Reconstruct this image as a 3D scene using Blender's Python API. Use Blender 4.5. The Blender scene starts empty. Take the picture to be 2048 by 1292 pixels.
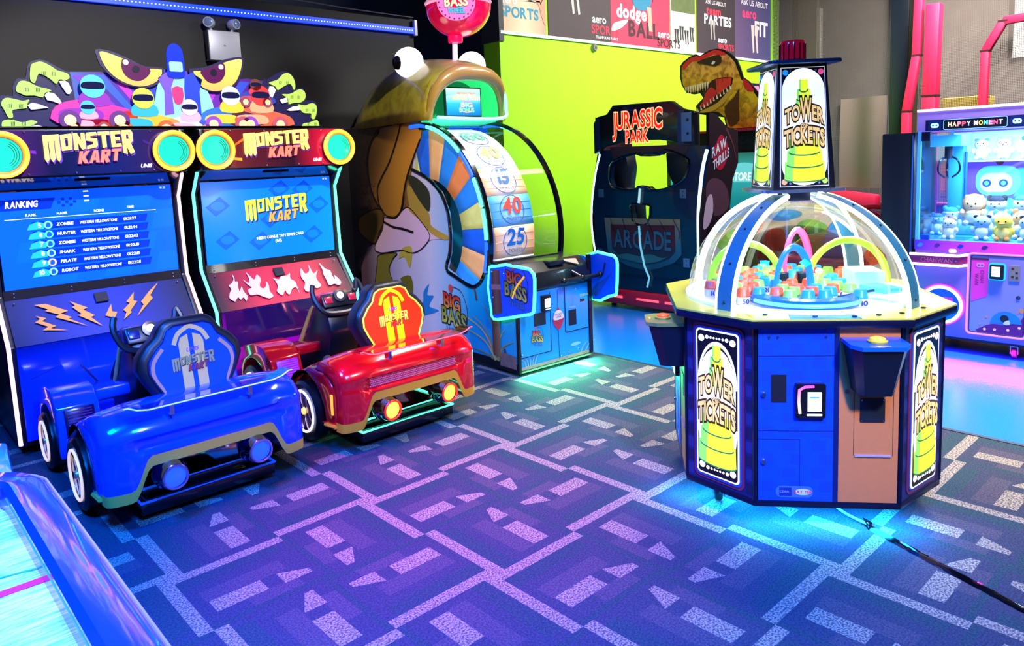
import bpy, bmesh, math, random
from math import sin, cos, pi, radians, atan2, hypot
from mathutils import Vector, Matrix, Euler

S = bpy.context.scene
COL = S.collection
random.seed(7)

# ------------------------------------------------------------ camera
cam_d = bpy.data.cameras.new('camera')
cam = bpy.data.objects.new('camera', cam_d)
COL.objects.link(cam)
CAM_F, CAM_PITCH, CAM_ROLL, CAM_YAW = 1470.0, radians(7.13), radians(-2.49), radians(48.0)
_fw = Vector((cos(CAM_PITCH) * cos(CAM_YAW), cos(CAM_PITCH) * sin(CAM_YAW), -sin(CAM_PITCH)))
_r = _fw.cross(Vector((0, 0, 1))).normalized()
_u = _r.cross(_fw)
_R = _r * cos(CAM_ROLL) + _u * sin(CAM_ROLL)
_U = -_r * sin(CAM_ROLL) + _u * cos(CAM_ROLL)
cam.matrix_world = Matrix(((_R.x, _U.x, -_fw.x, 0), (_R.y, _U.y, -_fw.y, 0), (_R.z, _U.z, -_fw.z, 1.65), (0, 0, 0, 1)))
cam_d.sensor_width = 36.0
cam_d.lens = CAM_F / 2048 * 36.0
cam_d.shift_x = 18 / 2048
cam_d.shift_y = -143 / 2048
cam_d.clip_start = 0.02
S.camera = cam

# ------------------------------------------------------------ view, world, lamps
S.view_settings.view_transform = 'Standard'
S.view_settings.look = 'None'
S.view_settings.gamma = 1.0
S.view_settings.use_curve_mapping = False
S.view_settings.exposure = 0.25
S.cycles.use_denoising = True
S.cycles.max_bounces = 8
S.cycles.transparent_max_bounces = 16
S.cycles.sample_clamp_indirect = 4.0

W = bpy.data.worlds.new('world'); S.world = W
W.use_nodes = True
W.node_tree.nodes['Background'].inputs[0].default_value = (0.40, 0.44, 0.55, 1)
W.node_tree.nodes['Background'].inputs[1].default_value = 0.05


def area(name, loc, target, size, power, col, size_y=None, spread=None):
    d = bpy.data.lights.new(name, 'AREA')
    d.energy = power; d.color = col; d.size = size
    if size_y: d.shape = 'RECTANGLE'; d.size_y = size_y
    if spread: d.spread = radians(spread)
    o = bpy.data.objects.new(name, d); COL.objects.link(o)
    o.location = loc
    o.rotation_euler = (Vector(target) - Vector(loc)).to_track_quat('-Z', 'Y').to_euler()
    return o


def spot(name, loc, target, power, col, angle, blend=0.6, radius=0.1):
    d = bpy.data.lights.new(name, 'SPOT')
    d.energy = power; d.color = col; d.spot_size = radians(angle); d.spot_blend = blend; d.shadow_soft_size = radius
    o = bpy.data.objects.new(name, d); COL.objects.link(o)
    o.location = loc
    o.rotation_euler = (Vector(target) - Vector(loc)).to_track_quat('-Z', 'Y').to_euler()
    return o


# ceiling lamps of the hall: blue and magenta party floods on the left, neutral tubes on the right and at the back; the neutral spots are added fill
area('ceiling_tube_light', (5.6, 0.6, 4.4), (5.1, 0.6, 0), 2.0, 125, (1.0, 0.90, 0.80), 0.4, 75)
area('ceiling_tube_light', (4.7, 3.4, 4.4), (4.2, 3.6, 0), 1.8, 70, (1.0, 0.90, 0.78), 0.4, 70)
area('ceiling_tube_light', (7.4, 2.6, 4.8), (7.2, 6.5, 2.2), 2.4, 100, (1.0, 0.98, 0.92), 0.5, 100)
area('ceiling_tube_light', (10.6, 2.8, 4.8), (10.6, 6.5, 2.2), 2.4, 110, (1.0, 0.98, 0.92), 0.5, 100)
area('ceiling_tube_light', (10.2, 2.2, 5.2), (13.0, 4.0, 2.4), 2.0, 110, (1.0, 0.97, 0.94), 0.5, 80)  # added tube, aimed to brighten the net and red pads
area('ceiling_tube_light', (15.2, 4.2, 5.6), (15.6, 4.2, 0), 3.0, 420, (1.0, 0.97, 0.92), 3.0, 110)
spot('fill_spot', (1.9, 1.0, 4.6), (1.85, 5.2, 2.05), 1300, (1.0, 0.95, 0.95), 38, 0.5, 0.08)  # added fill for the topper and consoles
spot('fill_spot', (2.9, 1.4, 4.5), (4.05, 5.4, 2.45), 1000, (1.0, 0.95, 0.86), 17, 0.6, 0.08)  # added fill for the fish head
spot('fill_spot', (0.2, 1.6, 4.3), (3.7, 5.1, 1.1), 900, (1.0, 0.94, 0.97), 20, 0.6, 0.1)  # added fill for the printed side of the bass game
spot('fill_spot', (0.9, -1.4, 3.6), (3.25, 1.4, 0.66), 900, (1.0, 0.93, 0.86), 23, 0.7, 0.25)  # added fill for the ticket tower's front panels
spot('fill_spot', (2.4, -0.4, 3.9), (2.60, 3.85, 0.62), 480, (1.0, 0.88, 0.86), 17, 0.8, 0.2)  # added fill for the rear of the red kart
spot('fill_spot', (1.2, -0.6, 3.9), (1.25, 3.90, 0.66), 430, (1.0, 0.92, 0.90), 13, 0.8, 0.2)  # added fill for the rear of the blue kart
spot('fill_spot', (2.0, 0.0, 4.1), (3.95, 3.95, 0.45), 520, (1.0, 0.95, 0.92), 13, 0.7, 0.12)  # added fill for the front of the bass game
area('blue_ceiling_flood', (-0.5, 2.4, 4.2), (0.3, 2.5, 0), 0.8, 270, (0.0, 0.13, 1.0), None, 110)
area('blue_ceiling_flood', (0.8, -0.3, 4.0), (1.0, 1.8, 0), 0.6, 190, (0.0, 0.16, 1.0), None, 90)
spot('magenta_ceiling_spot', (1.2, 3.0, 4.2), (1.95, 2.60, 0), 1350, (1.0, 0.02, 0.34), 38, 1.0, 0.15)
spot('hockey_fill_spot', (-0.2, 1.5, 2.6), (0.0, 1.7, 0.8), 110, (1.0, 0.97, 0.95), 50, 0.6, 0.2)  # added unseen source, whitens the playfield against the blue flood


# ------------------------------------------------------------ materials
def lin(c):
    if isinstance(c, str):
        c = c.lstrip('#'); c = tuple(int(c[i:i + 2], 16) / 255 for i in (0, 2, 4))
    return tuple((x / 12.92 if x <= 0.04045 else ((x + 0.055) / 1.055) ** 2.4) for x in c[:3]) + (1.0,)


_MC = {}


def mat(col, rough=0.5, metal=0.0, emit=0.0, coat=0.0, ecol=None, grain=0.0, gscale=40.0, bump=0.0, alpha=1.0, trans=0.0):
    """plain painted / plastic / lit surface with a faint procedural grain"""
    key = (col, rough, metal, emit, coat, ecol, grain, gscale, bump, alpha, trans)
    if key in _MC: return _MC[key]
    m = bpy.data.materials.new('surface_' + str(col).strip('#')); m.use_nodes = True
    nt = m.node_tree; b = nt.nodes['Principled BSDF']
    c = lin(col)
    b.inputs['Base Color'].default_value = c
    b.inputs['Roughness'].default_value = rough
    b.inputs['Metallic'].default_value = metal
    b.inputs['Coat Weight'].default_value = coat
    b.inputs['Coat Roughness'].default_value = 0.05
    b.inputs['Alpha'].default_value = alpha
    b.inputs['Transmission Weight'].default_value = trans
    if emit:
        b.inputs['Emission Color'].default_value = lin(ecol or col)
        b.inputs['Emission Strength'].default_value = emit
    if grain or bump:
        tc = nt.nodes.new('ShaderNodeTexCoord')
        n = nt.nodes.new('ShaderNodeTexNoise'); n.inputs['Scale'].default_value = gscale
        n.inputs['Detail'].default_value = 3
        nt.links.new(tc.outputs['Object'], n.inputs['Vector'])
        if grain:
            r = nt.nodes.new('ShaderNodeValToRGB')
            r.color_ramp.elements[0].color = tuple(x * (1 - grain) for x in c[:3]) + (1,)
            r.color_ramp.elements[1].color = tuple(min(1, x * (1 + grain)) for x in c[:3]) + (1,)
            nt.links.new(n.outputs['Fac'], r.inputs['Fac'])
            nt.links.new(r.outputs['Color'], b.inputs['Base Color'])
        if bump:
            bp = nt.nodes.new('ShaderNodeBump'); bp.inputs['Strength'].default_value = bump; bp.inputs['Distance'].default_value = 0.004
            nt.links.new(n.outputs['Fac'], bp.inputs['Height']); nt.links.new(bp.outputs['Normal'], b.inputs['Normal'])
    _MC[key] = m
    return m


def neon(col, s=3.0):
    return mat(col, 0.4, emit=s)


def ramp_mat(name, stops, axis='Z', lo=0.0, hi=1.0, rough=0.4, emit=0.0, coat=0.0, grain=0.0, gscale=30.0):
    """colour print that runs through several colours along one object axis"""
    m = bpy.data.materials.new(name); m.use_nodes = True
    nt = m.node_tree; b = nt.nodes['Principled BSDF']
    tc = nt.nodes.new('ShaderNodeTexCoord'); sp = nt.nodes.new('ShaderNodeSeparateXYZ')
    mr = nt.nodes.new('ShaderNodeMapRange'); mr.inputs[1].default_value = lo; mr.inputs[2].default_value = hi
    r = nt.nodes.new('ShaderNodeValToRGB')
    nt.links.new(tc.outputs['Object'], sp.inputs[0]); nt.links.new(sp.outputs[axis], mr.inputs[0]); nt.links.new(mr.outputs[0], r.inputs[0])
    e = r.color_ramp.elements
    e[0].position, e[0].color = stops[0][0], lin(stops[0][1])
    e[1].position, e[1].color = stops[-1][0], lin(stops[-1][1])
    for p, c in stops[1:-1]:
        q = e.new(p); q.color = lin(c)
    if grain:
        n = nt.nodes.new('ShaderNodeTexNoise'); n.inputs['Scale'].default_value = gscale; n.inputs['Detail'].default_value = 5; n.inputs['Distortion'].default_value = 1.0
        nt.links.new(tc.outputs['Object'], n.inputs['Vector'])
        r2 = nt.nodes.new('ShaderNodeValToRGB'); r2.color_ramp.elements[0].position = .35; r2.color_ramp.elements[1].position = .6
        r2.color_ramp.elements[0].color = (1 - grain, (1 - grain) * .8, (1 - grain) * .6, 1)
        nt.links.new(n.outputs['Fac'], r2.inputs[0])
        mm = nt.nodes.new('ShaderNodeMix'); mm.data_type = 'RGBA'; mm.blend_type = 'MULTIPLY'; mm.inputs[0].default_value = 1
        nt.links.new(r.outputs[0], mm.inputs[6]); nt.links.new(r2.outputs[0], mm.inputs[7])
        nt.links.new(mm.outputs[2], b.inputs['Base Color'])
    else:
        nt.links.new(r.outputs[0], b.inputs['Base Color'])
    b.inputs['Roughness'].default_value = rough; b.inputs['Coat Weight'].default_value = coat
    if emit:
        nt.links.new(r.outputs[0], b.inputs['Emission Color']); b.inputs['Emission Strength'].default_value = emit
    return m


def clear_mat(name, tint=(1, 1, 1), gloss=0.06, rough=0.03, edge=0.5):
    """thin clear acrylic: see-through with a sheen that grows at grazing angles"""
    m = bpy.data.materials.new(name); m.use_nodes = True
    nt = m.node_tree; nt.nodes.remove(nt.nodes['Principled BSDF'])
    t = nt.nodes.new('ShaderNodeBsdfTransparent'); t.inputs[0].default_value = (*tint, 1)
    g = nt.nodes.new('ShaderNodeBsdfGlossy'); g.inputs['Roughness'].default_value = rough
    lw = nt.nodes.new('ShaderNodeLayerWeight'); lw.inputs[0].default_value = 0.3
    mm = nt.nodes.new('ShaderNodeMath'); mm.operation = 'MULTIPLY_ADD'
    mm.inputs[1].default_value = edge; mm.inputs[2].default_value = gloss
    mx = nt.nodes.new('ShaderNodeMixShader')
    nt.links.new(lw.outputs['Fresnel'], mm.inputs[0]); nt.links.new(mm.outputs[0], mx.inputs[0])
    nt.links.new(t.outputs[0], mx.inputs[1]); nt.links.new(g.outputs[0], mx.inputs[2])
    nt.links.new(mx.outputs[0], nt.nodes['Material Output'].inputs[0])
    return m


class E_:
    """little expression helper: arithmetic on node sockets"""
    nt = None
    def __init__(s, sock): s.s = sock
    @staticmethod
    def op(o, a, b=None, c=None):
        n = E_.nt.nodes.new('ShaderNodeMath'); n.operation = o
        for i, v in enumerate((a, b, c)):
            if v is None: continue
            if isinstance(v, E_): E_.nt.links.new(v.s, n.inputs[i])
            else: n.inputs[i].default_value = v
        return E_(n.outputs[0])
    def __add__(s, o): return E_.op('ADD', s, o)
    def __radd__(s, o): return E_.op('ADD', o, s)
    def __sub__(s, o): return E_.op('SUBTRACT', s, o)
    def __rsub__(s, o): return E_.op('SUBTRACT', o, s)
    def __mul__(s, o): return E_.op('MULTIPLY', s, o)
    def __rmul__(s, o): return E_.op('MULTIPLY', o, s)
    def __truediv__(s, o): return E_.op('DIVIDE', s, o)
    def floor(s): return E_.op('FLOOR', s)
    def fract(s): return E_.op('FRACT', s)
    def gt(s, o): return E_.op('GREATER_THAN', s, o)
    def lt(s, o): return E_.op('LESS_THAN', s, o)
    def mod(s, o): return E_.op('FLOORED_MODULO', s, o)
    def inside(s, a, b): return s.gt(a) * s.lt(b)


def mix3(nt, fac, a, b):
    n = nt.nodes.new('ShaderNodeMix'); n.data_type = 'RGBA'
    for sock, v in ((n.inputs[0], fac), (n.inputs[6], a), (n.inputs[7], b)):
        if isinstance(v, E_): nt.links.new(v.s, sock)
        elif hasattr(v, 'is_output'): nt.links.new(v, sock)
        else: sock.default_value = v
    return n.outputs[2]


# ------------------------------------------------------------ mesh building
class MB:
    def __init__(s, M=None):
        s.v, s.f, s.mi, s.M = [], [], [], M
        s.cur = 0
    def _add(s, vs, fs):
        k = len(s.v)
        for p in vs:
            p = Vector(p)
            s.v.append(tuple(s.M @ p if s.M else p))
        for f in fs:
            s.f.append([i + k for i in f]); s.mi.append(s.cur)
        return s
    def box(s, c, d, R=None):
        x, y, z = d[0] / 2, d[1] / 2, d[2] / 2
        vs = [Vector((i * x, j * y, k * z)) for i in (-1, 1) for j in (-1, 1) for k in (-1, 1)]
        if R: vs = [R @ v for v in vs]
        return s._add([v + Vector(c) for v in vs], [(0, 1, 3, 2), (4, 6, 7, 5), (0, 4, 5, 1), (2, 3, 7, 6), (0, 2, 6, 4), (1, 5, 7, 3)])
    def bx(s, x0, x1, y0, y1, z0, z1):
        return s.box(((x0 + x1) / 2, (y0 + y1) / 2, (z0 + z1) / 2), (abs(x1 - x0), abs(y1 - y0), abs(z1 - z0)))
    def prism(s, loop, vec):
        """closed 3D loop pushed along vec"""
        n = len(loop); vec = Vector(vec)
        a = [Vector(p) for p in loop]
        nm = Vector((0, 0, 0))
        for i in range(n): nm += a[i].cross(a[(i + 1) % n])
        if nm.dot(vec) > 0: a.reverse()
        vs = a + [p + vec for p in a]
        fs = [list(range(n)), list(range(2 * n - 1, n - 1, -1))]
        fs += [(i + n, (i + 1) % n + n, (i + 1) % n, i) for i in range(n)]
        return s._add(vs, fs)
    def yz(s, pts, x0, x1): return s.prism([(x0, y, z) for y, z in pts], (x1 - x0, 0, 0))
    def xz(s, pts, y0, y1): return s.prism([(x, y0, z) for x, z in pts], (0, y1 - y0, 0))
    def xy(s, pts, z0, z1): return s.prism([(x, y, z0) for x, y in pts], (0, 0, z1 - z0))
    def lathe(s, prof, c=(0, 0, 0), axis='z', n=24, a0=0, a1=2 * pi):
        full = abs(a1 - a0 - 2 * pi) < 1e-6
        m = n if full else n + 1
        vs = []
        for i in range(m):
            a = a0 + (a1 - a0) * i / n
            for r, h in prof:
                x, y = r * cos(a), r * sin(a)
                p = {'z': (x, y, h), 'y': (x, h, y), 'x': (h, x, y)}[axis]
                vs.append((p[0] + c[0], p[1] + c[1], p[2] + c[2]))
        k = len(prof); fs = []
        for i in range(n):
            j = (i + 1) % m
            for t in range(k - 1):
                q = [i * k + t, j * k + t, j * k + t + 1, i * k + t + 1]
                if axis == 'y': q.reverse()
                fs.append(q)
        return s._add(vs, fs)
    def sphere(s, c, r, n=16, k=10, R=None):
        if not hasattr(r, '__len__'): r = (r, r, r)
        vs, fs = [], []
        for i in range(k + 1):
            t = pi * i / k
            for j in range(n):
                a = 2 * pi * j / n
                p = Vector((r[0] * sin(t) * cos(a), r[1] * sin(t) * sin(a), r[2] * cos(t)))
                if R: p = R @ p
                vs.append(p + Vector(c))
        for i in range(k):
            for j in range(n):
                q = [i * n + j, (i + 1) * n + j, (i + 1) * n + (j + 1) % n, i * n + (j + 1) % n]
                if i == 0: q = q[:3]
                elif i == k - 1: q = [q[0], q[1], q[3]]
                fs.append(q)
        return s._add(vs, fs)
    def tube(s, pts, r, n=8, closed=False, flat=1.0):
        P = [Vector(p) for p in pts]; m = len(P)
        vs, fs = [], []
        prev = None
        for i, p in enumerate(P):
            if closed: t = P[(i + 1) % m] - P[i - 1]
            else: t = P[min(i + 1, m - 1)] - P[max(i - 1, 0)]
            t.normalize()
            if prev is None:
                u = t.cross(Vector((0, 0, 1)))
                if u.length < 0.1: u = t.cross(Vector((0, 1, 0)))
            else: u = prev - t * prev.dot(t)
            u.normalize(); prev = u
            w = t.cross(u)
            rr = r[i] if hasattr(r, '__len__') else r
            for j in range(n):
                a = 2 * pi * j / n
                vs.append(p + u * (rr * cos(a)) + w * (rr * flat * sin(a)))
        for i in range(m if closed else m - 1):
            i2 = (i + 1) % m
            for j in range(n): fs.append((i * n + j, i * n + (j + 1) % n, i2 * n + (j + 1) % n, i2 * n + j))
        if not closed:
            fs.append(list(range(n - 1, -1, -1))); fs.append(list(range((m - 1) * n, m * n)))
        return s._add(vs, fs)
    def grid(s, rows, closed_u=False):
        n = len(rows[0]); vs = [p for r in rows for p in r]; fs = []
        for i in range(len(rows) - 1):
            for j in range(n if closed_u else n - 1):
                j2 = (j + 1) % n
                fs.append((i * n + j, i * n + j2, (i + 1) * n + j2, (i + 1) * n + j))
        return s._add(vs, fs)
    def build(s, name, mats, parent=None, bevel=0.0, seg=2, smooth=40, solid=0.0, sub=0):
        me = bpy.data.meshes.new(name)
        me.from_pydata(s.v, [], s.f)
        if not isinstance(mats, (list, tuple)): mats = [mats]
        for m in mats: me.materials.append(m)
        if len(mats) > 1: me.polygons.foreach_set('material_index', s.mi)
        if bevel or solid:
            bm = bmesh.new(); bm.from_mesh(me)
            bmesh.ops.remove_doubles(bm, verts=bm.verts, dist=1e-6)
            bmesh.ops.recalc_face_normals(bm, faces=bm.faces)
            if bevel:
                es = [e for e in bm.edges if len(e.link_faces) == 2 and e.calc_face_angle(0) > radians(30)]
                bmesh.ops.bevel(bm, geom=es, offset=bevel, segments=seg, affect='EDGES', profile=0.5, clamp_overlap=True)
            bm.to_mesh(me); bm.free()
        if smooth:
            me.shade_smooth(); me.set_sharp_from_angle(angle=radians(smooth))
        me.update()
        o = bpy.data.objects.new(name, me); COL.objects.link(o)
        if parent: o.parent = parent
        if solid:
            md = o.modifiers.new('thickness', 'SOLIDIFY'); md.thickness = solid; md.offset = 0
        if sub:
            md = o.modifiers.new('smooth', 'SUBSURF'); md.levels = sub; md.render_levels = sub
        return o


def thing(name, label, cat, loc=(0, 0, 0), rz=0.0, group=None):
    o = bpy.data.objects.new(name, None); COL.objects.link(o)
    o.empty_display_size = 0.1
    o.location = loc; o.rotation_euler = (0, 0, radians(rz))
    return tag(o, label, cat, group)


def tag(o, label, cat, group=None):
    o['label'] = label; o['category'] = cat
    if group: o['group'] = group
    return o


def struct(o):
    o['kind'] = 'structure'
    return o


def dup(root, loc, rz=None, label=None, mats=None):
    r = root.copy(); COL.objects.link(r); r.location = loc
    if rz is not None: r.rotation_euler = (0, 0, radians(rz))
    if label: r['label'] = label
    for ch in root.children:
        c = ch.copy(); COL.objects.link(c); c.parent = r
        for g in ch.children:
            d = g.copy(); COL.objects.link(d); d.parent = c
    return r


class Fr2:
    """a printed face: origin, right and up axes; third axis points out of it"""
    def __init__(s, o, u, v):
        s.o, s.u, s.v = Vector(o), Vector(u).normalized(), Vector(v).normalized()
        s.n = s.u.cross(s.v)
    def __call__(s, u, v, w=0.0): return s.o + s.u * u + s.v * v + s.n * w


def plate(name, pts, fr, w, t, m, parent, bevel=0.0):
    """flat shape lying on a face, from depth w to w + t"""
    return MB().prism([fr(u, v, w) for u, v in pts], fr.n * t).build(name, m, parent, bevel=bevel, smooth=0 if not bevel else 40)


def rect(u0, v0, u1, v1): return [(u0, v0), (u1, v0), (u1, v1), (u0, v1)]


def rrect(u0, v0, u1, v1, r, n=5):
    out = []
    for cx, cy, a in ((u1 - r, v0 + r, -90), (u1 - r, v1 - r, 0), (u0 + r, v1 - r, 90), (u0 + r, v0 + r, 180)):
        for i in range(n + 1):
            t = radians(a + 90 * i / n); out.append((cx + r * cos(t), cy + r * sin(t)))
    return out


def disc(u, v, r, n=20, ry=None):
    return [(u + r * cos(2 * pi * i / n), v + (ry or r) * sin(2 * pi * i / n)) for i in range(n)]


def band(path, w, taper=1.0):
    """ribbon of width w along a 2D path"""
    L, R = [], []
    n = len(path)
    for i, p in enumerate(path):
        a = path[max(i - 1, 0)]; b = path[min(i + 1, n - 1)]
        dx, dy = b[0] - a[0], b[1] - a[1]; l = hypot(dx, dy) or 1
        ww = w * (1 + (taper - 1) * i / max(n - 1, 1)) / 2
        L.append((p[0] - dy / l * ww, p[1] + dx / l * ww)); R.append((p[0] + dy / l * ww, p[1] - dx / l * ww))
    return L + R[::-1]


def spline(pts, n=6):
    out = []
    m = len(pts)
    for i in range(m - 1):
        p0, p1, p2, p3 = pts[max(i - 1, 0)], pts[i], pts[i + 1], pts[min(i + 2, m - 1)]
        for k in range(n):
            t = k / n
            out.append(tuple(0.5 * (2 * p1[d] + (p2[d] - p0[d]) * t + (2 * p0[d] - 5 * p1[d] + 4 * p2[d] - p3[d]) * t * t + (3 * p1[d] - p0[d] - 3 * p2[d] + p3[d]) * t ** 3) for d in range(len(p1))))
    out.append(tuple(pts[-1]))
    return out


def smooth_loop(pts, n=4):
    m = len(pts); out = []
    for i in range(m):
        p0, p1, p2, p3 = pts[i - 1], pts[i], pts[(i + 1) % m], pts[(i + 2) % m]
        for k in range(n):
            t = k / n
            out.append(tuple(0.5 * (2 * p1[d] + (p2[d] - p0[d]) * t + (2 * p0[d] - 5 * p1[d] + 4 * p2[d] - p3[d]) * t * t + (3 * p1[d] - p0[d] - 3 * p2[d] + p3[d]) * t ** 3) for d in (0, 1)))
    return out


BLOCK = {'M': ([(0, .69), (.60, .69), (.60, .0), (.52, -.08), (.44, .02), (.44, .52), (.385, .52), (.385, .02), (.30, -.08), (.215, .02), (.215, .52), (.16, .52), (.16, .02), (.08, -.08), (0, .02)], None),
         'O': ([(.02, 0), (.40, .03), (.44, .69), (0, .66)], [(.15, .16), (.28, .17), (.29, .53), (.14, .52)]),
         'N': ([(0, 0), (.14, 0), (.14, .36), (.30, 0), (.44, .02), (.44, .69), (.30, .69), (.30, .33), (.15, .69), (0, .69)], None),
         'S': ([(0, 0), (.36, .05), (.42, .12), (.42, .42), (.15, .46), (.15, .54), (.42, .56), (.40, .69), (.04, .69), (0, .60), (0, .36), (.27, .30), (.27, .18), (.02, .14)], None),
         'T': ([(.15, 0), (.30, .03), (.30, .55), (.46, .55), (.46, .69), (0, .69), (0, .55), (.15, .55)], None),
         'E': ([(0, 0), (.40, 0), (.38, .14), (.15, .14), (.15, .28), (.34, .28), (.34, .41), (.15, .41), (.15, .55), (.40, .55), (.40, .69), (0, .69)], None),
         'R': ([(0, 0), (.15, -.05), (.15, .24), (.30, -.06), (.46, 0), (.33, .28), (.43, .36), (.43, .62), (.36, .69), (0, .69)], [(.15, .40), (.28, .42), (.28, .56), (.15, .56)]),
         'K': ([(0, 0), (.15, 0), (.15, .24), (.30, 0), (.48, 0), (.28, .36), (.47, .69), (.30, .69), (.15, .44), (.15, .69), (0, .69)], None),
         'A': ([(0, 0), (.14, 0), (.17, .14), (.31, .14), (.34, 0), (.48, 0), (.33, .69), (.15, .69)], [(.20, .27), (.28, .27), (.26, .50), (.22, .50)])}


def block_glyph(ch, bold):
    k = (ch, 'block', bold)
    if k not in _GL:
        out, hole = BLOCK[ch]
        cx = sum(p[0] for p in out) / len(out)
        g = lambda pts, s_: [(cx + (x - cx) * (1 + s_ * 2.2), .345 + (y - .345) * (1 + s_ * 1.6)) for x, y in pts]
        bm = bmesh.new(); es = []
        for lp in [g(out, bold)] + ([g(hole, -bold)] if hole else []):
            vs = [bm.verts.new((x, y, 0)) for x, y in lp]
            es += [bm.edges.new((vs[i], vs[(i + 1) % len(vs)])) for i in range(len(vs))]
        bmesh.ops.triangle_fill(bm, use_beauty=True, use_dissolve=False, edges=es, normal=(0, 0, 1))
        bm.verts.index_update()
        _GL[k] = ([(v.co.x, v.co.y) for v in bm.verts], [tuple(v.index for v in f.verts) for f in bm.faces], min(p[0] for p in out), max(p[0] for p in out))
        bm.free()
    return _GL[k]


_GL = {}


def glyph(ch, bold):
    k = (ch, bold)
    if k not in _GL:
        cu = bpy.data.curves.new('glyph', 'FONT'); cu.body = ch; cu.resolution_u = 3; cu.offset = bold; cu.fill_mode = 'FRONT'
        ob = bpy.data.objects.new('glyph', cu); COL.objects.link(ob)
        me = bpy.data.meshes.new_from_object(ob)
        vs = [(v.co.x, v.co.y) for v in me.vertices]; fs = [tuple(p.vertices) for p in me.polygons]
        bpy.data.objects.remove(ob); bpy.data.curves.remove(cu); bpy.data.meshes.remove(me)
        xs = [v[0] for v in vs] or [0, 0.3]
        _GL[k] = (vs, fs, min(xs), max(xs))
    return _GL[k]


def lettering(name, text, fr, u, v, h, m, parent, w=0.003, bold=0.02, width=None, align='l', shear=0.0, gap=0.05, hs=None, arc=0.0, t=0.0, top=False, slope=0.0, grow=0.0, block=False):
    """words laid on a face; h = cap height, hs = height factor for each letter, top = letters hang from a common top line,
    grow = outline drawn that much larger around every letter"""
    CAP = 0.69
    vs, fs = [], []
    x = 0.0
    items = []
    for i, ch in enumerate(text):
        if ch == ' ': x += 0.3; continue
        g0 = block_glyph(ch, 0.0) if block else glyph(ch, min(bold, 0.06))
        items.append((ch, x - g0[2], i)); x += g0[3] - g0[2] + gap
    total = x - gap
    sc = h / CAP
    sx = sc if width is None else width / total
    off = {'l': 0, 'c': -total / 2, 'r': -total}[align]
    for ch, gx, i in items:
        gv, gf, a, b = block_glyph(ch, grow) if block else glyph(ch, min(bold, 0.06) + grow)
        k = len(vs); f = hs[i] if hs else 1.0
        for px, py in gv:
            X = (px + gx + off) * sx; Y = py * sc * f
            if top: Y += h * (1 - f)
            X += shear * Y
            Y += slope * X
            if arc:
                q = (px + gx + off) / (total / 2) if align == 'c' else ((px + gx) / total * 2 - 1)
                Y += arc * (1 - q * q)
            vs.append(fr(u + X, v + Y, w + t))
        fs += [tuple(j + k for j in q) for q in gf]
    mb = MB(); mb._add(vs, fs)
    if t:
        # give raised letters sides down to the face
        bmx = bmesh.new(); me = bpy.data.meshes.new(name); me.from_pydata(mb.v, [], mb.f); bmx.from_mesh(me)
        r = bmesh.ops.extrude_face_region(bmx, geom=list(bmx.faces))
        bmesh.ops.translate(bmx, verts=[e for e in r['geom'] if isinstance(e, bmesh.types.BMVert)], vec=-fr.n * t)
        bmesh.ops.recalc_face_normals(bmx, faces=bmx.faces)
        bmx.to_mesh(me); bmx.free(); me.materials.append(m)
        o = bpy.data.objects.new(name, me); COL.objects.link(o); o.parent = parent
        return o
    return mb.build(name, m, parent, smooth=0)


def ring_path(c, r, fr, n=32): return [fr(c[0] + r * cos(2 * pi * i / n), c[1] + r * sin(2 * pi * i / n), c[2]) for i in range(n)]


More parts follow.
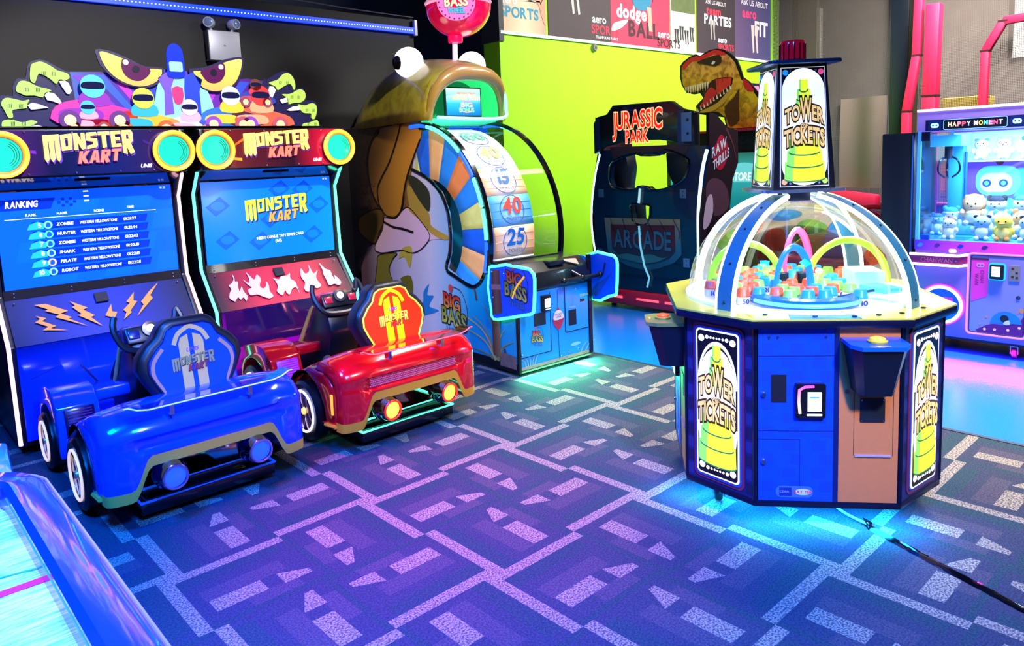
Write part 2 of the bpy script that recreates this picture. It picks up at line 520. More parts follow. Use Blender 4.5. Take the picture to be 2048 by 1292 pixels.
CLEAR = clear_mat('clear_acrylic', (1, 1, 1), .02, .03, .30)
BLACK = mat('#0b0c12', 0.35, grain=0.2)
BLACKG = mat('#07080d', 0.12, coat=0.5)
CHROME = mat('#c9ccd4', 0.16, 1.0)
DARKMET = mat('#2a2d36', 0.3, 0.8)
WHITE = mat('#f3f3f3', 0.4)
NAVY = mat('#0a1430', 0.4)
MINT = neon('#55ffc0', 2.2)
ART = {
 'hand_l':[(-1.143,-0.066),(-1.129,0.056),(-1.066,0.082),(-1.062,0.164),(-1.036,0.2),(-0.984,0.194),(-0.98,0.248),(-0.95,0.298),(-0.91,0.297),(-0.897,0.355),(-0.877,0.395),(-0.829,0.413),(-0.784,0.405),(-0.735,0.373),(-0.688,0.35),(-0.666,0.302),(-0.704,-0.067)],
 'hand_r':[(0.479,-0.062),(0.561,0.324),(0.604,0.351),(0.669,0.392),(0.727,0.417),(0.783,0.41),(0.822,0.36),(0.816,0.294),(0.875,0.302),(0.902,0.257),(0.898,0.21),(0.949,0.211),(0.988,0.185),(0.99,0.118),(0.967,0.07),(0.996,0.03),(0.984,-0.069)],
 'board':[(-0.8,-0.069),(-0.709,0.348),(-0.496,0.358),(-0.408,0.356),(-0.1,0.393),(-0.027,0.397),(0.332,0.34),(0.463,0.355),(0.616,0.339),(0.581,-0.064)],
 'eye_l':[(-0.518,0.491),(-0.452,0.492),(-0.371,0.464),(-0.305,0.434),(-0.233,0.401),(-0.122,0.398),(-0.135,0.322),(-0.201,0.274),(-0.279,0.266),(-0.363,0.28),(-0.423,0.311),(-0.466,0.354),(-0.502,0.401),(-0.515,0.45)],
 'eye_l_y':[(-0.499,0.478),(-0.448,0.473),(-0.363,0.442),(-0.297,0.412),(-0.212,0.388),(-0.134,0.386),(-0.151,0.333),(-0.199,0.291),(-0.278,0.271),(-0.352,0.286),(-0.412,0.317),(-0.455,0.36),(-0.485,0.413)],
 'eye_r':[(0.043,0.4),(0.128,0.41),(0.203,0.435),(0.281,0.47),(0.359,0.492),(0.43,0.493),(0.424,0.431),(0.398,0.355),(0.347,0.292),(0.28,0.259),(0.198,0.25),(0.126,0.266),(0.082,0.307),(0.057,0.354)],
 'eye_r_y':[(0.071,0.384),(0.126,0.389),(0.214,0.421),(0.299,0.458),(0.364,0.477),(0.416,0.48),(0.403,0.412),(0.371,0.342),(0.328,0.297),(0.262,0.264),(0.187,0.256),(0.127,0.278),(0.095,0.319)],
 'iris_l':[(-0.363,0.442),(-0.297,0.412),(-0.212,0.388),(-0.214,0.354),(-0.24,0.327),(-0.269,0.31),(-0.307,0.307),(-0.343,0.323),(-0.369,0.352),(-0.38,0.391),(-0.376,0.419)],
 'iris_r':[(0.121,0.389),(0.214,0.421),(0.279,0.449),(0.29,0.418),(0.288,0.382),(0.273,0.35),(0.245,0.322),(0.21,0.31),(0.173,0.313),(0.145,0.333),(0.128,0.36)],
 'pts_l':[(-0.295,0.379),(-0.272,0.381),(-0.353,0.42),(-0.336,0.421)],
 'pts_r':[(0.205,0.381),(0.229,0.382),(0.261,0.422),(0.278,0.423)],
 'finger1':[(-0.881,0.356),(-0.872,0.382),(-0.84,0.397),(-0.813,0.398),(-0.773,0.377),(-0.738,0.352),(-0.691,0.338),(-0.679,0.312),(-0.705,0.295),(-0.734,0.299),(-0.755,0.272),(-0.781,0.297),(-0.816,0.322),(-0.843,0.326),(-0.867,0.273),(-0.888,0.293)],
 'claw1':[(-0.739,0.288),(-0.706,0.292),(-0.688,0.279),(-0.675,0.231),(-0.69,0.212),(-0.704,0.214),(-0.724,0.251)],
 'finger2':[(-0.966,0.238),(-0.948,0.275),(-0.925,0.284),(-0.894,0.277),(-0.851,0.252),(-0.806,0.241),(-0.784,0.228),(-0.818,0.217),(-0.834,0.19),(-0.875,0.199),(-0.921,0.198),(-0.942,0.208),(-0.963,0.218)],
 'claw2':[(-0.824,0.201),(-0.803,0.222),(-0.771,0.213),(-0.746,0.181),(-0.733,0.147),(-0.776,0.164),(-0.813,0.174)],
 'finger3':[(-1.049,0.144),(-1.039,0.17),(-1.016,0.183),(-0.977,0.176),(-0.938,0.167),(-0.905,0.175),(-0.917,0.151),(-0.924,0.125),(-0.965,0.119),(-0.997,0.109),(-0.997,0.072),(-1.02,0.067),(-1.037,0.113)],
 'claw3':[(-0.918,0.141),(-0.893,0.157),(-0.853,0.147),(-0.81,0.128),(-0.856,0.121),(-0.902,0.115)],
 'finger4':[(-1.059,0.026),(-1.048,0.051),(-1.007,0.057),(-0.955,0.041),(-0.909,0.054),(-0.878,0.041),(-0.917,0.015),(-0.929,-0.011),(-0.98,-0.019),(-1.029,-0.018),(-1.054,-0.005)],
 'claw4':[(-0.918,0.01),(-0.884,0.025),(-0.854,0.007),(-0.821,-0.02),(-0.875,-0.025),(-0.916,-0.014)],
 'finger5':[(0.616,0.332),(0.68,0.354),(0.725,0.395),(0.768,0.403),(0.801,0.372),(0.815,0.32),(0.801,0.28),(0.776,0.325),(0.718,0.304),(0.673,0.277),(0.655,0.302),(0.615,0.32)],
 'claw5':[(0.61,0.303),(0.641,0.301),(0.656,0.276),(0.627,0.224),(0.602,0.21),(0.591,0.249)],
 'finger6':[(0.702,0.248),(0.77,0.253),(0.845,0.288),(0.887,0.27),(0.887,0.223),(0.851,0.193),(0.793,0.187),(0.749,0.178),(0.746,0.22)],
 'claw6':[(0.681,0.206),(0.739,0.226),(0.743,0.194),(0.7,0.18)],
 'finger7':[(0.821,0.176),(0.879,0.17),(0.939,0.188),(0.975,0.171),(0.975,0.124),(0.952,0.07),(0.926,0.077),(0.925,0.11),(0.86,0.116)],
 'claw7':[(0.728,0.132),(0.783,0.16),(0.841,0.161),(0.832,0.133),(0.759,0.127)],
 'finger8':[(0.852,0.03),(0.912,0.043),(0.974,0.06),(0.987,0.016),(0.96,-0.011),(0.863,-0.014)],
 'anch1':[(-0.561,0.262),(-0.529,0.075),(-0.599,-0.008),(-0.265,0.18),(-0.258,0.03),(-0.393,-0.018),(-0.166,-0.002)],
 'anch2':[(-0.047,0.431),(-0.05,0.279),(-0.065,0.125),(-0.046,0.018),(0.311,0.173),(0.355,0.018),(0.232,-0.001),(0.466,0.011),(0.508,0.259),(0.558,0.062),(0.574,0.011),(0.751,0.037)],
 'fish':[(2.548,2.015),(1.168,2.002),(1.173,1.862),(1.31,1.694),(1.371,1.55),(1.423,1.272),(1.583,1.201),(1.887,1.166),(2.003,0.94),(2.252,0.853),(2.488,0.534),(2.709,0.396),(2.618,1.283)],
 'cheek':[(1.87,1.982),(1.474,2.0),(1.174,2.0),(1.173,1.862),(1.31,1.694),(1.432,1.551),(1.514,1.386),(1.579,1.235),(1.685,1.167),(1.818,1.172),(1.914,1.226),(1.993,1.295),(2.102,1.417),(2.133,1.594),(2.098,1.769),(2.001,1.904)],
 'fin':[(1.93,1.235),(2.167,1.211),(2.363,1.141),(2.398,1.029),(2.312,0.959),(2.098,0.899),(1.994,1.012),(1.892,1.122)],
 'pink':[(1.888,1.157),(1.686,1.156),(1.564,1.227),(1.433,1.264),(1.248,1.147),(1.132,1.055),(1.138,0.99),(1.274,0.9),(1.431,0.856),(1.622,0.868),(1.965,0.818),(2.102,0.862),(1.919,1.051)],
 'tail':[(2.021,0.796),(1.691,0.838),(1.764,0.78),(1.843,0.686),(1.82,0.6),(1.764,0.499),(2.119,0.46),(2.069,0.702)],
 'yfin':[(1.587,0.888),(1.426,0.907),(1.478,0.718),(1.563,0.813),(1.664,0.788)],
 'olive':[(1.652,0.607),(1.47,0.642),(1.456,0.482),(1.57,0.469),(1.609,0.551)],
 'mouth':[(1.423,1.547),(1.268,1.52),(1.094,1.406),(1.11,1.239),(1.231,1.308),(1.381,1.453)],
 'lip':[(1.428,1.277),(1.228,1.213),(1.065,1.103),(0.846,1.039),(0.896,1.003),(1.095,1.047),(1.284,1.163),(1.432,1.235)],
 'lip2':[(1.432,1.469),(1.231,1.308),(1.113,1.215),(1.126,1.087),(1.248,1.147),(1.422,1.28)],
 'pink2':[(1.433,1.228),(1.284,1.163),(1.095,1.047),(0.954,1.014),(1.151,0.982),(1.26,0.905),(1.446,0.871)],
 'line1':[(1.49,2.001),(1.57,1.866),(1.723,1.672),(1.894,1.521),(1.977,1.417),(1.96,1.278),(1.898,1.218)],
 'line2':[(1.872,1.965),(2.024,1.87),(2.114,1.734),(2.128,1.576),(2.086,1.399),(1.98,1.26)],
 'line3':[(1.19,1.848),(1.326,1.678),(1.434,1.534),(1.494,1.42),(1.552,1.252),(1.685,1.164),(1.835,1.173)],
 'line4':[(1.91,1.121),(1.729,1.077),(1.566,1.067),(1.38,1.042)],
 'teal':[(1.097,0.529),(0.861,0.752),(0.751,0.702),(0.558,0.646),(0.445,0.678),(0.387,0.737),(0.347,0.804),(0.275,0.823),(0.225,0.417),(0.012,0.454),(0.023,0.052),(0.573,0.055),(1.045,0.059)],
 'sidepanel':[(0.895,0.762),(0.751,0.702),(0.557,0.649),(0.445,0.681),(0.387,0.737),(0.347,0.804),(0.335,0.83)],
 'reedbase':[(0.248,0.09),(0.265,0.411),(0.146,0.428),(0.149,0.096)],
 'bbl':[(1.025,0.516),(0.642,0.409),(1.139,0.355),(0.535,0.267),(0.886,0.211),(0.596,0.178),(0.829,0.587),(0.498,0.598),(0.441,0.514)],
 'reeds':[(0.268,0.093),(0.866,0.433),(0.289,0.089),(0.555,0.408),(0.227,0.1),(0.42,0.517),(0.248,0.09),(0.151,0.353),(0.238,0.092),(0.043,0.271),(0.308,0.098),(0.599,0.137),(0.278,0.091),(0.74,0.302),(0.227,0.1),(0.345,0.425)],
 'dino':[(5.16,2.656),(5.116,2.704),(5.031,2.747),(4.947,2.768),(4.885,2.742),(4.823,2.769),(4.762,2.79),(4.662,2.794),(4.584,2.774),(4.487,2.711),(4.411,2.633),(4.374,2.545),(4.34,2.44),(4.262,2.381),(4.188,2.29),(4.115,2.184),(4.084,2.082),(4.075,1.851),(4.55,1.879),(4.579,2.017),(4.934,2.081),(4.948,2.177),(4.849,2.258),(4.89,2.315),(4.973,2.31),(5.079,2.338),(5.142,2.438),(5.162,2.53)],
 'dino_skin':[(5.135,2.635),(5.095,2.684),(5.01,2.726),(4.936,2.745),(4.875,2.723),(4.813,2.745),(4.742,2.765),(4.652,2.767),(4.588,2.748),(4.506,2.688),(4.44,2.612),(4.402,2.514),(4.365,2.417),(4.28,2.35),(4.216,2.268),(4.148,2.17),(4.115,2.076),(4.106,1.863),(4.53,1.888),(4.559,2.015),(4.648,2.083),(4.769,2.097),(4.627,2.16),(4.528,2.272),(4.469,2.386),(4.479,2.455),(4.685,2.452),(4.786,2.384),(4.879,2.354),(4.973,2.335),(5.068,2.358),(5.12,2.435),(5.136,2.527)],
 'dino_red':[(5.128,2.652),(5.01,2.735),(4.875,2.735),(4.742,2.775),(4.652,2.777),(4.545,2.718),(4.604,2.709),(4.712,2.732),(4.865,2.69),(4.989,2.688),(5.096,2.612)],
 'dino_red2':[(4.336,2.423),(4.262,2.365),(4.206,2.275),(4.28,2.283),(4.327,2.338)],
 'dino_patch':[(4.927,2.672),(4.783,2.706),(4.633,2.721),(4.604,2.64),(4.684,2.599),(4.804,2.631)],
 'dino_mouth':[(4.848,2.337),(4.766,2.417),(4.685,2.46),(4.479,2.459),(4.473,2.395),(4.548,2.274),(4.667,2.163),(4.809,2.095),(4.923,2.095),(4.902,2.164),(4.829,2.229)],
 'dino_gum':[(4.681,2.451),(4.481,2.455),(4.489,2.379),(4.666,2.267)],
 'dino_tongue':[(4.818,2.299),(4.746,2.371),(4.676,2.321),(4.696,2.253),(4.778,2.163),(4.902,2.164),(4.849,2.213)],
 'dino_jaw':[(4.913,2.098),(4.789,2.138),(4.647,2.196),(4.528,2.306),(4.47,2.378),(4.46,2.317),(4.528,2.22),(4.627,2.142),(4.748,2.092)],
 'dino_eye':[(4.737,2.636),(4.713,2.661),(4.683,2.654),(4.693,2.631),(4.723,2.621)],
 'dino_chest':[(4.568,2.137),(4.451,2.231),(4.384,2.326),(4.394,2.14),(4.385,1.969),(4.491,1.907),(4.549,2.015)],
 'dino_teeth':[(5.079,2.35),(4.786,2.384),(4.913,2.108),(4.489,2.328)],
 'jp_win':[(5.117,1.472),(5.079,1.562),(4.962,1.613),(4.837,1.636),(4.749,1.65),(4.695,1.631),(4.462,1.628),(4.399,1.677),(4.259,1.641),(4.127,1.571),(4.134,1.472),(4.194,1.373),(4.386,1.289),(4.564,1.275),(4.616,1.31),(4.735,1.31),(4.803,1.271),(5.087,1.307)],
 'jp_hole':[(4.842,1.065),(4.822,1.128),(4.61,1.122),(4.589,1.079),(4.602,0.973),(4.669,0.909),(4.789,0.931),(4.826,0.984)],
 'jp_shield':[(5.197,0.973),(4.23,0.981),(4.215,0.626),(4.297,0.542),(4.507,0.464),(4.658,0.434),(4.881,0.462),(5.064,0.531),(5.161,0.619)],
 'jp_shield2':[(5.112,0.902),(4.291,0.922),(4.285,0.656),(4.358,0.581),(4.505,0.527),(4.657,0.497),(4.834,0.52),(5.016,0.581),(5.096,0.642)],
 'jp_body':[(5.243,1.969),(5.192,2.056),(4.98,2.155),(4.271,2.142),(4.155,2.056),(4.003,2.012),(3.92,2.005),(3.923,1.67),(3.991,1.485),(4.051,1.223),(4.073,0.989),(4.058,0.653),(4.099,0.48),(4.181,0.231),(5.076,0.135),(5.31,0.38),(5.341,0.569),(5.38,0.854),(5.37,1.138),(5.309,1.457),(5.253,1.658)],
 'jp_txt':[(4.981,2.111),(4.331,2.094),(5.0,1.882),(4.334,1.912),(4.808,1.898),(4.519,1.889),(4.812,1.746),(4.522,1.753)],
 'jp_arc':[(5.078,0.847),(4.322,0.87),(5.084,0.642),(4.316,0.654),(5.407,1.138),(4.014,1.074)],
 'jp_pts':[(5.242,1.987),(5.241,1.658),(5.063,2.064),(4.155,2.047),(3.985,2.002),(4.13,1.744),(5.144,1.736),(3.933,1.662)],
 'jp_side':[(6.374,2.022),(6.503,2.001),(6.686,1.88),(6.897,1.84),(6.904,1.518),(6.798,1.348),(6.707,1.07),(6.503,0.899),(6.333,0.773),(6.143,0.793),(6.165,1.231),(6.222,1.452),(6.334,1.687),(6.369,1.702)],
 'jp_raw':[(6.346,1.612),(6.627,1.758),(6.372,1.536),(6.641,1.666),(6.385,1.46),(6.698,1.649)],
 'jp_scr':[(4.424,1.834),(4.07,1.831),(4.088,1.614),(4.431,1.612),(4.494,1.33),(4.096,1.309),(4.555,1.028),(4.096,1.207)],
 'claw_pts':[(0.215,1.881),(0.216,1.822),(0.138,1.799),(0.034,1.797),(-0.373,1.799),(0.032,1.722),(-0.376,1.724),(-0.383,1.802),(0.218,0.876),(0.216,0.792),(0.01,1.778),(-0.342,1.772)],
 'claw_pts2':[(0.254,0.767),(-0.155,0.782),(-0.125,0.754),(-0.151,0.699),(-0.124,0.679),(0.252,0.677),(-0.161,0.782),(-0.506,0.793),(-0.167,0.177),(-0.52,0.174),(-0.177,0.754),(-0.295,0.759),(-0.293,0.471),(-0.188,0.421),(-0.302,0.713),(-0.391,0.608),(-0.423,0.712),(-0.49,0.596),(-0.253,0.189),(-0.324,0.25),(-0.511,0.327),(-0.508,0.183),(-0.019,0.472),(-0.086,0.376),(-0.019,0.228),(-0.485,0.477),(-0.462,0.081)],
 'claw_ins':[(0.441,0.785),(-0.016,1.433),(-0.259,1.257),(0.279,1.44),(0.132,1.535),(0.332,1.057),(0.028,0.805)],
 'emerg':[(2.502,2.845),(2.783,2.849),(2.778,2.614),(2.501,2.591),(2.523,2.906),(2.724,2.905)],
 'poster':[(5.96,3.485),(6.716,3.567),(6.738,3.152),(5.939,3.135),(10.019,3.925),(9.991,3.147),(12.259,4.167),(12.291,3.132),(8.014,3.707),(7.975,3.142),(9.394,3.857),(9.315,3.156),(11.1,4.042),(11.093,3.144),(9.979,3.681),(9.328,3.655)],
 'ptext':[(5.928,3.372),(6.33,3.328),(7.996,3.684),(8.614,3.652),(8.182,3.608),(8.872,3.498),(8.318,3.46),(8.984,3.384),(7.554,3.391),(7.947,3.299),(9.133,3.385),(9.524,3.299),(10.246,3.731),(10.9,3.68),(11.273,3.803),(11.928,3.732),(11.687,3.684),(12.066,3.568),(10.657,3.37),(11.044,3.283),(10.338,3.837),(10.709,3.788)],
 'net':[(4.502,3.806),(4.238,3.757),(4.216,1.802),(4.498,1.791),(3.982,3.711),(4.09,3.679),(4.149,2.119),(4.08,1.848),(3.882,3.503),(3.695,3.471),(3.726,2.139),(3.905,2.153),(2.974,3.169),(3.143,2.88),(3.161,2.143),(3.052,2.109),(2.815,3.12),(2.811,3.013),(5.007,2.382),(4.522,2.312),(5.416,0.961),(4.652,0.89),(4.649,0.705),(5.123,0.786),(5.746,3.948),(5.741,3.462)],
 'flame1':[(-0.412,0.295),(-0.441,0.261),(-0.422,0.212),(-0.404,0.189),(-0.411,0.154),(-0.388,0.14),(-0.363,0.11),(-0.357,0.065),(-0.351,0.094),(-0.358,0.128),(-0.34,0.131),(-0.35,0.173),(-0.353,0.216),(-0.325,0.178),(-0.325,0.221),(-0.312,0.263),(-0.334,0.306),(-0.341,0.271),(-0.369,0.286),(-0.38,0.263),(-0.412,0.295)],
 'flame2':[(-0.158,0.314),(-0.191,0.298),(-0.24,0.263),(-0.286,0.263),(-0.289,0.215),(-0.257,0.199),(-0.277,0.169),(-0.295,0.121),(-0.269,0.157),(-0.249,0.13),(-0.253,0.061),(-0.233,0.105),(-0.212,0.135),(-0.183,0.095),(-0.165,0.135),(-0.193,0.192),(-0.18,0.221),(-0.152,0.209),(-0.133,0.167),(-0.127,0.204),(-0.137,0.256),(-0.125,0.298)],
 'flame3':[(-0.056,0.306),(-0.085,0.265),(-0.062,0.224),(-0.063,0.169),(-0.074,0.145),(-0.033,0.165),(-0.009,0.142),(0.041,0.141),(0.072,0.123),(0.058,0.172),(0.083,0.204),(0.083,0.249),(0.079,0.313),(0.072,0.257),(0.034,0.268),(0.003,0.308),(-0.016,0.295),(-0.022,0.267)],
 'flame4':[(0.154,0.313),(0.129,0.281),(0.158,0.226),(0.147,0.168),(0.176,0.093),(0.189,0.147),(0.23,0.13),(0.248,0.071),(0.251,0.12),(0.261,0.159),(0.302,0.132),(0.267,0.188),(0.266,0.235),(0.276,0.275),(0.234,0.295),(0.201,0.271)],
 'flame5':[(0.341,0.286),(0.338,0.229),(0.335,0.171),(0.345,0.135),(0.342,0.066),(0.37,0.128),(0.404,0.154),(0.402,0.201),(0.413,0.241),(0.421,0.199),(0.451,0.267),(0.424,0.3),(0.388,0.28)],
 'bolt1':[(-0.38,0.088),(-0.32,0.09),(-0.213,0.164),(-0.255,0.175),(-0.202,0.215),(-0.221,0.221),(-0.127,0.296),(-0.289,0.197),(-0.264,0.183),(-0.334,0.14),(-0.312,0.135)],
 'bolt2':[(-0.189,0.095),(-0.101,0.162),(-0.13,0.172),(-0.074,0.226),(-0.099,0.236),(-0.048,0.313),(-0.167,0.207),(-0.144,0.202),(-0.186,0.14),(-0.166,0.135)],
 'bolt3':[(-0.388,0.167),(-0.337,0.194),(-0.362,0.211),(-0.297,0.259),(-0.328,0.27),(-0.239,0.303),(-0.371,0.275),(-0.339,0.256),(-0.4,0.212),(-0.369,0.194)],
 'bolt4':[(0.036,0.159),(0.028,0.217),(0.055,0.228),(0.004,0.317),(0.014,0.259),(-0.017,0.241)],
 'bolt5':[(0.19,0.094),(0.171,0.159),(0.192,0.168),(0.134,0.234),(0.14,0.245),(0.08,0.293),(0.109,0.239),(0.094,0.22),(0.145,0.174),(0.128,0.161)],
 'bolt6':[(0.358,0.044),(0.282,0.137),(0.293,0.161),(0.162,0.285),(0.224,0.2),(0.214,0.177),(0.282,0.106)],
 'grille':[(-0.041,0.063),(0.034,0.07),(0.027,0.135),(-0.049,0.131)],
}
# ============================================================ the hall
def carpet_material():
    m = bpy.data.materials.new('patterned_carpet'); m.use_nodes = True
    nt = m.node_tree; E_.nt = nt; b = nt.nodes['Principled BSDF']
    tc = nt.nodes.new('ShaderNodeTexCoord'); sp = nt.nodes.new('ShaderNodeSeparateXYZ')
    nt.links.new(tc.outputs['Object'], sp.inputs[0])
    T = 0.4725
    x = (E_(sp.outputs[0]) - 2.728) / T; y = (E_(sp.outputs[1]) - 3.06) / T
    px, py = x.floor().mod(2.0), y.floor().mod(2.0)
    u, v = x.fract(), y.fract()
    # four quarter turns of one woven tile: a runs along its stripes, c across them
    q00 = (1.0 - px) * (1.0 - py); q10 = px * (1.0 - py); q11 = px * py; q01 = (1.0 - px) * py
    a = q00 * v + q10 * (1.0 - u) + q11 * (1.0 - v) + q01 * u
    c = q00 * u + q10 * v + q11 * (1.0 - u) + q01 * (1.0 - v)
    rnd = (x.floor() * 12.9898 + y.floor() * 78.233)
    rnd = E_.op('SINE', rnd) * 43758.5453
    rnd = rnd.fract()
    light = c.lt(0.115)
    light = E_.op('MAXIMUM', light, c.inside(0.59, 0.78) * a.inside(0.115, 0.55))
    slant = (a - 0.67) * 0.5
    light = E_.op('MAXIMUM', light, (c - slant).inside(0.59, 0.80) * c.lt(0.80) * a.inside(0.69, 0.94))
    mid = E_.op('MAXIMUM', c.inside(0.40, 0.59) * a.inside(0.10, 0.80), c.inside(0.78, 0.93) * a.inside(0.36, 0.80))
    teal = E_.op('MAXIMUM', c.inside(0.115, 0.28) * a.lt(0.9), c.inside(0.93, 1.0))
    n = nt.nodes.new('ShaderNodeTexNoise'); n.inputs['Scale'].default_value = 135; n.inputs['Detail'].default_value = 3
    nt.links.new(tc.outputs['Object'], n.inputs['Vector'])
    n2 = nt.nodes.new('ShaderNodeTexNoise'); n2.inputs['Scale'].default_value = 420; n2.inputs['Detail'].default_value = 1
    nt.links.new(tc.outputs['Object'], n2.inputs['Vector'])
    f = E_(n.outputs['Fac'])
    spk = E_.op('MULTIPLY_ADD', f - 0.5, 6.0, 0.5); spk.s.node.use_clamp = True
    col = mix3(nt, mid, (.050, .060, .105, 1), (.085, .078, .118, 1))
    col = mix3(nt, teal, col, (.035, .070, .095, 1))
    dark = mix3(nt, 0.5, col, (0.008, 0.012, 0.03, 1))
    col = mix3(nt, spk, dark, col)
    lg = mix3(nt, spk, (.085, .078, .078, 1), (.38, .33, .285, 1))
    col = mix3(nt, light, col, lg)
    nt.links.new(col, b.inputs['Base Color'])
    b.inputs['Roughness'].default_value = 0.95
    b.inputs['Specular IOR Level'].default_value = 0.15
    bp = nt.nodes.new('ShaderNodeBump'); bp.inputs['Strength'].default_value = 0.6; bp.inputs['Distance'].default_value = 0.006
    nt.links.new(n2.outputs['Fac'], bp.inputs['Height']); nt.links.new(bp.outputs['Normal'], b.inputs['Normal'])
    return m


def blue_floor_material():
    m = bpy.data.materials.new('blue_rubber_floor'); m.use_nodes = True
    nt = m.node_tree; b = nt.nodes['Principled BSDF']
    tc = nt.nodes.new('ShaderNodeTexCoord')
    v = nt.nodes.new('ShaderNodeTexVoronoi'); v.inputs['Scale'].default_value = 70
    nt.links.new(tc.outputs['Object'], v.inputs['Vector'])
    r = nt.nodes.new('ShaderNodeValToRGB')
    r.color_ramp.elements[0].position = 0.0; r.color_ramp.elements[0].color = lin('#8fd8ff')
    r.color_ramp.elements[1].position = 0.10; r.color_ramp.elements[1].color = lin('#0a6fd8')
    nt.links.new(v.outputs['Distance'], r.inputs[0]); nt.links.new(r.outputs[0], b.inputs['Base Color'])
    b.inputs['Roughness'].default_value = 0.16
    n = nt.nodes.new('ShaderNodeTexNoise'); n.inputs['Scale'].default_value = 90
    bp = nt.nodes.new('ShaderNodeBump'); bp.inputs['Strength'].default_value = 0.25; bp.inputs['Distance'].default_value = 0.004
    nt.links.new(tc.outputs['Object'], n.inputs['Vector']); nt.links.new(n.outputs['Fac'], bp.inputs['Height']); nt.links.new(bp.outputs['Normal'], b.inputs['Normal'])
    return m


struct(MB().bx(-3.5, 4.58, -1.5, 6.5, -0.10, 0.0).build('floor', carpet_material(), smooth=0))
struct(MB().bx(4.58, 18.0, -2.5, 9.5, -0.10, -0.004).build('floor_blue', blue_floor_material(), smooth=0))
struct(MB().bx(4.565, 4.595, -1.5, 6.5, -0.02, 0.004).build('trim_1', mat('#1b2a3c', 0.5)))
WALLK = mat('#050508', 0.65, grain=0.25, gscale=6)
wl = struct(MB().bx(-2.5, 4.72, 6.5, 6.7, 0.0, 3.16).build('wall_left', WALLK, bevel=0.01))
# joints between the black wall sheets
for jx in (2.62, 0.2): MB().bx(jx - 0.004, jx + 0.004, 6.497, 6.502, 0.0, 3.16).build('joint', BLACK, wl, smooth=0)
LIME = mat('#a2ee0a', 0.6, grain=0.06, gscale=4)
wb = struct(MB().bx(5.94, 12.6, 6.5, 6.78, 0.0, 4.6).build('wall_back', LIME, smooth=0))
struct(MB().bx(5.925, 6.0, 6.48, 6.80, 3.02, 4.6).build('trim_2', mat('#3c3c40', 0.6)))
struct(MB().bx(3.5, 9.0, 9.2, 9.4, 0.0, 5.0).build('wall_far', mat('#07113a', 0.7, grain=0.2, gscale=3)))
led = tag(MB().bx(5.2, 8.6, 8.9, 9.1, 1.6, 2.75).build('lit_partition', mat('#0a3cff', 0.5, emit=0.5), bevel=0.02), 'blue lit partition in the dark gap beside the lime wall', 'partition')

# blue LED strip on the black wall
t = thing('led_strip', 'blue LED strip light running along the top of the black wall', 'light', (0, 6.488, 3.03))
MB().bx(-0.5, 4.73, -0.03, 0.0, -0.03, 0.03).build('channel', mat('#0a35ff', 0.4, emit=1.6), t)
mb = MB()
for i in range(150):
    x = 0.2 + i * 0.03
    mb.box((x, -0.033, 0), (0.008, 0.008, 0.008))
mb.build('diode', neon('#9fb8ff', 3.5), t, smooth=0)['kind'] = 'stuff'
MB().bx(4.70, 4.735, -0.04, 0.0, -0.05, 0.11).build('end_cap', WHITE, t, bevel=0.004)
tag(MB().tube(spline([(1.6, 6.46, 3.19), (2.6, 6.45, 3.185), (3.3, 6.46, 3.20), (3.9, 6.45, 3.175), (4.7, 6.47, 3.165)], 6), 0.006, 6).build('wall_cable', mat('#55524e', 0.6)), 'thin cable lying along the top edge of the black wall', 'cable')

# emergency light
t = thing('emergency_light', 'grey box emergency light with two round lamp heads on the black wall', 'emergency light', (2.64, 6.495, 2.60))
MB().bx(-0.14, 0.14, -0.10, 0.0, 0.0, 0.25).build('battery_box', mat('#a9abb8', 0.45, 0.3), t, bevel=0.008)
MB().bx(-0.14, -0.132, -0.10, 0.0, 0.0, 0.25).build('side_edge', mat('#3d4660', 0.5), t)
lettering('print', 'UL', Fr2((0, -0.101, 0.12), (1, 0, 0), (0, 0, 1)), -0.01, 0, 0.012, mat('#62646f'), t)
for sx in (-1, 1):
    h = MB(Matrix.Translation((sx * 0.10, -0.06, 0.315)) @ Euler((radians(90), 0, radians(-35 if sx < 0 else 20))).to_matrix().to_4x4()).lathe([(0, 0.05), (0.042, 0.05), (0.045, 0.03), (0.045, -0.01), (0.03, -0.04), (0, -0.045)], n=20).build('lamp_head', mat('#c3c6d2', 0.35, 0.2), t)
    MB(Matrix.Translation((sx * 0.10, -0.06, 0.315)) @ Euler((radians(90), 0, radians(-35 if sx < 0 else 20))).to_matrix().to_4x4()).lathe([(0, 0.056), (0.03, 0.054), (0.036, 0.05)], n=20).build('lens', mat('#7c93c4', 0.08, 0.3), h)
    MB().tube([(sx * 0.10, -0.055, 0.28), (sx * 0.085, -0.05, 0.245)], 0.012).build('neck', mat('#c3c6d2', 0.35), t)

# round wall boss
t = thing('wall_boss', 'small round metal fitting high on the lime wall', 'fitting', (7.6, 6.5, 3.05))
MB().lathe([(0, -0.05), (0.035, -0.05), (0.05, -0.03), (0.05, 0.0)], axis='y', n=16).build('ring', mat('#8d938a', 0.4, 0.6), t)
MB().lathe([(0, -0.055), (0.02, -0.055), (0.022, -0.05)], axis='y', n=12).build('cap', mat('#4b4f4a', 0.4), t)

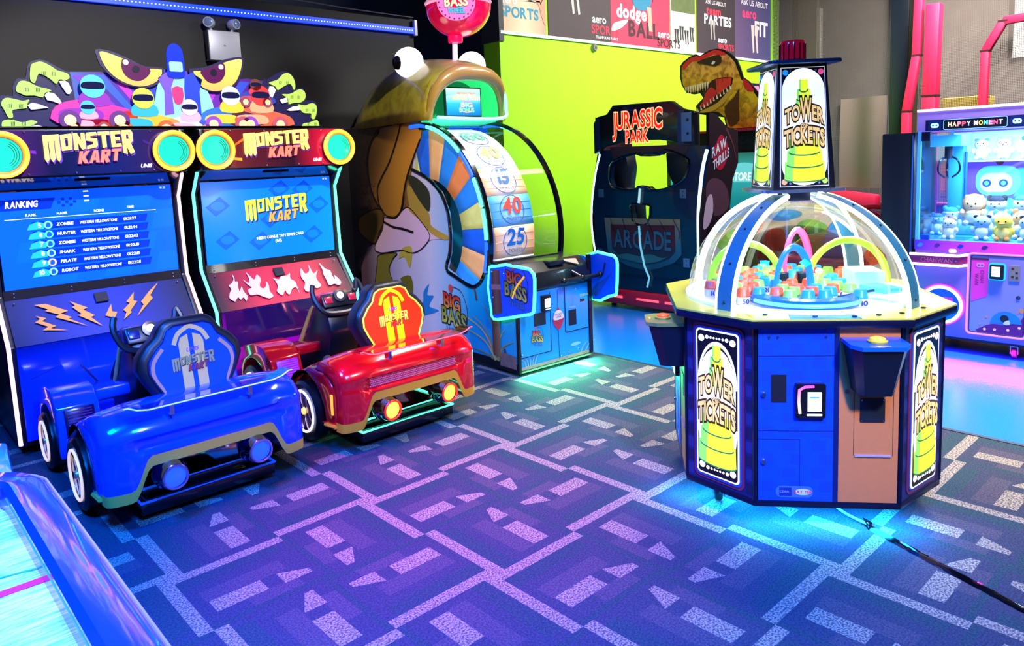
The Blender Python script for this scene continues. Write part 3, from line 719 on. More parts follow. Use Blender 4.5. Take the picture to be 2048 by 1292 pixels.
# posters above the lime wall
PW = Fr2((0, 6.5, 0), (1, 0, 0), (0, 0, 1))
def poster(label, x0, x1, m, z0=3.14):
    t = thing('wall_poster', label, 'poster', ((x0 + x1) / 2, 6.5, z0), group='posters above the lime wall')
    w = (x1 - x0) / 2
    MB().bx(-w, w, -0.012, 0, 0, 1.15).build('sheet', m, t)
    return t, Fr2((0, -0.013, 0), (1, 0, 0), (0, 0, 1))
def lines(t, f, items):
    for s, u, v, h, c, b in items:
        lettering('print', s, f, u, v, h, mat(c, 0.6), t, bold=b, w=0.002)
def leg_figure(t, f, cx, z, s, c):
    for pts in ([(-.12, .5), (.0, .5), (-.02, .25), (.0, .02), (-.05, .0), (-.08, .22)], [(.02, .5), (.14, .5), (.11, .25), (.14, .02), (.09, .0), (.05, .25)]):
        plate('jumping_legs', [(cx + a * s, z + b * s) for a, b in pts], f, 0.001, 0.003, mat(c, 0.6), t)
SAND = ramp_mat('sandy_print', [(0, '#caa57e'), (0.5, '#e4cba6'), (1, '#a98f77')], 'X', -0.4, 0.4, 0.5)
t, f = poster('sand coloured aero sports poster at the left end of the banner row', 5.96, 6.72, SAND)
lines(t, f, [('aero', -.36, .32, .09, '#f5f1ea', .02), ('SPORTS', -.38, .17, .12, '#1d8fb0', .025), ('FUNDS', -.08, .42, .11, '#d9c08f', 0)])
plate('arrow', [(-.05, .37), (.28, .40), (.28, .35), (.36, .46), (.28, .56), (.28, .52), (-.05, .54), (-.05, .53), (.29, .505), (.34, .46), (.29, .38), (-.05, .39)], f, 0.001, 0.003, mat('#e8dcc0'), t)
plate('hand_print', smooth_loop([(.2, .40), (.26, .34), (.30, .22), (.36, .12), (.37, .34), (.28, .46)], 3), f, 0.001, 0.003, mat('#c99072'), t)
t, f = poster('dark brown aero sports poster with jumping legs beside the red dodgeball poster', 6.76, 7.97, mat('#3d3134', 0.5, grain=.2, gscale=5))
leg_figure(t, f, -.12, .30, .75, '#b9b5b0')
lines(t, f, [('aero', .22, .24, .10, '#ffffff', .02), ('SPORTS', .20, .10, .11, '#e8304a', .02), ('TRAMPOLINE PARKS', .28, .04, .035, '#f0e4e4', .01)])
t, f = poster('red dodgeball poster with a player above the lime wall', 7.97, 9.31, mat('#d33050', 0.5, grain=.15, gscale=5))
lines(t, f, [('ASK US ABOUT', -.66, .63, .10, '#2a1418', .0), ('dodge', -.55, .36, .17, '#ffffff', .035), ('BALL', -.30, .13, .20, '#3a1c24', .035), ('aero', .38, .16, .10, '#ffffff', .02), ('SPORTS', .36, .03, .11, '#3a1c24', .02)])
plate('player_shirt', smooth_loop([(-.16, .52), (.10, .50), (.22, .62), (.24, 1.1), (-.16, 1.1), (-.22, .8)], 3), f, 0.001, 0.003, mat('#1f7fa0'), t)
plate('player_leg', [(.16, .22), (.24, .22), (.22, .55), (.12, .55)], f, 0.003, 0.003, mat('#caa28c'), t)
plate('splash', smooth_loop([(-.66, .16), (-.45, .22), (-.3, .34), (-.5, .30), (-.62, .26)], 3), f, 0.001, 0.002, mat('#f0d9d6'), t)
t, f = poster('pale poster with dancing silhouettes right of the dodgeball poster', 9.33, 9.97, mat('#d9d2c4', 0.5, grain=.1))
for k in range(4): leg_figure(t, f, -.18 + .13 * k, .10 + .05 * (k % 2), .42, '#2b2a2c')
plate('green_picture', rect(-.30, .56, .31, 1.14), f, 0.001, 0.002, mat('#5b6a3c', grain=.3, gscale=12), t)
t, f = poster('dark poster advertising team parties above the dinosaur', 10.02, 11.09, mat('#3a3036', 0.5, grain=.2, gscale=5))
lines(t, f, [('ASK US ABOUT', -.30, .76, .06, '#e8e0e0', .0), ('team', -.28, .60, .13, '#e8304a', .03), ('PARTIES', -.34, .46, .14, '#ffffff', .03), ('aero', .05, .20, .09, '#ffffff', .02), ('SPORTS', .05, .09, .09, '#e8304a', .02)])
leg_figure(t, f, -.12, .22, .6, '#9c948f')
t, f = poster('purple poster advertising aero fit at the right end of the banner row', 11.11, 12.28, ramp_mat('violet_print', [(0, '#5a4668'), (1, '#3c3a66')], 'X', -.5, .5, .5))
lines(t, f, [('ASK US ABOUT', -.40, .86, .09, '#f0e8f0', .0), ('aero', -.36, .66, .15, '#ef3b6e', .035), ('FIT', .04, .40, .22, '#ffffff', .035)])
leg_figure(t, f, .02, .10, .9, '#c2b2ac')
struct(MB().bx(5.94, 12.3, 6.47, 6.5, 3.105, 3.14).build('trim_3', mat('#e9efe0', 0.5), smooth=0))
# ============================================================ racing cabinets
FY = Vector((0, -1, 0))
def face_y(y): return Fr2((0, y, 0), (1, 0, 0), (0, 0, 1))   # faces the room (-y)

MON_H = [1.45, 1, 1, 1, 1, 1, 1.4]


def monster_logo(parent, fr, cx, v, w, c_top, c_kart, c_sh, lit=0.0, t=0.0, layer=0.004):
    h = w * 0.20
    lettering('title_shadow', 'MONSTER', fr, cx + w * .012, v - w * .018, h, mat(c_sh, .5), parent, w=layer, bold=.055, width=w, align='c', hs=MON_H, top=True, slope=.06, gap=.06, grow=.035, block=True)
    lettering('title_lettering', 'MONSTER', fr, cx, v, h, mat(c_top, .4, emit=lit), parent, w=layer + .002, bold=.055, width=w, align='c', hs=MON_H, top=True, slope=.06, gap=.06, t=t, block=True)
    lettering('subtitle_shadow', 'KART', fr, cx + w * .09, v - h * .87, h * .74, mat(c_sh, .5), parent, w=layer + .004, bold=.05, width=w * .47, align='c', shear=.2, slope=.05, grow=.05, gap=.06, block=True)
    lettering('subtitle_lettering', 'KART', fr, cx + w * .08, v - h * .83, h * .74, mat(c_kart, .4, emit=lit), parent, w=layer + .006, bold=.05, width=w * .47, align='c', shear=.2, slope=.05, t=t, gap=.06, block=True)


def cabinet(cx, th):
    t = thing('racing_cabinet', th['label'], 'arcade machine', (cx, 5.0, 0))
    prof = [(.10, .06), (.10, .67), (.32, .95), (.34, 1.50), (.22, 1.655), (.10, 1.665), (.10, 1.94), (.30, 1.965), (1.1, 1.965), (1.1, .06)]
    for s in (-1, 1):
        MB().yz(prof, s * .565, s * .525).build('side_panel', th['side'], t, bevel=.006)
        p = [(s * .562, y - .004, z) for y, z in ((.22, 1.65), (.335, 1.50), (.315, .955), (.095, .675), (.095, .08))]
        MB().tube(p, .0115, 8).build('neon_edge', neon(th['neon'], th['neon_s']), t)
    MB().bx(-.525, .525, .36, 1.05, .06, 1.95).build('body', BLACK, t)
    for fx in (-.45, .45):
        for fy in (.25, 1.0):
            MB().lathe([(0, 0), (.035, 0), (.035, .02), (.018, .025), (.018, .065), (0, .065)], (fx, fy, 0), n=14).build('foot', DARKMET, t)
    # screen
    sc = MB().bx(-.522, .522, .325, .36, .955, 1.61).build('screen_bezel', BLACKG, t, bevel=.004)
    f = face_y(.322)
    scr = plate('screen', rect(-.512, .985, .512, 1.58), f, 0, .002, mat(th['scr'], .15, emit=.85), t)
    th['screen_art'](scr, Fr2((0, .320, 0), (1, 0, 0), (0, 0, 1)))
    # bezel rails with screws
    rail = MB().yz([(.315, .925), (.345, .925), (.345, .985), (.322, .985)], -.524, .524).build('lower_rail', mat('#1c1416', .3, coat=.4), t)
    for k in range(4):
        for zz in (.962, .94): MB().sphere((-.47 + .313 * k, .316, zz), .006, 8, 6).build('screw', CHROME, rail)
    # console slope
    C, D = Vector((0, .318, .925)), Vector((0, .10, .67))
    v = (D - C).normalized()
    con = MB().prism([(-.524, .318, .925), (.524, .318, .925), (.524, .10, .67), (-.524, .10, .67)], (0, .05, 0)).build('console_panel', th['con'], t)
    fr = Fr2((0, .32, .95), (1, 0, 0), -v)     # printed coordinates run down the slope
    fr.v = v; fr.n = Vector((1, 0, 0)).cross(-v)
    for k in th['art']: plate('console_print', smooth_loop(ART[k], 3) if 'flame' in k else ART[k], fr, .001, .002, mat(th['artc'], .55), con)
    g = plate('speaker_grille', rect(-.045, .062, .03, .133), fr, .002, .006, mat('#0b0a10', .6), con)
    for k in range(6): plate('grille_slot', rect(-.040, .068 + k * .011, .025, .072 + k * .011), fr, .008, .001, mat('#2b2838', .5), g)
    for sx in (-.48, .48): MB().sphere(fr(sx, .06, .003), .006, 8, 6).build('screw', CHROME, con)
    # lower glossy panel
    lp = MB().bx(-.524, .524, .105, .14, .09, .67).build('lower_panel', th['low'], t)
    th['low_art'](lp, face_y(.104))
    MB().bx(-.524, .524, .12, .16, .06, .09).build('kick_strip', BLACK, t)
    # marquee
    mq = MB().bx(-.55, .55, .115, .34, 1.665, 1.945).build('marquee_box', BLACK, t, bevel=.004)
    f = face_y(.114)
    plate('marquee_face', rect(-.545, 1.672, .545, 1.94), f, 0, .004, th['marq'], mq)
    fm = face_y(.109)
    for u0, v0, u1, v1, c in th['marq_rays']: plate('marquee_print', [(u0, v0), (u1, v1), (u1, v1 + .02)], fm, .0005, .001, mat(c, .3), mq)
    monster_logo(mq, fm, -.01, 1.825, .50, '#ffdc58', '#ff6a50', '#6a34c0', lit=1.15, t=.012)
    lettering('maker_mark', 'UNIS', fm, .27, 1.70, .022, mat('#ffffff', .4, emit=.8), mq, bold=.03, shear=.3)
    for u in (-.35, -.1, .15, .35):
        for vv in (1.683, 1.93): MB().sphere(fm(u, vv, .004), .006, 8, 6).build('screw', CHROME, mq)
    hood = MB().yz([(.115, 1.66), (.345, 1.58), (.345, 1.62), (.34, 1.668), (.115, 1.668)], -.524, .524).build('marquee_hood', BLACKG, t)
    MB().bx(-.10, .10, .17, .19, 1.63, 1.636).build('hood_plate', mat('#11131d', .3), hood)
    for s in (-1, 1):
        c = (s * .475, 1.80, .03)
        bz = MB().lathe([(.0, .115), (.128, .115), (.132, .07), (.118, .055), (.10, .075)], (s * .475, 0, 1.80), 'y', 36).build('ring_housing', mat('#3a1508', .4), t)
        MB().tube(ring_path((s * .475, 1.80, .0), .122, face_y(.062), 40), .013, 8, True).build('ring_light', neon('#ff8c22', 2.6), bz)
        MB().tube(ring_path((s * .475, 1.80, .0), .106, face_y(.066), 40), .006, 8, True).build('ring_light', neon('#ff6a14', 1.6), bz)
        plate('ring_cover', disc(s * .475, 1.80, .098, 36), face_y(.078), 0, .006, mat('#18c98a', .15, emit=.55, ecol='#22d99a', coat=.6), bz)
        for r in (.06, .072, .084): MB().tube([face_y(.071)(s * .475 + r * cos(a), 1.80 + r * sin(a)) for a in [radians(-60 + 12 * i) for i in range(11)]], .002, 5).build('cover_rib', mat('#0b7a5a', .3), bz)
    MB().bx(-.55, .55, .30, .9, 1.945, 1.965).build('roof', BLACK, t)
    return t


def art_ranking(p, f):
    bgm, bar = mat('#0b63f2', .2, emit=.55), mat('#0632b8', .2, emit=.45)
    wt = mat('#eaf6ff', .3, emit=1.0)
    for i in range(6):
        for j in range(4):
            if (i + j) % 2: plate('screen_tile', [(min(.505, max(-.505, a * .8 + b * .25)), c) for a, b, c in ((-.55 + i * .2, 0, 1.0 + j * .145), (-.35 + i * .2, 0, 1.0 + j * .145), (-.35 + i * .2, .15, 1.125 + j * .145), (-.55 + i * .2, .15, 1.125 + j * .145))], f, .0002, .0004, bgm, p)
    plate('title_bar', [(-.51, 1.468), (-.22, 1.468), (-.19, 1.535), (-.51, 1.535)], f, .001, .001, bar, p)
    lettering('screen_title', 'RANKING', f, -.46, 1.485, .038, mat('#ffe7c0', .3, emit=1.1), p, bold=.03, shear=.15, width=.17)
    for i in range(5):
        for j in range(3):
            if (i + j) % 2: plate('checker', rect(-.18 + i * .022, 1.475 + j * .02, -.162 + i * .022, 1.491 + j * .02), f, .001, .001, bar, p)
    for u, s in ((-.36, 'RANK'), (-.19, 'NAME'), (.02, 'SCENE'), (.22, 'TIME')): lettering('column_head', s, f, u, 1.428 + (u > .1) * .01, .014, wt, p, bold=.03)
    plate('rule', rect(-.47, 1.412, .40, 1.415), f, .001, .001, wt, p)
    rows = [('5', 'ZOMBIE', '01:21:27'), ('6', 'HUNTER', '01:21:44'), ('7', 'ZOMBIE', '01:22:02'), ('8', 'SHARK', '01:22:10'), ('9', 'PIRATE', '01:22:15'), ('10', 'ROBOT', '01:22:28')]
    for i, (a, b, c) in enumerate(rows):
        z = 1.355 - i * .059
        plate('row_bar', [(-.35, z - .012), (.33, z - .012), (.345, z + .036), (-.33, z + .036)], f, .0008, .0006, bar, p)
        plate('rank_tab', [(-.36, z - .012), (-.27, z - .012), (-.255, z + .02), (-.30, z + .036), (-.345, z + .02)], f, .0014, .0006, mat('#1fa8ff', .3, emit=.8), p)
        plate('avatar', disc(-.245, z + .012, .024, 16), f, .002, .0006, mat(('#7fe8ff', '#58c8e8', '#68d8f0', '#9ae8ff', '#ffb0c8', '#8ae0ff')[i], .3, emit=.7), p)
        plate('avatar_face', smooth_loop([(-.258, z + .002), (-.245, z - .004), (-.232, z + .004), (-.236, z + .024), (-.252, z + .026)], 3), f, .0026, .0006, mat('#0d5fc0', .3, emit=.4), p)
        lettering('row_text', a, f, -.30 - .02 * (len(a) > 1), z, .026, wt, p, bold=.03)
        lettering('row_text', b, f, -.20, z + .003, .018, wt, p, bold=.03, shear=.15)
        lettering('row_text', 'WESTERN YELLOWSTONE', f, -.07, z + .003, .017, wt, p, bold=.02, shear=.15, width=.22)
        lettering('row_text', c, f, .19, z + .004, .018, wt, p, bold=.02, shear=.1, width=.08)
    lettering('corner_mark', '10 25', f, .44, 1.555, .012, wt, p, bold=.02)
    for z in (1.56, 1.53, 1.50): plate('reflection_mark', rect(-.03, z, .0, z + .008), f, .001, .0006, wt, p)


def art_title(p, f):
    sh = mat('#0a58e0', .2, emit=.55)
    for i, (u, v) in enumerate(((.08, 1.50), (.27, 1.49), (.17, 1.40), (.40, 1.36), (-.35, 1.15), (-.1, 1.12), (.0, 1.28), (.33, 1.13), (-.4, 1.40))):
        plate('screen_tile', [(u - .09, v), (u - .02, v - .07), (u + .09, v), (u + .02, v + .07)], f, .0002, .0004, sh, p)
        plate('screen_ghost', smooth_loop([(u - .05, v), (u - .01, v - .03), (u + .05, v - .01), (u + .03, v + .03), (u - .03, v + .03)], 3), f, .0007, .0004, mat('#0c6cf0', .2, emit=.6), p)
    monster_logo(p, f, .05, 1.345, .50, '#d4f032', '#ff9a28', '#101c66', lit=.75, layer=.002)
    wt = mat('#ffe9d6', .3, emit=1.0)
    lettering('screen_line', 'INSERT COINS & TAP / SWIPE CARD', f, .06, 1.135, .020, wt, p, bold=.02, width=.38, align='c', slope=.02)
    lettering('screen_line', '(0/1)', f, .04, 1.10, .020, wt, p, bold=.02, align='c')
    lettering('corner_mark', '10 25', f, .45, 1.555, .012, wt, p, bold=.02)


def low_blue(p, f):
    plate('flag_print', smooth_loop([(-.05, .30), (.02, .52), (.16, .53), (.24, .40), (.22, .24), (.10, .20)], 4), f, .0005, .001, mat('#06123e', .2, coat=.6), p)
    w = mat('#e8f0ff', .4)
    plate('skull_print', smooth_loop([(.10, .40), (.12, .45), (.17, .45), (.18, .40), (.165, .37), (.12, .37)], 3), f, .002, .001, w, p)
    for u in (.125, .158): plate('skull_eye', disc(u, .41, .012, 10), f, .0032, .0006, mat('#06123e'), p)
    plate('crossbone', band([(.07, .30), (.19, .37)], .016), f, .002, .001, w, p)
    plate('crossbone', band([(.07, .36), (.19, .30)], .016), f, .0026, .001, w, p)
    plate('mast_print', band([(-.20, .50), (-.02, .22)], .012, .6), f, .0005, .001, mat('#1a1450', .3), p)
    plate('sail_shadow', [(-.48, .46), (-.24, .54), (-.44, .48)], f, .0005, .001, mat('#0a2a90', .3), p)


def low_red(p, f):
    plate('dark_print', [(-.5, .40), (.52, .40), (.52, .66), (-.5, .66)], f, .0005, .001, ramp_mat('night_print', [(0, '#240a4a'), (1, '#170c38')], 'X', -.5, .5, .12, coat=.8), p)
    plate('rock_print', [(-.30, .10), (-.12, .38), (.02, .30), (.10, .10)], f, .002, .001, mat('#2a0a5a', .2, coat=.6), p)
    plate('torch_print', smooth_loop([(.20, .48), (.24, .45), (.30, .48), (.27, .54), (.25, .60), (.23, .54)], 3), f, .002, .001, mat('#ff4a6a', .3, emit=.3), p)
    plate('post_print', rect(.37, .25, .385, .66), f, .002, .001, mat('#b02a6a', .3), p)


TH_BLUE = dict(label='racing cabinet showing a ranking table, with pale pink neon edges and lightning bolts', side=mat('#0a0d1c', .3), neon='#ffb4c4', neon_s=1.9, scr='#0a55f0',
               screen_art=art_ranking, con=ramp_mat('bolt_console', [(0, '#081448'), (.5, '#0b2a9c'), (1, '#07103a')], 'X', -.5, .5, .55), art=['bolt1', 'bolt2', 'bolt3', 'bolt4', 'bolt5', 'bolt6'], artc='#ff9a3c',
               low=ramp_mat('blue_gloss', [(0, '#0a3cf0'), (.6, '#0838e0'), (1, '#061a70')], 'Z', .1, .68, .10, coat=1.0), low_art=low_blue,
               marq=ramp_mat('navy_marquee', [(0, '#5a1a6a'), (.3, '#0c1038'), (.6, '#0a1c58'), (1, '#3a1440')], 'X', -.55, .55, .25, coat=.5), marq_rays=[(-.54, 1.85, -.30, 1.80, '#7a2a9a'), (-.54, 1.72, -.33, 1.75, '#5a1a7a'), (.54, 1.75, .30, 1.86, '#3a1a6a')])
TH_RED = dict(label='racing cabinet showing the title screen, with mint neon edges and pale flames', side=mat('#0a0a10', .3), neon='#58ffc4', neon_s=2.2, scr='#0a6cf5',
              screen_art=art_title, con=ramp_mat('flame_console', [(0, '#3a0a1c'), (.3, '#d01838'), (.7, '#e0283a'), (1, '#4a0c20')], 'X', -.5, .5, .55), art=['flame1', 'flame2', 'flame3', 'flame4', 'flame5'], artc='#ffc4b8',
              low=ramp_mat('magenta_gloss', [(0, '#6a0a6a'), (.45, '#b80a9a'), (1, '#2a0c58')], 'Z', .1, .68, .10, coat=1.0), low_art=low_red,
              marq=ramp_mat('red_marquee', [(0, '#8a2410'), (.3, '#5a0a1c'), (.6, '#2a0a1c'), (1, '#f0103a')], 'X', -.55, .55, .25, coat=.5), marq_rays=[(-.54, 1.70, -.26, 1.86, '#e06a18'), (-.54, 1.76, -.28, 1.72, '#ffae28'), (.54, 1.70, .32, 1.80, '#ff2a4a')])
cabinet(1.215, TH_BLUE)
cabinet(2.44, TH_RED)

# ---- topper across both cabinets
tp = thing('cabinet_topper', 'cut-out topper with yellow monster eyes and green clawed fingers above both racing cabinets', 'topper sign', (1.83, 5.2, 1.967))
_dz = -.017
FT = Fr2((0, 0, _dz), (1, 0, 0), (0, 0, 1))
cut = lambda pts: [(u, max(v, .0 - _dz)) for u, v in pts]
for nm in ('hand_l', 'hand_r'):
    plate('hand_board', cut(smooth_loop(ART[nm], 2)), FT, 0, .012, mat('#150c44', .4, coat=.3), tp)
    plate('hand_border', [(u * 1.0, v) for u, v in cut(smooth_loop(ART[nm], 2))], FT, -.006, .006, mat('#5a1a78', .4), tp)
plate('back_board', cut(ART['board']), FT, -.012, .010, ramp_mat('purple_print', [(0, '#3a7ac8'), (.22, '#4a1a8a'), (.45, '#2a3ac8'), (.7, '#6a18a0'), (1, '#2a0a58')], 'X', -.8, .65, .4), tp)
for i, (u0, u1, v1, c_) in enumerate(((-.66, -.60, .33, '#7a2ad0'), (-.55, -.48, .34, '#2a58f0'), (-.42, -.36, .30, '#c02ab0'), (-.30, -.24, .25, '#5a1aa0'), (.17, .22, .24, '#b02ad0'), (.30, .36, .25, '#e03a90'), (.40, .47, .33, '#2a48e0'), (.50, .56, .32, '#8a1aa0'))):
    plate('ray_print', cut([(u0 * .5, .02), (u1 * .5, .02), (u1, v1), (u0, v1)]), FT, -.0015 + i * .0002, .001, mat(c_, .4, emit=.12), tp)
for i in range(1, 9):
    k = 'finger%d' % i
    fp = cut(smooth_loop(ART[k], 3))
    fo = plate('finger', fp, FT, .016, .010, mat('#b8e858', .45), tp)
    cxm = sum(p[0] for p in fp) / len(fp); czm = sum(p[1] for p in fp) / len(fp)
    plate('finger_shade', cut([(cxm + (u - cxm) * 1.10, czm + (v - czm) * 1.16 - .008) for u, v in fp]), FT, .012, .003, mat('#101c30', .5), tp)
    for q in (-.3, .25):
        for d in range(3): plate('knuckle_line', band([(cxm + q * .1 + d * .008, czm + .012), (cxm + q * .1 + d * .008 - .003, czm - .012)], .003), FT, .0265, .001, mat('#24401c'), fo)
    if i < 8: plate('claw', cut(ART['claw%d' % i]), FT, .018, .010, mat('#f6eee6', .4), tp)
for s_, cx0 in (('l', 1), ('r', -1)):
    eo = plate('eye_outline', smooth_loop(ART['eye_' + s_], 2), FT, .014, .012, mat('#1a1048', .4), tp)
    plate('eye_white', smooth_loop(ART['eye_%s_y' % s_], 2), FT, .0265, .004, ramp_mat('eye_yellow_' + s_, [(0, '#ffb060'), (.5, '#ffd75a'), (1, '#ffe070')], 'Z', .22, .48, .35), eo)
    plate('iris', smooth_loop(ART['iris_' + s_], 2), FT, .031, .003, mat('#5a0a4c', .3), eo)
    (pu, pv), (pu2, _), (hu, hv), (hu2, _) = ART['pts_' + s_]
    plate('pupil', disc(pu, pv, abs(pu2 - pu), 18), FT, .0345, .002, mat('#14102c', .3), eo)
    plate('eye_glint', disc(hu, hv, abs(hu2 - hu), 16), FT, .0345, .002, mat('#ffffff', .3), eo)


def racer(u, v, s, body, helm, trim, wheel, name='racer_cutout'):
    """plain helmeted driver in a kart, as flat layered print"""
    plate = lambda n_, p_, *a_: globals()['plate'](n_, cut(p_), *a_)
    r = plate(name, smooth_loop([(u - 1.25 * s, v - .55 * s), (u + 1.25 * s, v - .55 * s), (u + 1.3 * s, v - .1 * s), (u + .5 * s, v + .15 * s), (u + .45 * s, v + .3 * s), (u - .5 * s, v + .3 * s), (u - 1.25 * s, v + .05 * s)], 3), FT, .020, .012, mat(body, .4, emit=.22), tp)
    plate('kart_nose', smooth_loop([(u - 1.1 * s, v - .35 * s), (u + .2 * s, v - .4 * s), (u + .1 * s, v - .05 * s), (u - 1.0 * s, v - .05 * s)], 3), FT, .0325, .002, mat(trim, .4, emit=.22), r)
    plate('driver_suit', smooth_loop([(u - .45 * s, v + .1 * s), (u + .5 * s, v + .1 * s), (u + .4 * s, v + .55 * s), (u - .35 * s, v + .55 * s)], 3), FT, .0325, .003, mat(trim, .4, emit=.25), r)
    plate('helmet', disc(u, v + .78 * s, .42 * s, 18), FT, .0355, .004, mat(helm, .3, emit=.22), r)
    plate('visor', smooth_loop([(u - .34 * s, v + .70 * s), (u + .34 * s, v + .70 * s), (u + .3 * s, v + .92 * s), (u - .3 * s, v + .92 * s)], 3), FT, .040, .002, mat('#1a1c40', .15), r)
    for du in (-.85, .8):
        w = plate('wheel', disc(u + du * s, v - .45 * s, .36 * s, 18), FT, .0355, .004, mat(wheel, .5, emit=.2), r)
        plate('wheel_hub', disc(u + du * s, v - .45 * s, .2 * s, 14), FT, .040, .002, mat('#ffd08a', .3, emit=.5), r)


racer(-.56, .13, .17, '#e02a8a', '#58d0d8', '#8a1a9a', '#5a1a6a')
racer(-.60, .055, .10, '#c03a5a', '#4ac0e8', '#f0a0a0', '#a02a3a')
racer(-.27, .07, .16, '#ffb428', '#c8e048', '#20a8c0', '#c85a20')
racer(.31, .10, .16, '#2a6af0', '#c8e4f8', '#f0c030', '#8a3ab0')
racer(.53, .10, .17, '#e05a3a', '#e83a3a', '#f0a070', '#b04a5a')
racer(.50, .23, .10, '#2a3a9a', '#6a3a30', '#d03a4a', '#8a3a50')
racer(.02, .04, .13, '#fff4e4', '#f4d0c8', '#f0a8c0', '#c08a9a')
# tall middle figure: plain suit and blue crash helmet
mf = plate('figure_suit', smooth_loop([(-.20, .07), (.16, .07), (.17, .22), (.11, .31), (.06, .33), (-.11, .33), (-.16, .30), (-.19, .2)], 3), FT, .016, .010, mat('#8ad0c8', .4, emit=.2), tp)
plate('vest', [(-.14, .09), (-.08, .10), (-.085, .27), (-.05, .36), (-.10, .375), (-.165, .33), (-.13, .25)], FT, .0275, .003, mat('#6a48d8', .4, emit=.3), mf)
plate('vest', [(.10, .09), (.0, .10), (.0, .27), (.01, .35), (.06, .375), (.125, .33), (.10, .25)], FT, .0275, .003, mat('#1238d8', .4, emit=.3), mf)
plate('chest_badge', smooth_loop([(-.07, .17), (-.02, .17), (-.01, .27), (-.08, .27)], 2), FT, .0275, .002, mat('#e02a6a', .4, emit=.3), mf)
hd = plate('helmet', smooth_loop([(-.10, .40), (-.095, .34), (.0, .34), (.012, .40), (.01, .47), (.0, .53), (-.04, .56), (-.08, .54), (-.10, .48)], 3), FT, .031, .008, mat('#1030c8', .25, emit=.25, coat=.5), tp)
plate('visor', rrect(-.088, .375, -.002, .44, .012), FT, .0395, .003, mat('#9ad8c8', .2, emit=.2), hd)
MB().bx(-.9, .9, 0, .30, .0, .014).build('topper_base', BLACK, tp)

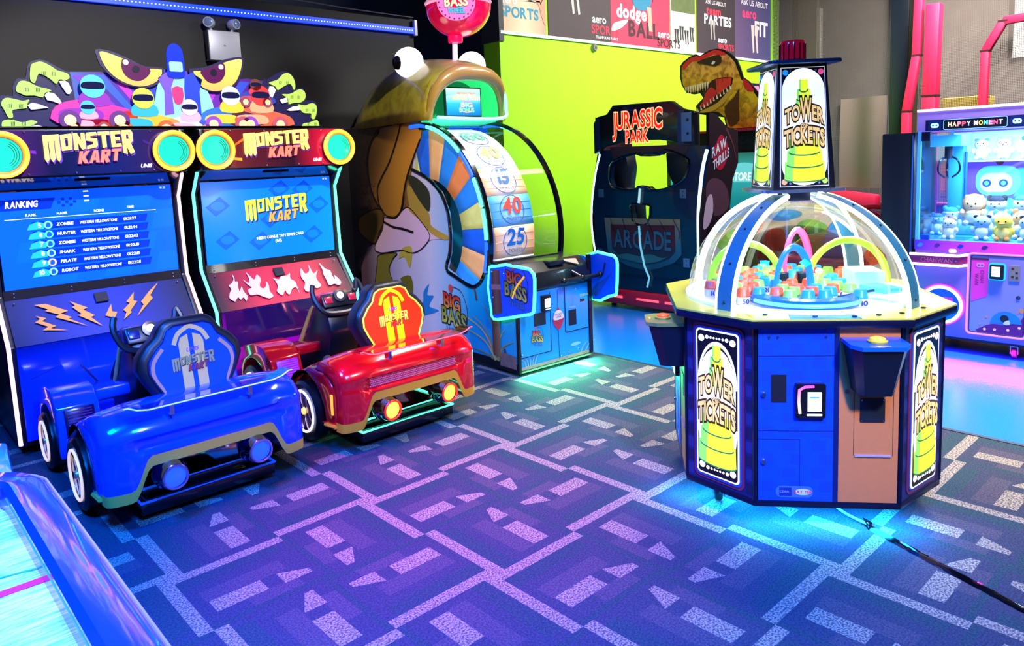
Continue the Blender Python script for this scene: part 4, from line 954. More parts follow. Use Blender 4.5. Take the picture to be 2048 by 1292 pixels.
# ============================================================ karts
def kart(cx, th):
    t = thing('kart_ride', th['label'], 'ride-on kart', (cx, 3.5, 0))
    paint, trim = th['paint'], th['trim']
    # plinth with lit edges
    pl = MB().bx(-.335, .335, .16, 1.45, .035, .095).bx(-.30, .30, .235, 1.45, .095, .135).build('plinth', BLACKG, t, bevel=.004)
    for (x0, x1, y0, z) in ((-.335, .335, .158, .098), (-.30, .30, .233, .138)):
        MB().tube([(x0, 1.35, z), (x0, y0, z), (x1, y0, z), (x1, 1.35, z)], .007, 6).build('plinth_light', th['edge'], pl)
    for fx in (-.28, .28):
        for fy in (.26, 1.3): MB().lathe([(0, 0), (.04, 0), (.042, .012), (.03, .016), (.02, .02), (.02, .04), (0, .04)], (fx, fy, 0), n=16).build('foot', DARKMET, t)
    # rear shell, lofted across the width: a rounded loaf with a shallow long recess
    rows = []
    n = 48
    for i in range(n + 1):
        q = -1 + 2 * i / n
        x = .495 * (q if abs(q) < .8 else (.8 + .2 * sin((abs(q) - .8) / .2 * pi / 2)) * (1 if q > 0 else -1))
        a = abs(q)
        e = (1 - a ** 5) ** (1 / 2.3) if a < 1 else 0.0          # roundness towards the sides
        zb = .300 if a < .58 else .300 - .155 * (.5 - .5 * cos(pi * min(1, (a - .58) / .20)))
        gv = 1.0 if a < .66 else max(0.0, 1 - (a - .66) / .10)
        dy, k = .11 * (1 - e), .45 + .55 * e
        zz = lambda z: .40 + (z - .40) * k if z > .40 else z
        lo = min(.352, zb + .055)
        prof = [(.64, .34), (.54, zz(.45)), (.44, zz(.515)), (.35, zz(.555)), (.27, zz(.575)), (.20, zz(.572)), (.135, zz(.548)), (.085, zz(.505)), (.062, zz(.462)),
                (.060, zz(.447)), (.060 + .022 * gv, zz(.438)), (.064 + .024 * gv, zz(.412)), (.064 + .024 * gv, .388), (.060 + .018 * gv, .374), (.060, .364),
                (.062, lo), (.068, zb), (.11, zb + .005), (.42, zb + .03)]
        rows.append([(x, y + (dy if y < .3 else 0), z) for y, z in prof])
    mbk = MB().grid(rows)
    mbk.mi = [1 if (k % 18) == 15 else 0 for k in range(len(mbk.f))]
    shell = mbk.build('rear_shell', [paint, trim], t, smooth=60)
    # dotted mesh or plain floor of the long recess
    if not th['blue']:
        dots = MB()
        for rw in range(5):
            for cl in range(58):
                x = -.31 + cl * .0108 + (rw % 2) * .0054
                dots.box((x, .084, .386 + rw * .0115), (.0055, .006, .0055))
        dots.build('perforated_grille', mat('#ff9ab0', .3), t, smooth=0)['kind'] = 'stuff'
    # sides with wheel arch
    for s in (-1, 1):
        arch = [(.52 + .215 * cos(a), .205 + .215 * sin(a)) for a in [pi * k / 10 for k in range(11)]]
        side = [(.17, .30), (.19, .40), (.28, .475), (.46, .485), (.62, .42), (.78, .33), (.84, .20), (.80, .13), (.735, .13)] + arch + [(.30, .14), (.18, .15)]
        MB().yz(side, s * .50, s * .43).build('side_skirt', paint, t, bevel=.026, seg=3)
        MB().tube([(s * .503, .17, .175), (s * .503, .29, .165)], .012, 6).build('skirt_trim', trim, t)
        MB().yz([(.735, .13), (.84, .19), (.86, .15), (.80, .115), (.74, .11)], s * .47, s * .36).build('sill_trim', trim, t, bevel=.004)
        MB().bx(s * .41, s * .36, .72, 1.05, .12, .20).build('sill', paint, t, bevel=.01)
        MB().bx(s * .505, s * .495, .19, .21, .24, .36).build('reflector', th['refl'], t, bevel=.002)
        # front fender pod over the front wheel
        arch2 = [(1.26 + .19 * cos(a), .20 + .19 * sin(a)) for a in [pi * k / 10 for k in range(11)]]
        pod = [(.98, .13), (.955, .30), (.99, .42), (1.08, .485), (1.22, .50), (1.40, .46), (1.47, .36), (1.47, .13)] + arch2
        MB().yz(pod, s * .50, s * .285).build('front_fender', paint, t, bevel=.02, seg=3)
        vent = MB(Matrix.Translation((s * .39, .958, .335)) @ Euler((radians(-14), 0, 0)).to_matrix().to_4x4())
        vent.box((0, 0, 0), (.15, .012, .15))
        vo = vent.build('fender_vent', th['vent'], t, bevel=.006)
        for k in range(9):
            MB(Matrix.Translation((s * .39, .958, .335)) @ Euler((radians(-14), 0, 0)).to_matrix().to_4x4()).box((0, -.008, -.06 + k * .015), (.12, .006, .004)).build('vent_slat', th['slat'], vo)
        # wheels
        for wy, r in ((.52, .185), (1.26, .165)):
            c = (s * .475, wy, r + .012)
            k = r / .185
            w = MB().lathe([(.125 * k, -.045), (.165 * k, -.05), (.183 * k, -.035), (.185 * k, 0), (.183 * k, .035), (.165 * k, .05), (.125 * k, .045)], c, 'x', 32).build('wheel', mat('#0a0a0e', .35), t)
            MB().lathe([(0, s * .02), (.05 * k, s * .025), (.12 * k, s * .01), (.128 * k, s * .046), (.118 * k, s * .046)], c, 'x', 32).build('rim_dish', mat('#5a4c58', .25, .9), w)
            rp = [(c[0] + s * .050, c[1] + .125 * k * cos(a), c[2] + .125 * k * sin(a)) for a in [2 * pi * q / 32 for q in range(32)]]
            MB().tube(rp, .007, 6, True).build('rim_light', th['rim'], w)
            for q in range(5):
                a = 2 * pi * q / 5 + .3
                R = Matrix.Translation(c) @ Matrix.Rotation(a, 4, 'X')
                MB(R).yz([(.02 * k, -.030 * k), (.115 * k, -.046 * k), (.115 * k, .046 * k), (.02 * k, .030 * k)], s * .028, s * .042).build('spoke', th['spoke'], w, bevel=.003)
            MB().lathe([(0, s * .055), (.02 * k, s * .052), (.026 * k, s * .03)], c, 'x', 16).build('hub_cap', th['hub'], w)
    # nose between the fenders and the floor pan
    MB().prism([(-.29, 1.02, .40), (.29, 1.02, .40), (.29, 1.44, .34), (-.29, 1.44, .34)], (0, 0, .07)).build('nose', paint, t, bevel=.02)
    MB().bx(-.40, .40, .60, 1.05, .135, .16).build('floor_pan', th['pan'], t)
    for k in range(9): MB().box((-.3 + .075 * k, .82, .162), (.05, .012, .004), Matrix.Rotation(radians(40 if k % 2 else -40), 3, 'Z')).build('tread_bar', DARKMET, t)
    # pedestal with steering wheel
    ped = MB().yz([(1.20, .14), (.95, .30), (.86, .55), (.92, .72), (1.06, .72), (1.20, .52), (1.42, .35), (1.42, .14)], -.115, .115).build('pedestal', mat('#15171c', .35), t, bevel=.02)
    for s in (-1, 1): MB().yz([(1.38, .30), (1.10, .66), (1.07, .70), (1.085, .71), (1.125, .68), (1.41, .32)], s * .118, s * .126).build('pedestal_stripe', mat('#ffd84a', .35), ped)
    MB().bx(-.13, .13, .98, 1.06, .70, .79).build('dash', th['dash'], ped, bevel=.015)
    SW = Matrix.Translation((0, .93, .775)) @ Euler((radians(62), 0, 0)).to_matrix().to_4x4()
    wheel_pts = [SW @ Vector((x, y, 0)) for x, y in smooth_loop([(-.165, .10), (-.185, .02), (-.15, -.085), (-.07, -.115), (.07, -.115), (.15, -.085), (.185, .02), (.165, .10), (.14, .03), (.09, .02), (-.09, .02), (-.14, .03)], 3)]
    sw = MB(); sw.tube(wheel_pts[:-9], .018, 8); sw = sw.build('steering_wheel', mat('#1b1d22', .35), t)
    MB(SW).box((0, -.02, -.006), (.26, .10, .018)).build('wheel_plate', mat('#121318', .3), sw, bevel=.01)
    MB(SW).lathe([(0, .028), (.022, .028), (.024, .02)], n=20).build('horn_button', mat('#ffffff', .3, emit=1.0), sw)
    MB(SW).lathe([(.024, .02), (.044, .018), (.047, 0)], n=20).build('horn_ring', mat('#77706a', .25, .8), sw)
    for s in (-1, 1): MB(SW).box((s * .09, -.02, .008), (.06, .05, .012)).build('wheel_pad', th['dash'], sw, bevel=.006)
    # seat
    SM = Matrix.Translation((.012, .255, .44)) @ Euler((radians(-9), 0, 0)).to_matrix().to_4x4()
    half = [(.175, .0), (.19, .12), (.235, .20), (.262, .26), (.258, .32), (.21, .38), (.165, .415), (.135, .475), (.09, .495)]
    out = smooth_loop([(-a, b) for a, b in half[::-1]][::-1][::-1] + half[::-1], 1)
    out = half + [(-a, b) for a, b in half[::-1]]
    so = MB(SM).xz(out, 0, .13).build('seat_back', mat('#17181d', .4, grain=.2), t, bevel=.035, seg=4)
    fs = Fr2(SM @ Vector((0, 0, 0)), SM.to_3x3() @ Vector((1, 0, 0)), SM.to_3x3() @ Vector((0, 0, 1)))
    inn = [(a * .83, .03 + (b - .03) * .90 + .008) for a, b in out]
    plate('seat_panel', inn, fs, .0, .006, th['panel'], so)
    rim = [fs(u, v, .008) for u, v in inn]
    MB().tube(rim, .005, 6, True).build('panel_piping', th['piping'], so)
    for s in (-1, 1): plate('panel_stripe', [(s * .012, .035), (s * .062, .035), (s * .062, .36), (s * .05, .39), (s * .012, .405)], fs, .0065, .001, th['stripe'], so)
    arcp = [(-.085 + 0, .36), (-.06, .41), (-.01, .44), (.01, .44), (.06, .41), (.085, .36)]
    plate('panel_arch', band(spline(arcp, 3), .022), fs, .0075, .001, th['stripe'], so)
    if th['blue']:
        for s in (-1, 1): plate('panel_flash', band(spline([(s * .15, .05), (s * .16, .14), (s * .195, .22), (s * .19, .29), (s * .14, .35)], 3), .018), fs, .0065, .001, mat('#d08a6a', .4), so)
    monster_logo(so, fs, .0, .255, .21, th['logo'], th['logo2'], '#3a2a10', lit=th['logol'], layer=.008)
    lettering('maker_mark', 'UNIS', fs, -.03, .315, .02, mat('#8a5ad0', .4), so, bold=.03, shear=.3, w=.009)
    MB().bx(-.19, .19, .42, .70, .25, .37).build('seat_cushion', mat('#3a2c2c', .5, grain=.3), t, bevel=.04, seg=4)
    MB().tube([(-.20, .62, .30), (-.22, .72, .36), (-.19, .80, .40)], [.055, .05, .03], 10).build('seat_bolster', mat('#57403a', .5), t)
    # exhausts
    for s in (-1, 1):
        c = (s * .21, .05, .235)
        ex = MB().lathe([(0, .13), (.06, .12), (.080, .07), (.080, .03), (.070, .018), (.070, 0), (.062, -.03), (.052, -.036)], c, 'y', 28).build('exhaust', mat('#8f86a0', .14, 1.0), t)
        MB().lathe([(0, -.030), (.036, -.028), (.052, -.020)], c, 'y', 24).build('exhaust_lamp', th['lamp'], ex)
        MB().tube([(c[0] + .055 * cos(a), c[1] - .034, c[2] + .055 * sin(a)) for a in [2 * pi * k / 24 for k in range(24)]], .006, 6, True).build('exhaust_ring', th['exring'], ex)
    # clear spoiler
    sp = []
    for u in (-.405, -.385, -.35, -.30, 0, .30, .35, .385, .405):
        lift = .028 if abs(u) > .37 else (.01 if abs(u) > .34 else 0)
        sp.append([(u, .01, .595 + lift), (u, .11, .588 + lift), (u, .11, .576 + lift), (u, .01, .583 + lift)])
    so2 = MB().grid(sp, True).build('spoiler', th['spoil'], t, smooth=50)
    MB().tube([(r[0][0], r[0][1] - .002, r[0][2] - .006) for r in sp], .0035, 6).build('spoiler_edge', th['spedge'], so2)
    for s in (-1, 1): MB().bx(s * .18, s * .20, .04, .09, .53, .58).build('spoiler_mount', CHROME, t)
    return t


def perforated(name, base, dark):
    return mat(base, .12, coat=1.0)


RED = dict(label='glossy red kart ride with a lit red and yellow seat back', paint=mat('#f8061c', .18, .25, coat=1.0), trim=mat('#ffa828', .4), edge=MINT, refl=mat('#ffb02a', .3, emit=.9), vent=mat('#a818d8', .3, emit=.35), slat=mat('#d86af0', .3), rim=neon('#f0e8ff', 1.6),
           spoke=mat('#b890a8', .2, .9), hub=mat('#ffcf5a', .3, emit=.9), pan=mat('#4a2a22', .5, grain=.4, gscale=60), dash=mat('#e01a3a', .3, coat=.5), panel=mat('#ff2a08', .25, emit=.75), piping=neon('#ffd23c', 1.4), stripe=mat('#ffd400', .3, emit=.8), blue=False, logo='#ffe14a', logo2='#d01830', logol=.3,
           lamp=neon('#ffb43c', 1.8), exring=mat('#ff2a1a', .3, emit=.8), spoil=clear_mat('red_acrylic', (1, .45, .5), .10, .05, .6), spedge=mat('#ff6a78', .2, emit=.7))
BLUE = dict(label='glossy blue kart ride with an unlit blue seat back and orange stripes', paint=mat('#0650f4', .16, .25, coat=1.0), trim=mat('#ffb04a', .4), edge=mat('#1a58f0', .3, emit=.35), refl=mat('#1a3cc0', .2), vent=mat('#1a0c3a', .2), slat=mat('#6a1a98', .3), rim=mat('#f0d8d8', .3, emit=.7),
            spoke=mat('#d8c8a8', .2, .9), hub=mat('#e8d8b0', .3, .6), pan=mat('#0c0e1c', .5), dash=mat('#1a2a6a', .3, coat=.5), panel=mat('#0a4cff', .3, coat=.4), piping=mat('#0c1640', .3), stripe=mat('#f8b868', .4), blue=True, logo='#a8905a', logo2='#a83048', logol=0,
            lamp=mat('#2a5aff', .1, emit=.8), exring=mat('#b8a8d8', .15, .9), spoil=clear_mat('clear_spoiler', (.75, .85, 1), .10, .05, .6), spedge=mat('#b8d8ff', .15, emit=.5))
kart(1.247, BLUE)
kart(2.466, RED)
# ============================================================ big bass wheel
def bass():
    t = thing('fishing_wheel_game', 'tall ticket wheel game shaped like a bass fish with a big number wheel', 'arcade machine', (3.685, 3.967, 0), -3.3)
    CY, CZ = 1.25, 1.04
    Wd = .79
    win = [(1.20, 2.0), (1.22, 1.9), (1.29, 1.75), (1.345, 1.60), (1.20, 1.555), (1.066, 1.50), (.925, 1.40), (.835, 1.24), (.813, 1.06), (.835, .90), (.895, .762), (.751, .702), (.557, .649), (.449, .68), (.393, .737), (.358, .803)]
    side = [(0, .05), (2.42, .05), (2.42, 2.02), (1.15, 2.02)] + win + [(.30, .845), (.04, .845), (0, .80)]
    sidem = ramp_mat('fish_print_ground', [(0, '#12b4c8'), (.26, '#18a8cc'), (.40, '#a8c8d8'), (.50, '#e4d8de'), (.70, '#d8c4d0'), (1, '#6a4a50')], 'Y', 0, 2.3, .25, coat=.3)
    sp = MB().yz(side, 0, .02).build('side_panel', sidem, t)
    sp2 = MB().yz([(0, .05), (2.42, .05), (2.42, 2.02), (1.9, 2.02), (1.75, 1.5), (1.5, .9), (1.2, .72), (.4, .70), (.30, .845), (.04, .845), (0, .80)], Wd - .02, Wd).build('side_panel', mat('#18a0d0', .3), t)
    f = Fr2((-.001, 0, 0), (0, -1, 0), (0, 0, 1))           # u runs towards the front
    g = lambda pts: [(-y, z) for y, z in pts]
    P = lambda n, k, m, w, sm=3: plate(n, g(smooth_loop(ART[k], sm) if sm else ART[k]), f, w, .001, m, sp)
    P('fish_body_print', 'fish', ramp_mat('fish_brown', [(0, '#b8842c'), (.35, '#7a5030'), (1, '#2a2028')], 'Y', 1.2, 2.4, .3, coat=.3, grain=.3, gscale=7), .0005, 0)
    P('fish_cheek_print', 'cheek', ramp_mat('fish_orange', [(0, '#f09a2c'), (.45, '#d08a2c'), (1, '#8a5a28')], 'Y', 1.2, 2.05, .3, coat=.3), .0018)
    P('fish_fin_print', 'fin', mat('#6a4a1c', .4), .0030)
    P('fish_belly_print', 'pink', mat('#f0c0c8', .4), .0022)
    P('fish_belly_print', 'pink2', mat('#f4c4cc', .4), .0034)
    P('fish_tail_print', 'tail', mat('#8a7a28', .4), .0036)
    P('fish_fin_print', 'yfin', mat('#d0b43c', .4), .0046)
    P('fish_fin_print', 'olive', mat('#7a7020', .4), .0040)
    P('fish_lip_print', 'lip', mat('#c8a03c', .4), .0046)
    P('fish_lip_print', 'lip2', mat('#c0983a', .4), .0050)
    P('fish_mouth_print', 'mouth', mat('#3a3a28', .4), .0056)
    ink = mat('#20120c', .5)
    for k in ('line1', 'line2', 'line3', 'line4'):
        plate('outline_print', g(band(spline(ART[k], 4), .022)), f, .0066, .001, ink, sp)
    for k in ('fin', 'pink', 'tail', 'cheek'):
        lp = smooth_loop(ART[k], 3)
        plate('outline_print', g(band(lp + lp[:1], .009)), f, .0072, .0008, ink, sp)
    # scales
    for i in range(5):
        for j in range(4):
            y, z = 2.05 + .07 * j + .035 * (i % 2), 1.18 + .075 * i
            plate('scale_print', g(band([(y + .03 * cos(a), z + .035 * sin(a)) for a in [radians(180 + 30 * q) for q in range(7)]], .005)), f, .0030, .0006, mat('#241a1c'), sp)
    # splash
    plate('splash_print', g(spline([(1.45, .35), (1.30, .42), (1.28, .52), (1.18, .60), (1.22, .50), (1.12, .50), (1.2, .40), (1.05, .38), (1.3, .30)], 3)), f, .001, .001, mat('#2a8ac8', .4), sp)
    # reeds, cattails, post
    rd = ART['reeds']
    for k in range(0, len(rd), 2):
        (y0, z0), (y1, z1) = rd[k], rd[k + 1]
        plate('reed_print', g(band(spline([(y0, z0), ((y0 * .7 + y1 * .3), z0 * .35 + z1 * .65), (y1, z1)], 5), .022, .15)), f, .003 + k * .0002, .001, mat(('#d8b860', '#b89a48', '#8a8a3c')[k // 2 % 3], .4), sp)
    for (y, z) in ((.52, .66), (.16, .2)):
        plate('cattail_print', g(band([(y, z), (y - .03, z - .12)], .022)), f, .004, .001, mat('#6a3a2c'), sp)
    plate('post_print', g([(.30, .13), (.21, .12), (.20, .45), (.30, .46)]), f, .0065, .001, ramp_mat('post_brown', [(0, '#b07a4a'), (1, '#6a3a28')], 'Y', .2, .3, .5), sp)
    plate('rock_print', g([(.22, .06), (.02, .06), (.02, .16), (.2, .17)]), f, .0066, .001, mat('#8a6a58', .6, grain=.4, gscale=30), sp)

    def big_bass(p, fr, u, v, s, w0=.004, wheel=True):
        """stacked title: BIG / BASS / WHEEL with dark edges"""
        red = ramp_mat('title_red', [(0, '#f0a040'), (1, '#d8302c')], 'Z', v + s * .2, v + s * .55, .4)
        gold = ramp_mat('title_gold', [(0, '#d8d060'), (1, '#8a983c')], 'Z', v - s * .15, v + s * .2, .4)
        lettering('title_edge', 'BIG', fr, u, v + s * .24, s * .34, mat('#2a1410'), p, w=w0, bold=.03, width=s * .66, align='c', gap=.02, slope=-.12, grow=.05)
        lettering('title_lettering', 'BIG', fr, u, v + s * .24, s * .34, red, p, w=w0 + .001, bold=.03, width=s * .66, align='c', gap=.02, slope=-.12)
        lettering('title_edge', 'BASS', fr, u + s * .06, v - s * .16, s * .37, mat('#1c1c0c'), p, w=w0 + .002, bold=.03, width=s * .98, align='c', gap=.02, slope=-.14, grow=.05, arc=s * .03)
        lettering('title_lettering', 'BASS', fr, u + s * .06, v - s * .16, s * .37, gold, p, w=w0 + .003, bold=.03, width=s * .98, align='c', gap=.02, slope=-.14, arc=s * .03)
        if wheel: lettering('title_lettering', 'WHEEL', fr, u + s * .1, v - s * .42, s * .2, mat('#3a7a98', .4), p, w=w0 + .001, bold=.03, width=s * .75, align='c', slope=-.1)
        plate('bobber_print', disc(u - s * .02, v + s * .74, s * .09, 14), fr, w0, .001, mat('#d84a4a', .4), p)
        plate('line_print', band(spline([(u + s * .05, v + s * .78), (u + s * .4, v + s * .7), (u + s * .6, v + s * .3), (u + s * .55, v - s * .1)], 4), s * .015), fr, w0, .0008, ink, p)
    big_bass(sp, f, -.84, .335, .36, .0075)
    MB().bx(-.004, .024, -.002, 2.42, .03, .10).build('base_rail', BLACK, sp)
    MB().bx(-.006, .016, -.012, .012, .03, .86).build('corner_trim', BLACK, sp)
    # window edge trim
    wp = [(-.006, y, z) for y, z in spline(win[3:], 4)]
    MB().tube(wp, .014, 8).build('window_trim', BLACKG, t)
    MB().bx(-.012, .0, 1.02, 1.20, 1.93, 1.975).build('latch_bracket', BLACK, t, bevel=.006)
    MB().bx(-.012, .0, .30, .345, .79, .96).build('latch_bracket', BLACK, t, bevel=.006)
    # the wheel and its panels
    N, R0, X0, X1 = 22, .885, .10, .52
    drum = MB().lathe([(.47, X0 + .01), (.47, X1 - .01)], (0, CY, CZ), 'x', 44).build('wheel_drum', mat('#141826', .4), t)
    plankc = [('#ffb27a', '#fff0dc'), ('#bfe8f0', '#f4fbff'), ('#3aa0e8', '#8fd0ff')]
    nums = {8: ('25', '#1a7ad8'), 9: ('40', '#f05a48'), 10: ('15', '#2a6ac8'), 11: ('40', '#c8b868'), 12: ('100', '#6ab0a0'), 7: ('15', '#f05a48')}
    for k in range(N):
        # angle measured from the back (+y) over the top; panel 8..11 face the room
        am = radians(180 + 3 + (8.5 - (k + .5)) * 360 / N)
        da = pi / N * .985
        kind = {8: 0, 9: 2, 10: 0, 11: 1, 12: 1, 7: 1}.get(k, k % 3)
        lo, hi = plankc[kind]
        arc = [am - da + 2 * da * q / 4 for q in range(5)]
        rows = [[(x, CY + R0 * cos(a), CZ + R0 * sin(a)) for a in arc] for x in (X0, X1)]
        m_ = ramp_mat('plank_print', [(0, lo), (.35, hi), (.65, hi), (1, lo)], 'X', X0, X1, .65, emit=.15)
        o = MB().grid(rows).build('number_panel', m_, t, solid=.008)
        # plank grooves
        for q in (1, 2, 3):
            a = am - da + 2 * da * q / 4
            MB().tube([(X0 + .01, CY + (R0 + .006) * cos(a), CZ + (R0 + .006) * sin(a)), (X1 - .01, CY + (R0 + .006) * cos(a), CZ + (R0 + .006) * sin(a))], .0015, 4).build('plank_groove', mat(lo, .5), o)
        # coloured wedge on the wheel's flank
        wc = ('#2a8ae8', '#f0b070', '#1a62d8', '#d8d878', '#2a8ae8', '#f08a4a')[k % 6]
        rows = [[(X0 - .004, CY + r * cos(a), CZ + r * sin(a)) for a in arc] for r in (.47, .60, .75, R0)]
        MB().grid(rows).build('wheel_wedge', mat(wc, .4, emit=.35, grain=.3, gscale=9), o, solid=.004)
        if k in nums:
            s, c = nums[k]
            up = Vector((0, -sin(am), cos(am))) * -1
            if up.z < 0: up = -up
            fr = Fr2(Vector((0, CY + (R0 + .010) * cos(am), CZ + (R0 + .010) * sin(am))), (1, 0, 0), up)
            ring = [fr((X0 + X1) / 2 + .123 * cos(a), .118 * sin(a)) for a in [2 * pi * q / 36 for q in range(36)]]
            MB().tube(ring, .003, 5, True).build('number_ring', mat('#2a5ab0', .4), o)
            lettering('number', s, fr, (X0 + X1) / 2, -.025, .125, mat(c, .4), o, align='c', bold=.03, w=.002, shear=.1)
            lettering('ticket_word', 'TICKETS', fr, (X0 + X1) / 2, -.085, .030, mat('#5a6aa0', .4), o, align='c', bold=.0, w=.002)
    # clear covers and lit rims
    A0, A1 = radians(84), radians(197)
    arc = [A0 + (A1 - A0) * q / 40 for q in range(41)]
    MB().grid([[(x, CY + .935 * cos(a), CZ + .935 * sin(a)) for a in arc] for x in (.02, Wd - .02)]).build('front_cover', CLEAR, t)
    fan = [(CY + .46 * cos(a), CZ + .46 * sin(a)) for a in arc][::-1]
    for x in (.012, Wd - .012):
        MB().grid([[(x, CY + r * cos(a), CZ + r * sin(a)) for a in arc] for r in (.50, .93)]).build('side_window', CLEAR, t)
    for sx, x in ((-1, 0.0), (1, Wd)):
        rim = MB()
        rows = []
        for a in arc: rows.append([(x + sx * .002 - sx * d[0], CY + d[1] * cos(a), CZ + d[1] * sin(a)) for d in ((0, .925), (0, .955), (.035, .96), (.035, .925))])
        ro = rim.grid(rows, True).build('wheel_rim', BLACKG, t, smooth=60)
        nseg = 7
        for q in range(nseg):
            b0, b1 = A0 + (A1 - A0) * (q + .04) / nseg, A0 + (A1 - A0) * (q + .96) / nseg
            pts = [(x - sx * .006 + sx * .012, CY + .925 * cos(b0 + (b1 - b0) * j / 8), CZ + .925 * sin(b0 + (b1 - b0) * j / 8)) for j in range(9)]
            MB().tube(pts, .017, 8).build('rim_light', neon('#1a50ff', 1.8) if q % 3 == 0 else neon('#58f0d0', 1.7), ro)
    MB().bx(.03, Wd - .03, .29, .34, .80, .86).build('cover_sill', BLACK, t)
    MB().bx(.03, Wd - .03, CY, 2.40, .5, .55).build('rear_shelf', mat('#101820'), t)
    MB().bx(.02, Wd - .02, 2.38, 2.42, .05, 2.02).build('back_panel', mat('#1a2430', .5), t)
    MB().bx(.02, Wd - .02, 1.9, 1.93, 1.2, 2.02).build('inner_panel', mat('#2a5a4c', .5), t)
    # mint strip lamp above the wheel
    MB().prism([(.03, 1.10, 1.99), (Wd - .03, 1.10, 1.99), (Wd - .03, 1.36, 1.97), (.03, 1.36, 1.97)], (0, 0, .03)).build('light_shelf', mat('#3ad8a0', .3, emit=.9), t)
    # head
    ys = [.93, .98, 1.08, 1.25, 1.45, 1.70, 1.95, 2.15, 2.30, 2.41]
    tops = [2.40, 2.455, 2.50, 2.535, 2.56, 2.56, 2.52, 2.43, 2.28, 2.08]
    hw = [.405, .425, .43, .43, .425, .415, .405, .40, .39, .37]
    def section(y, top, w, n=26, k=1.0):
        out = []
        for i in range(n + 1):
            a = pi * i / n
            c, s_ = cos(a), sin(a)
            out.append((.395 - w * k * (abs(c) ** .72) * (1 if c > 0 else -1), y + .10 * (1 - s_) if y < 1.2 else y, 2.0 + (top - 2.0) * k * (s_ ** .8 if s_ > 0 else 0)))
        return out
    rows = [section(y, tp_, w) for y, tp_, w in zip(ys, tops, hw)]
    headm = ramp_mat('fish_head_paint', [(0, '#c8a028'), (.25, '#d8c834'), (.55, '#a8a030'), (.8, '#7a6a48'), (1, '#8a7a70')], 'Z', 2.0, 2.56, .3, coat=.6, grain=.35, gscale=5)
    MB().grid(rows).build('fish_head', headm, t, smooth=80, solid=.02)
    # upper lip: thick rounded arch
    lip = section(.955, 2.42, .415, 30, .94)
    MB().tube(lip, [.030 + .035 * sin(pi * i / 30) for i in range(31)], 12).build('upper_lip', ramp_mat('lip_paint', [(0, '#d09a2c'), (.5, '#b08a3c'), (1, '#7a5a48')], 'Z', 2.0, 2.5, .3, coat=.6), t, smooth=80)
    MB().tube([(p[0], p[1] + .05, p[2] + .045) for p in section(.955, 2.42, .43, 30, .99)], .006, 6).build('lip_crease', mat('#3a2a1c'), t)
    # mouth interior
    back = section(1.30, 2.40, .39, 26, .92)
    mo = MB().grid([section(.96, 2.40, .40, 26, .92), back]).build('mouth_lining', mat('#38e888', .35, emit=.55), t, smooth=80)
    MB().prism([(p[0], 1.30, p[2]) for p in back], (0, .01, 0)).build('mouth_back', mat('#1c7a58', .4, emit=.25), t)
    for k in range(6):
        u = .10 + .05 * k if k < 3 else .60 + .05 * (k - 3)
        MB().tube([(u, 1.292, 2.04), (u + .01, 1.292, 2.16), (u + .03 * (1 if k < 3 else -1), 1.292, 2.27)], .004, 5).build('mouth_rib', mat('#0c3a2c'), t)
    sc = MB(Matrix.Translation((.405, 1.10, 2.035))).bx(-.195, .195, 0, .025, 0, .255).build('mouth_screen', BLACK, t, bevel=.004)
    fs = Fr2((.405, 1.099, 2.035), (1, 0, 0), (0, 0, 1))
    plate('screen_picture', rect(-.183, .012, .183, .243), fs, 0, .001, ramp_mat('sky_screen', [(0, '#0a62d0'), (.45, '#2a9af0'), (.75, '#9adcf8'), (1, '#f0e8d8')], 'Z', 2.04, 2.28, .2, emit=.8), sc)
    for s_, v_, h_, c_, w_ in (('PRESENTING', .185, .022, '#ff8a48', .20), ('AMAZING TICKETS', .145, .030, '#ffe04a', .30), ('BIG', .085, .035, '#d8f0ff', .12), ('BONUS', .04, .035, '#8ae848', .16)):
        lettering('screen_words', s_, fs, .03, v_, h_, mat(c_, .3, emit=.9), sc, align='c', width=w_, bold=.03, w=.003)
    MB().tube([fs(.03 + .065 * cos(a), .085 + .05 * sin(a), .003) for a in [2 * pi * q / 24 for q in range(24)]], .003, 5, True).build('screen_swirl', mat('#ff5ad8', .3, emit=1.0), sc)
    # neon frame round the mouth
    npth = spline([(.03, .96, 2.02), (.40, .93, 2.005), (.74, .96, 2.02), (.775, .97, 2.10), (.77, .97, 2.20), (.72, .97, 2.30), (.62, .96, 2.37)], 5)
    MB().tube(npth, .014, 8).build('mouth_neon', neon('#7affd8', 2.2), t)
    # eyes
    for x, a in ((.055, 0), (.735, 0)):
        e = MB().sphere((x, 1.40, 2.52), (.125, .145, .130), 24, 16).build('eye', mat('#fffdf4', .3, emit=1.25), t, smooth=80)
        sx = -1 if x < .4 else 1
        MB(Matrix.Translation((x + sx * .103, 1.40, 2.513)) @ Vector((sx * .98, -.06, -.08)).to_track_quat('Z', 'Y').to_matrix().to_4x4()).lathe([(0, .040), (.035, .036), (.056, .024), (.062, .0)], n=22).build('pupil', mat('#140c14', .2), e)
    # bobber on a stem
    MB().tube([(.48, 1.30, 2.52), (.49, 1.30, 2.74)], .024, 12).build('bobber_stem', mat('#d8c4f0', .3, emit=.35), t)
    MB().lathe([(0, 2.70), (.062, 2.70), (.066, 2.715), (.066, 2.755), (.05, 2.77)], (.495, 1.30, 0), n=24).build('bobber_collar', mat('#f00a50', .25, emit=.4), t)
    BC = (.545, 1.30, 3.02)
    low = [(.29 * sin(radians(a)), -.27 * cos(radians(a))) for a in range(0, 96, 6)]
    MB().lathe(low, BC, n=40).build('bobber_bottom', mat('#f4084a', .18, coat=.8, emit=.30), t, smooth=80)
    up = [(.29 * sin(radians(a)), -.27 * cos(radians(a))) for a in range(96, 181, 6)]
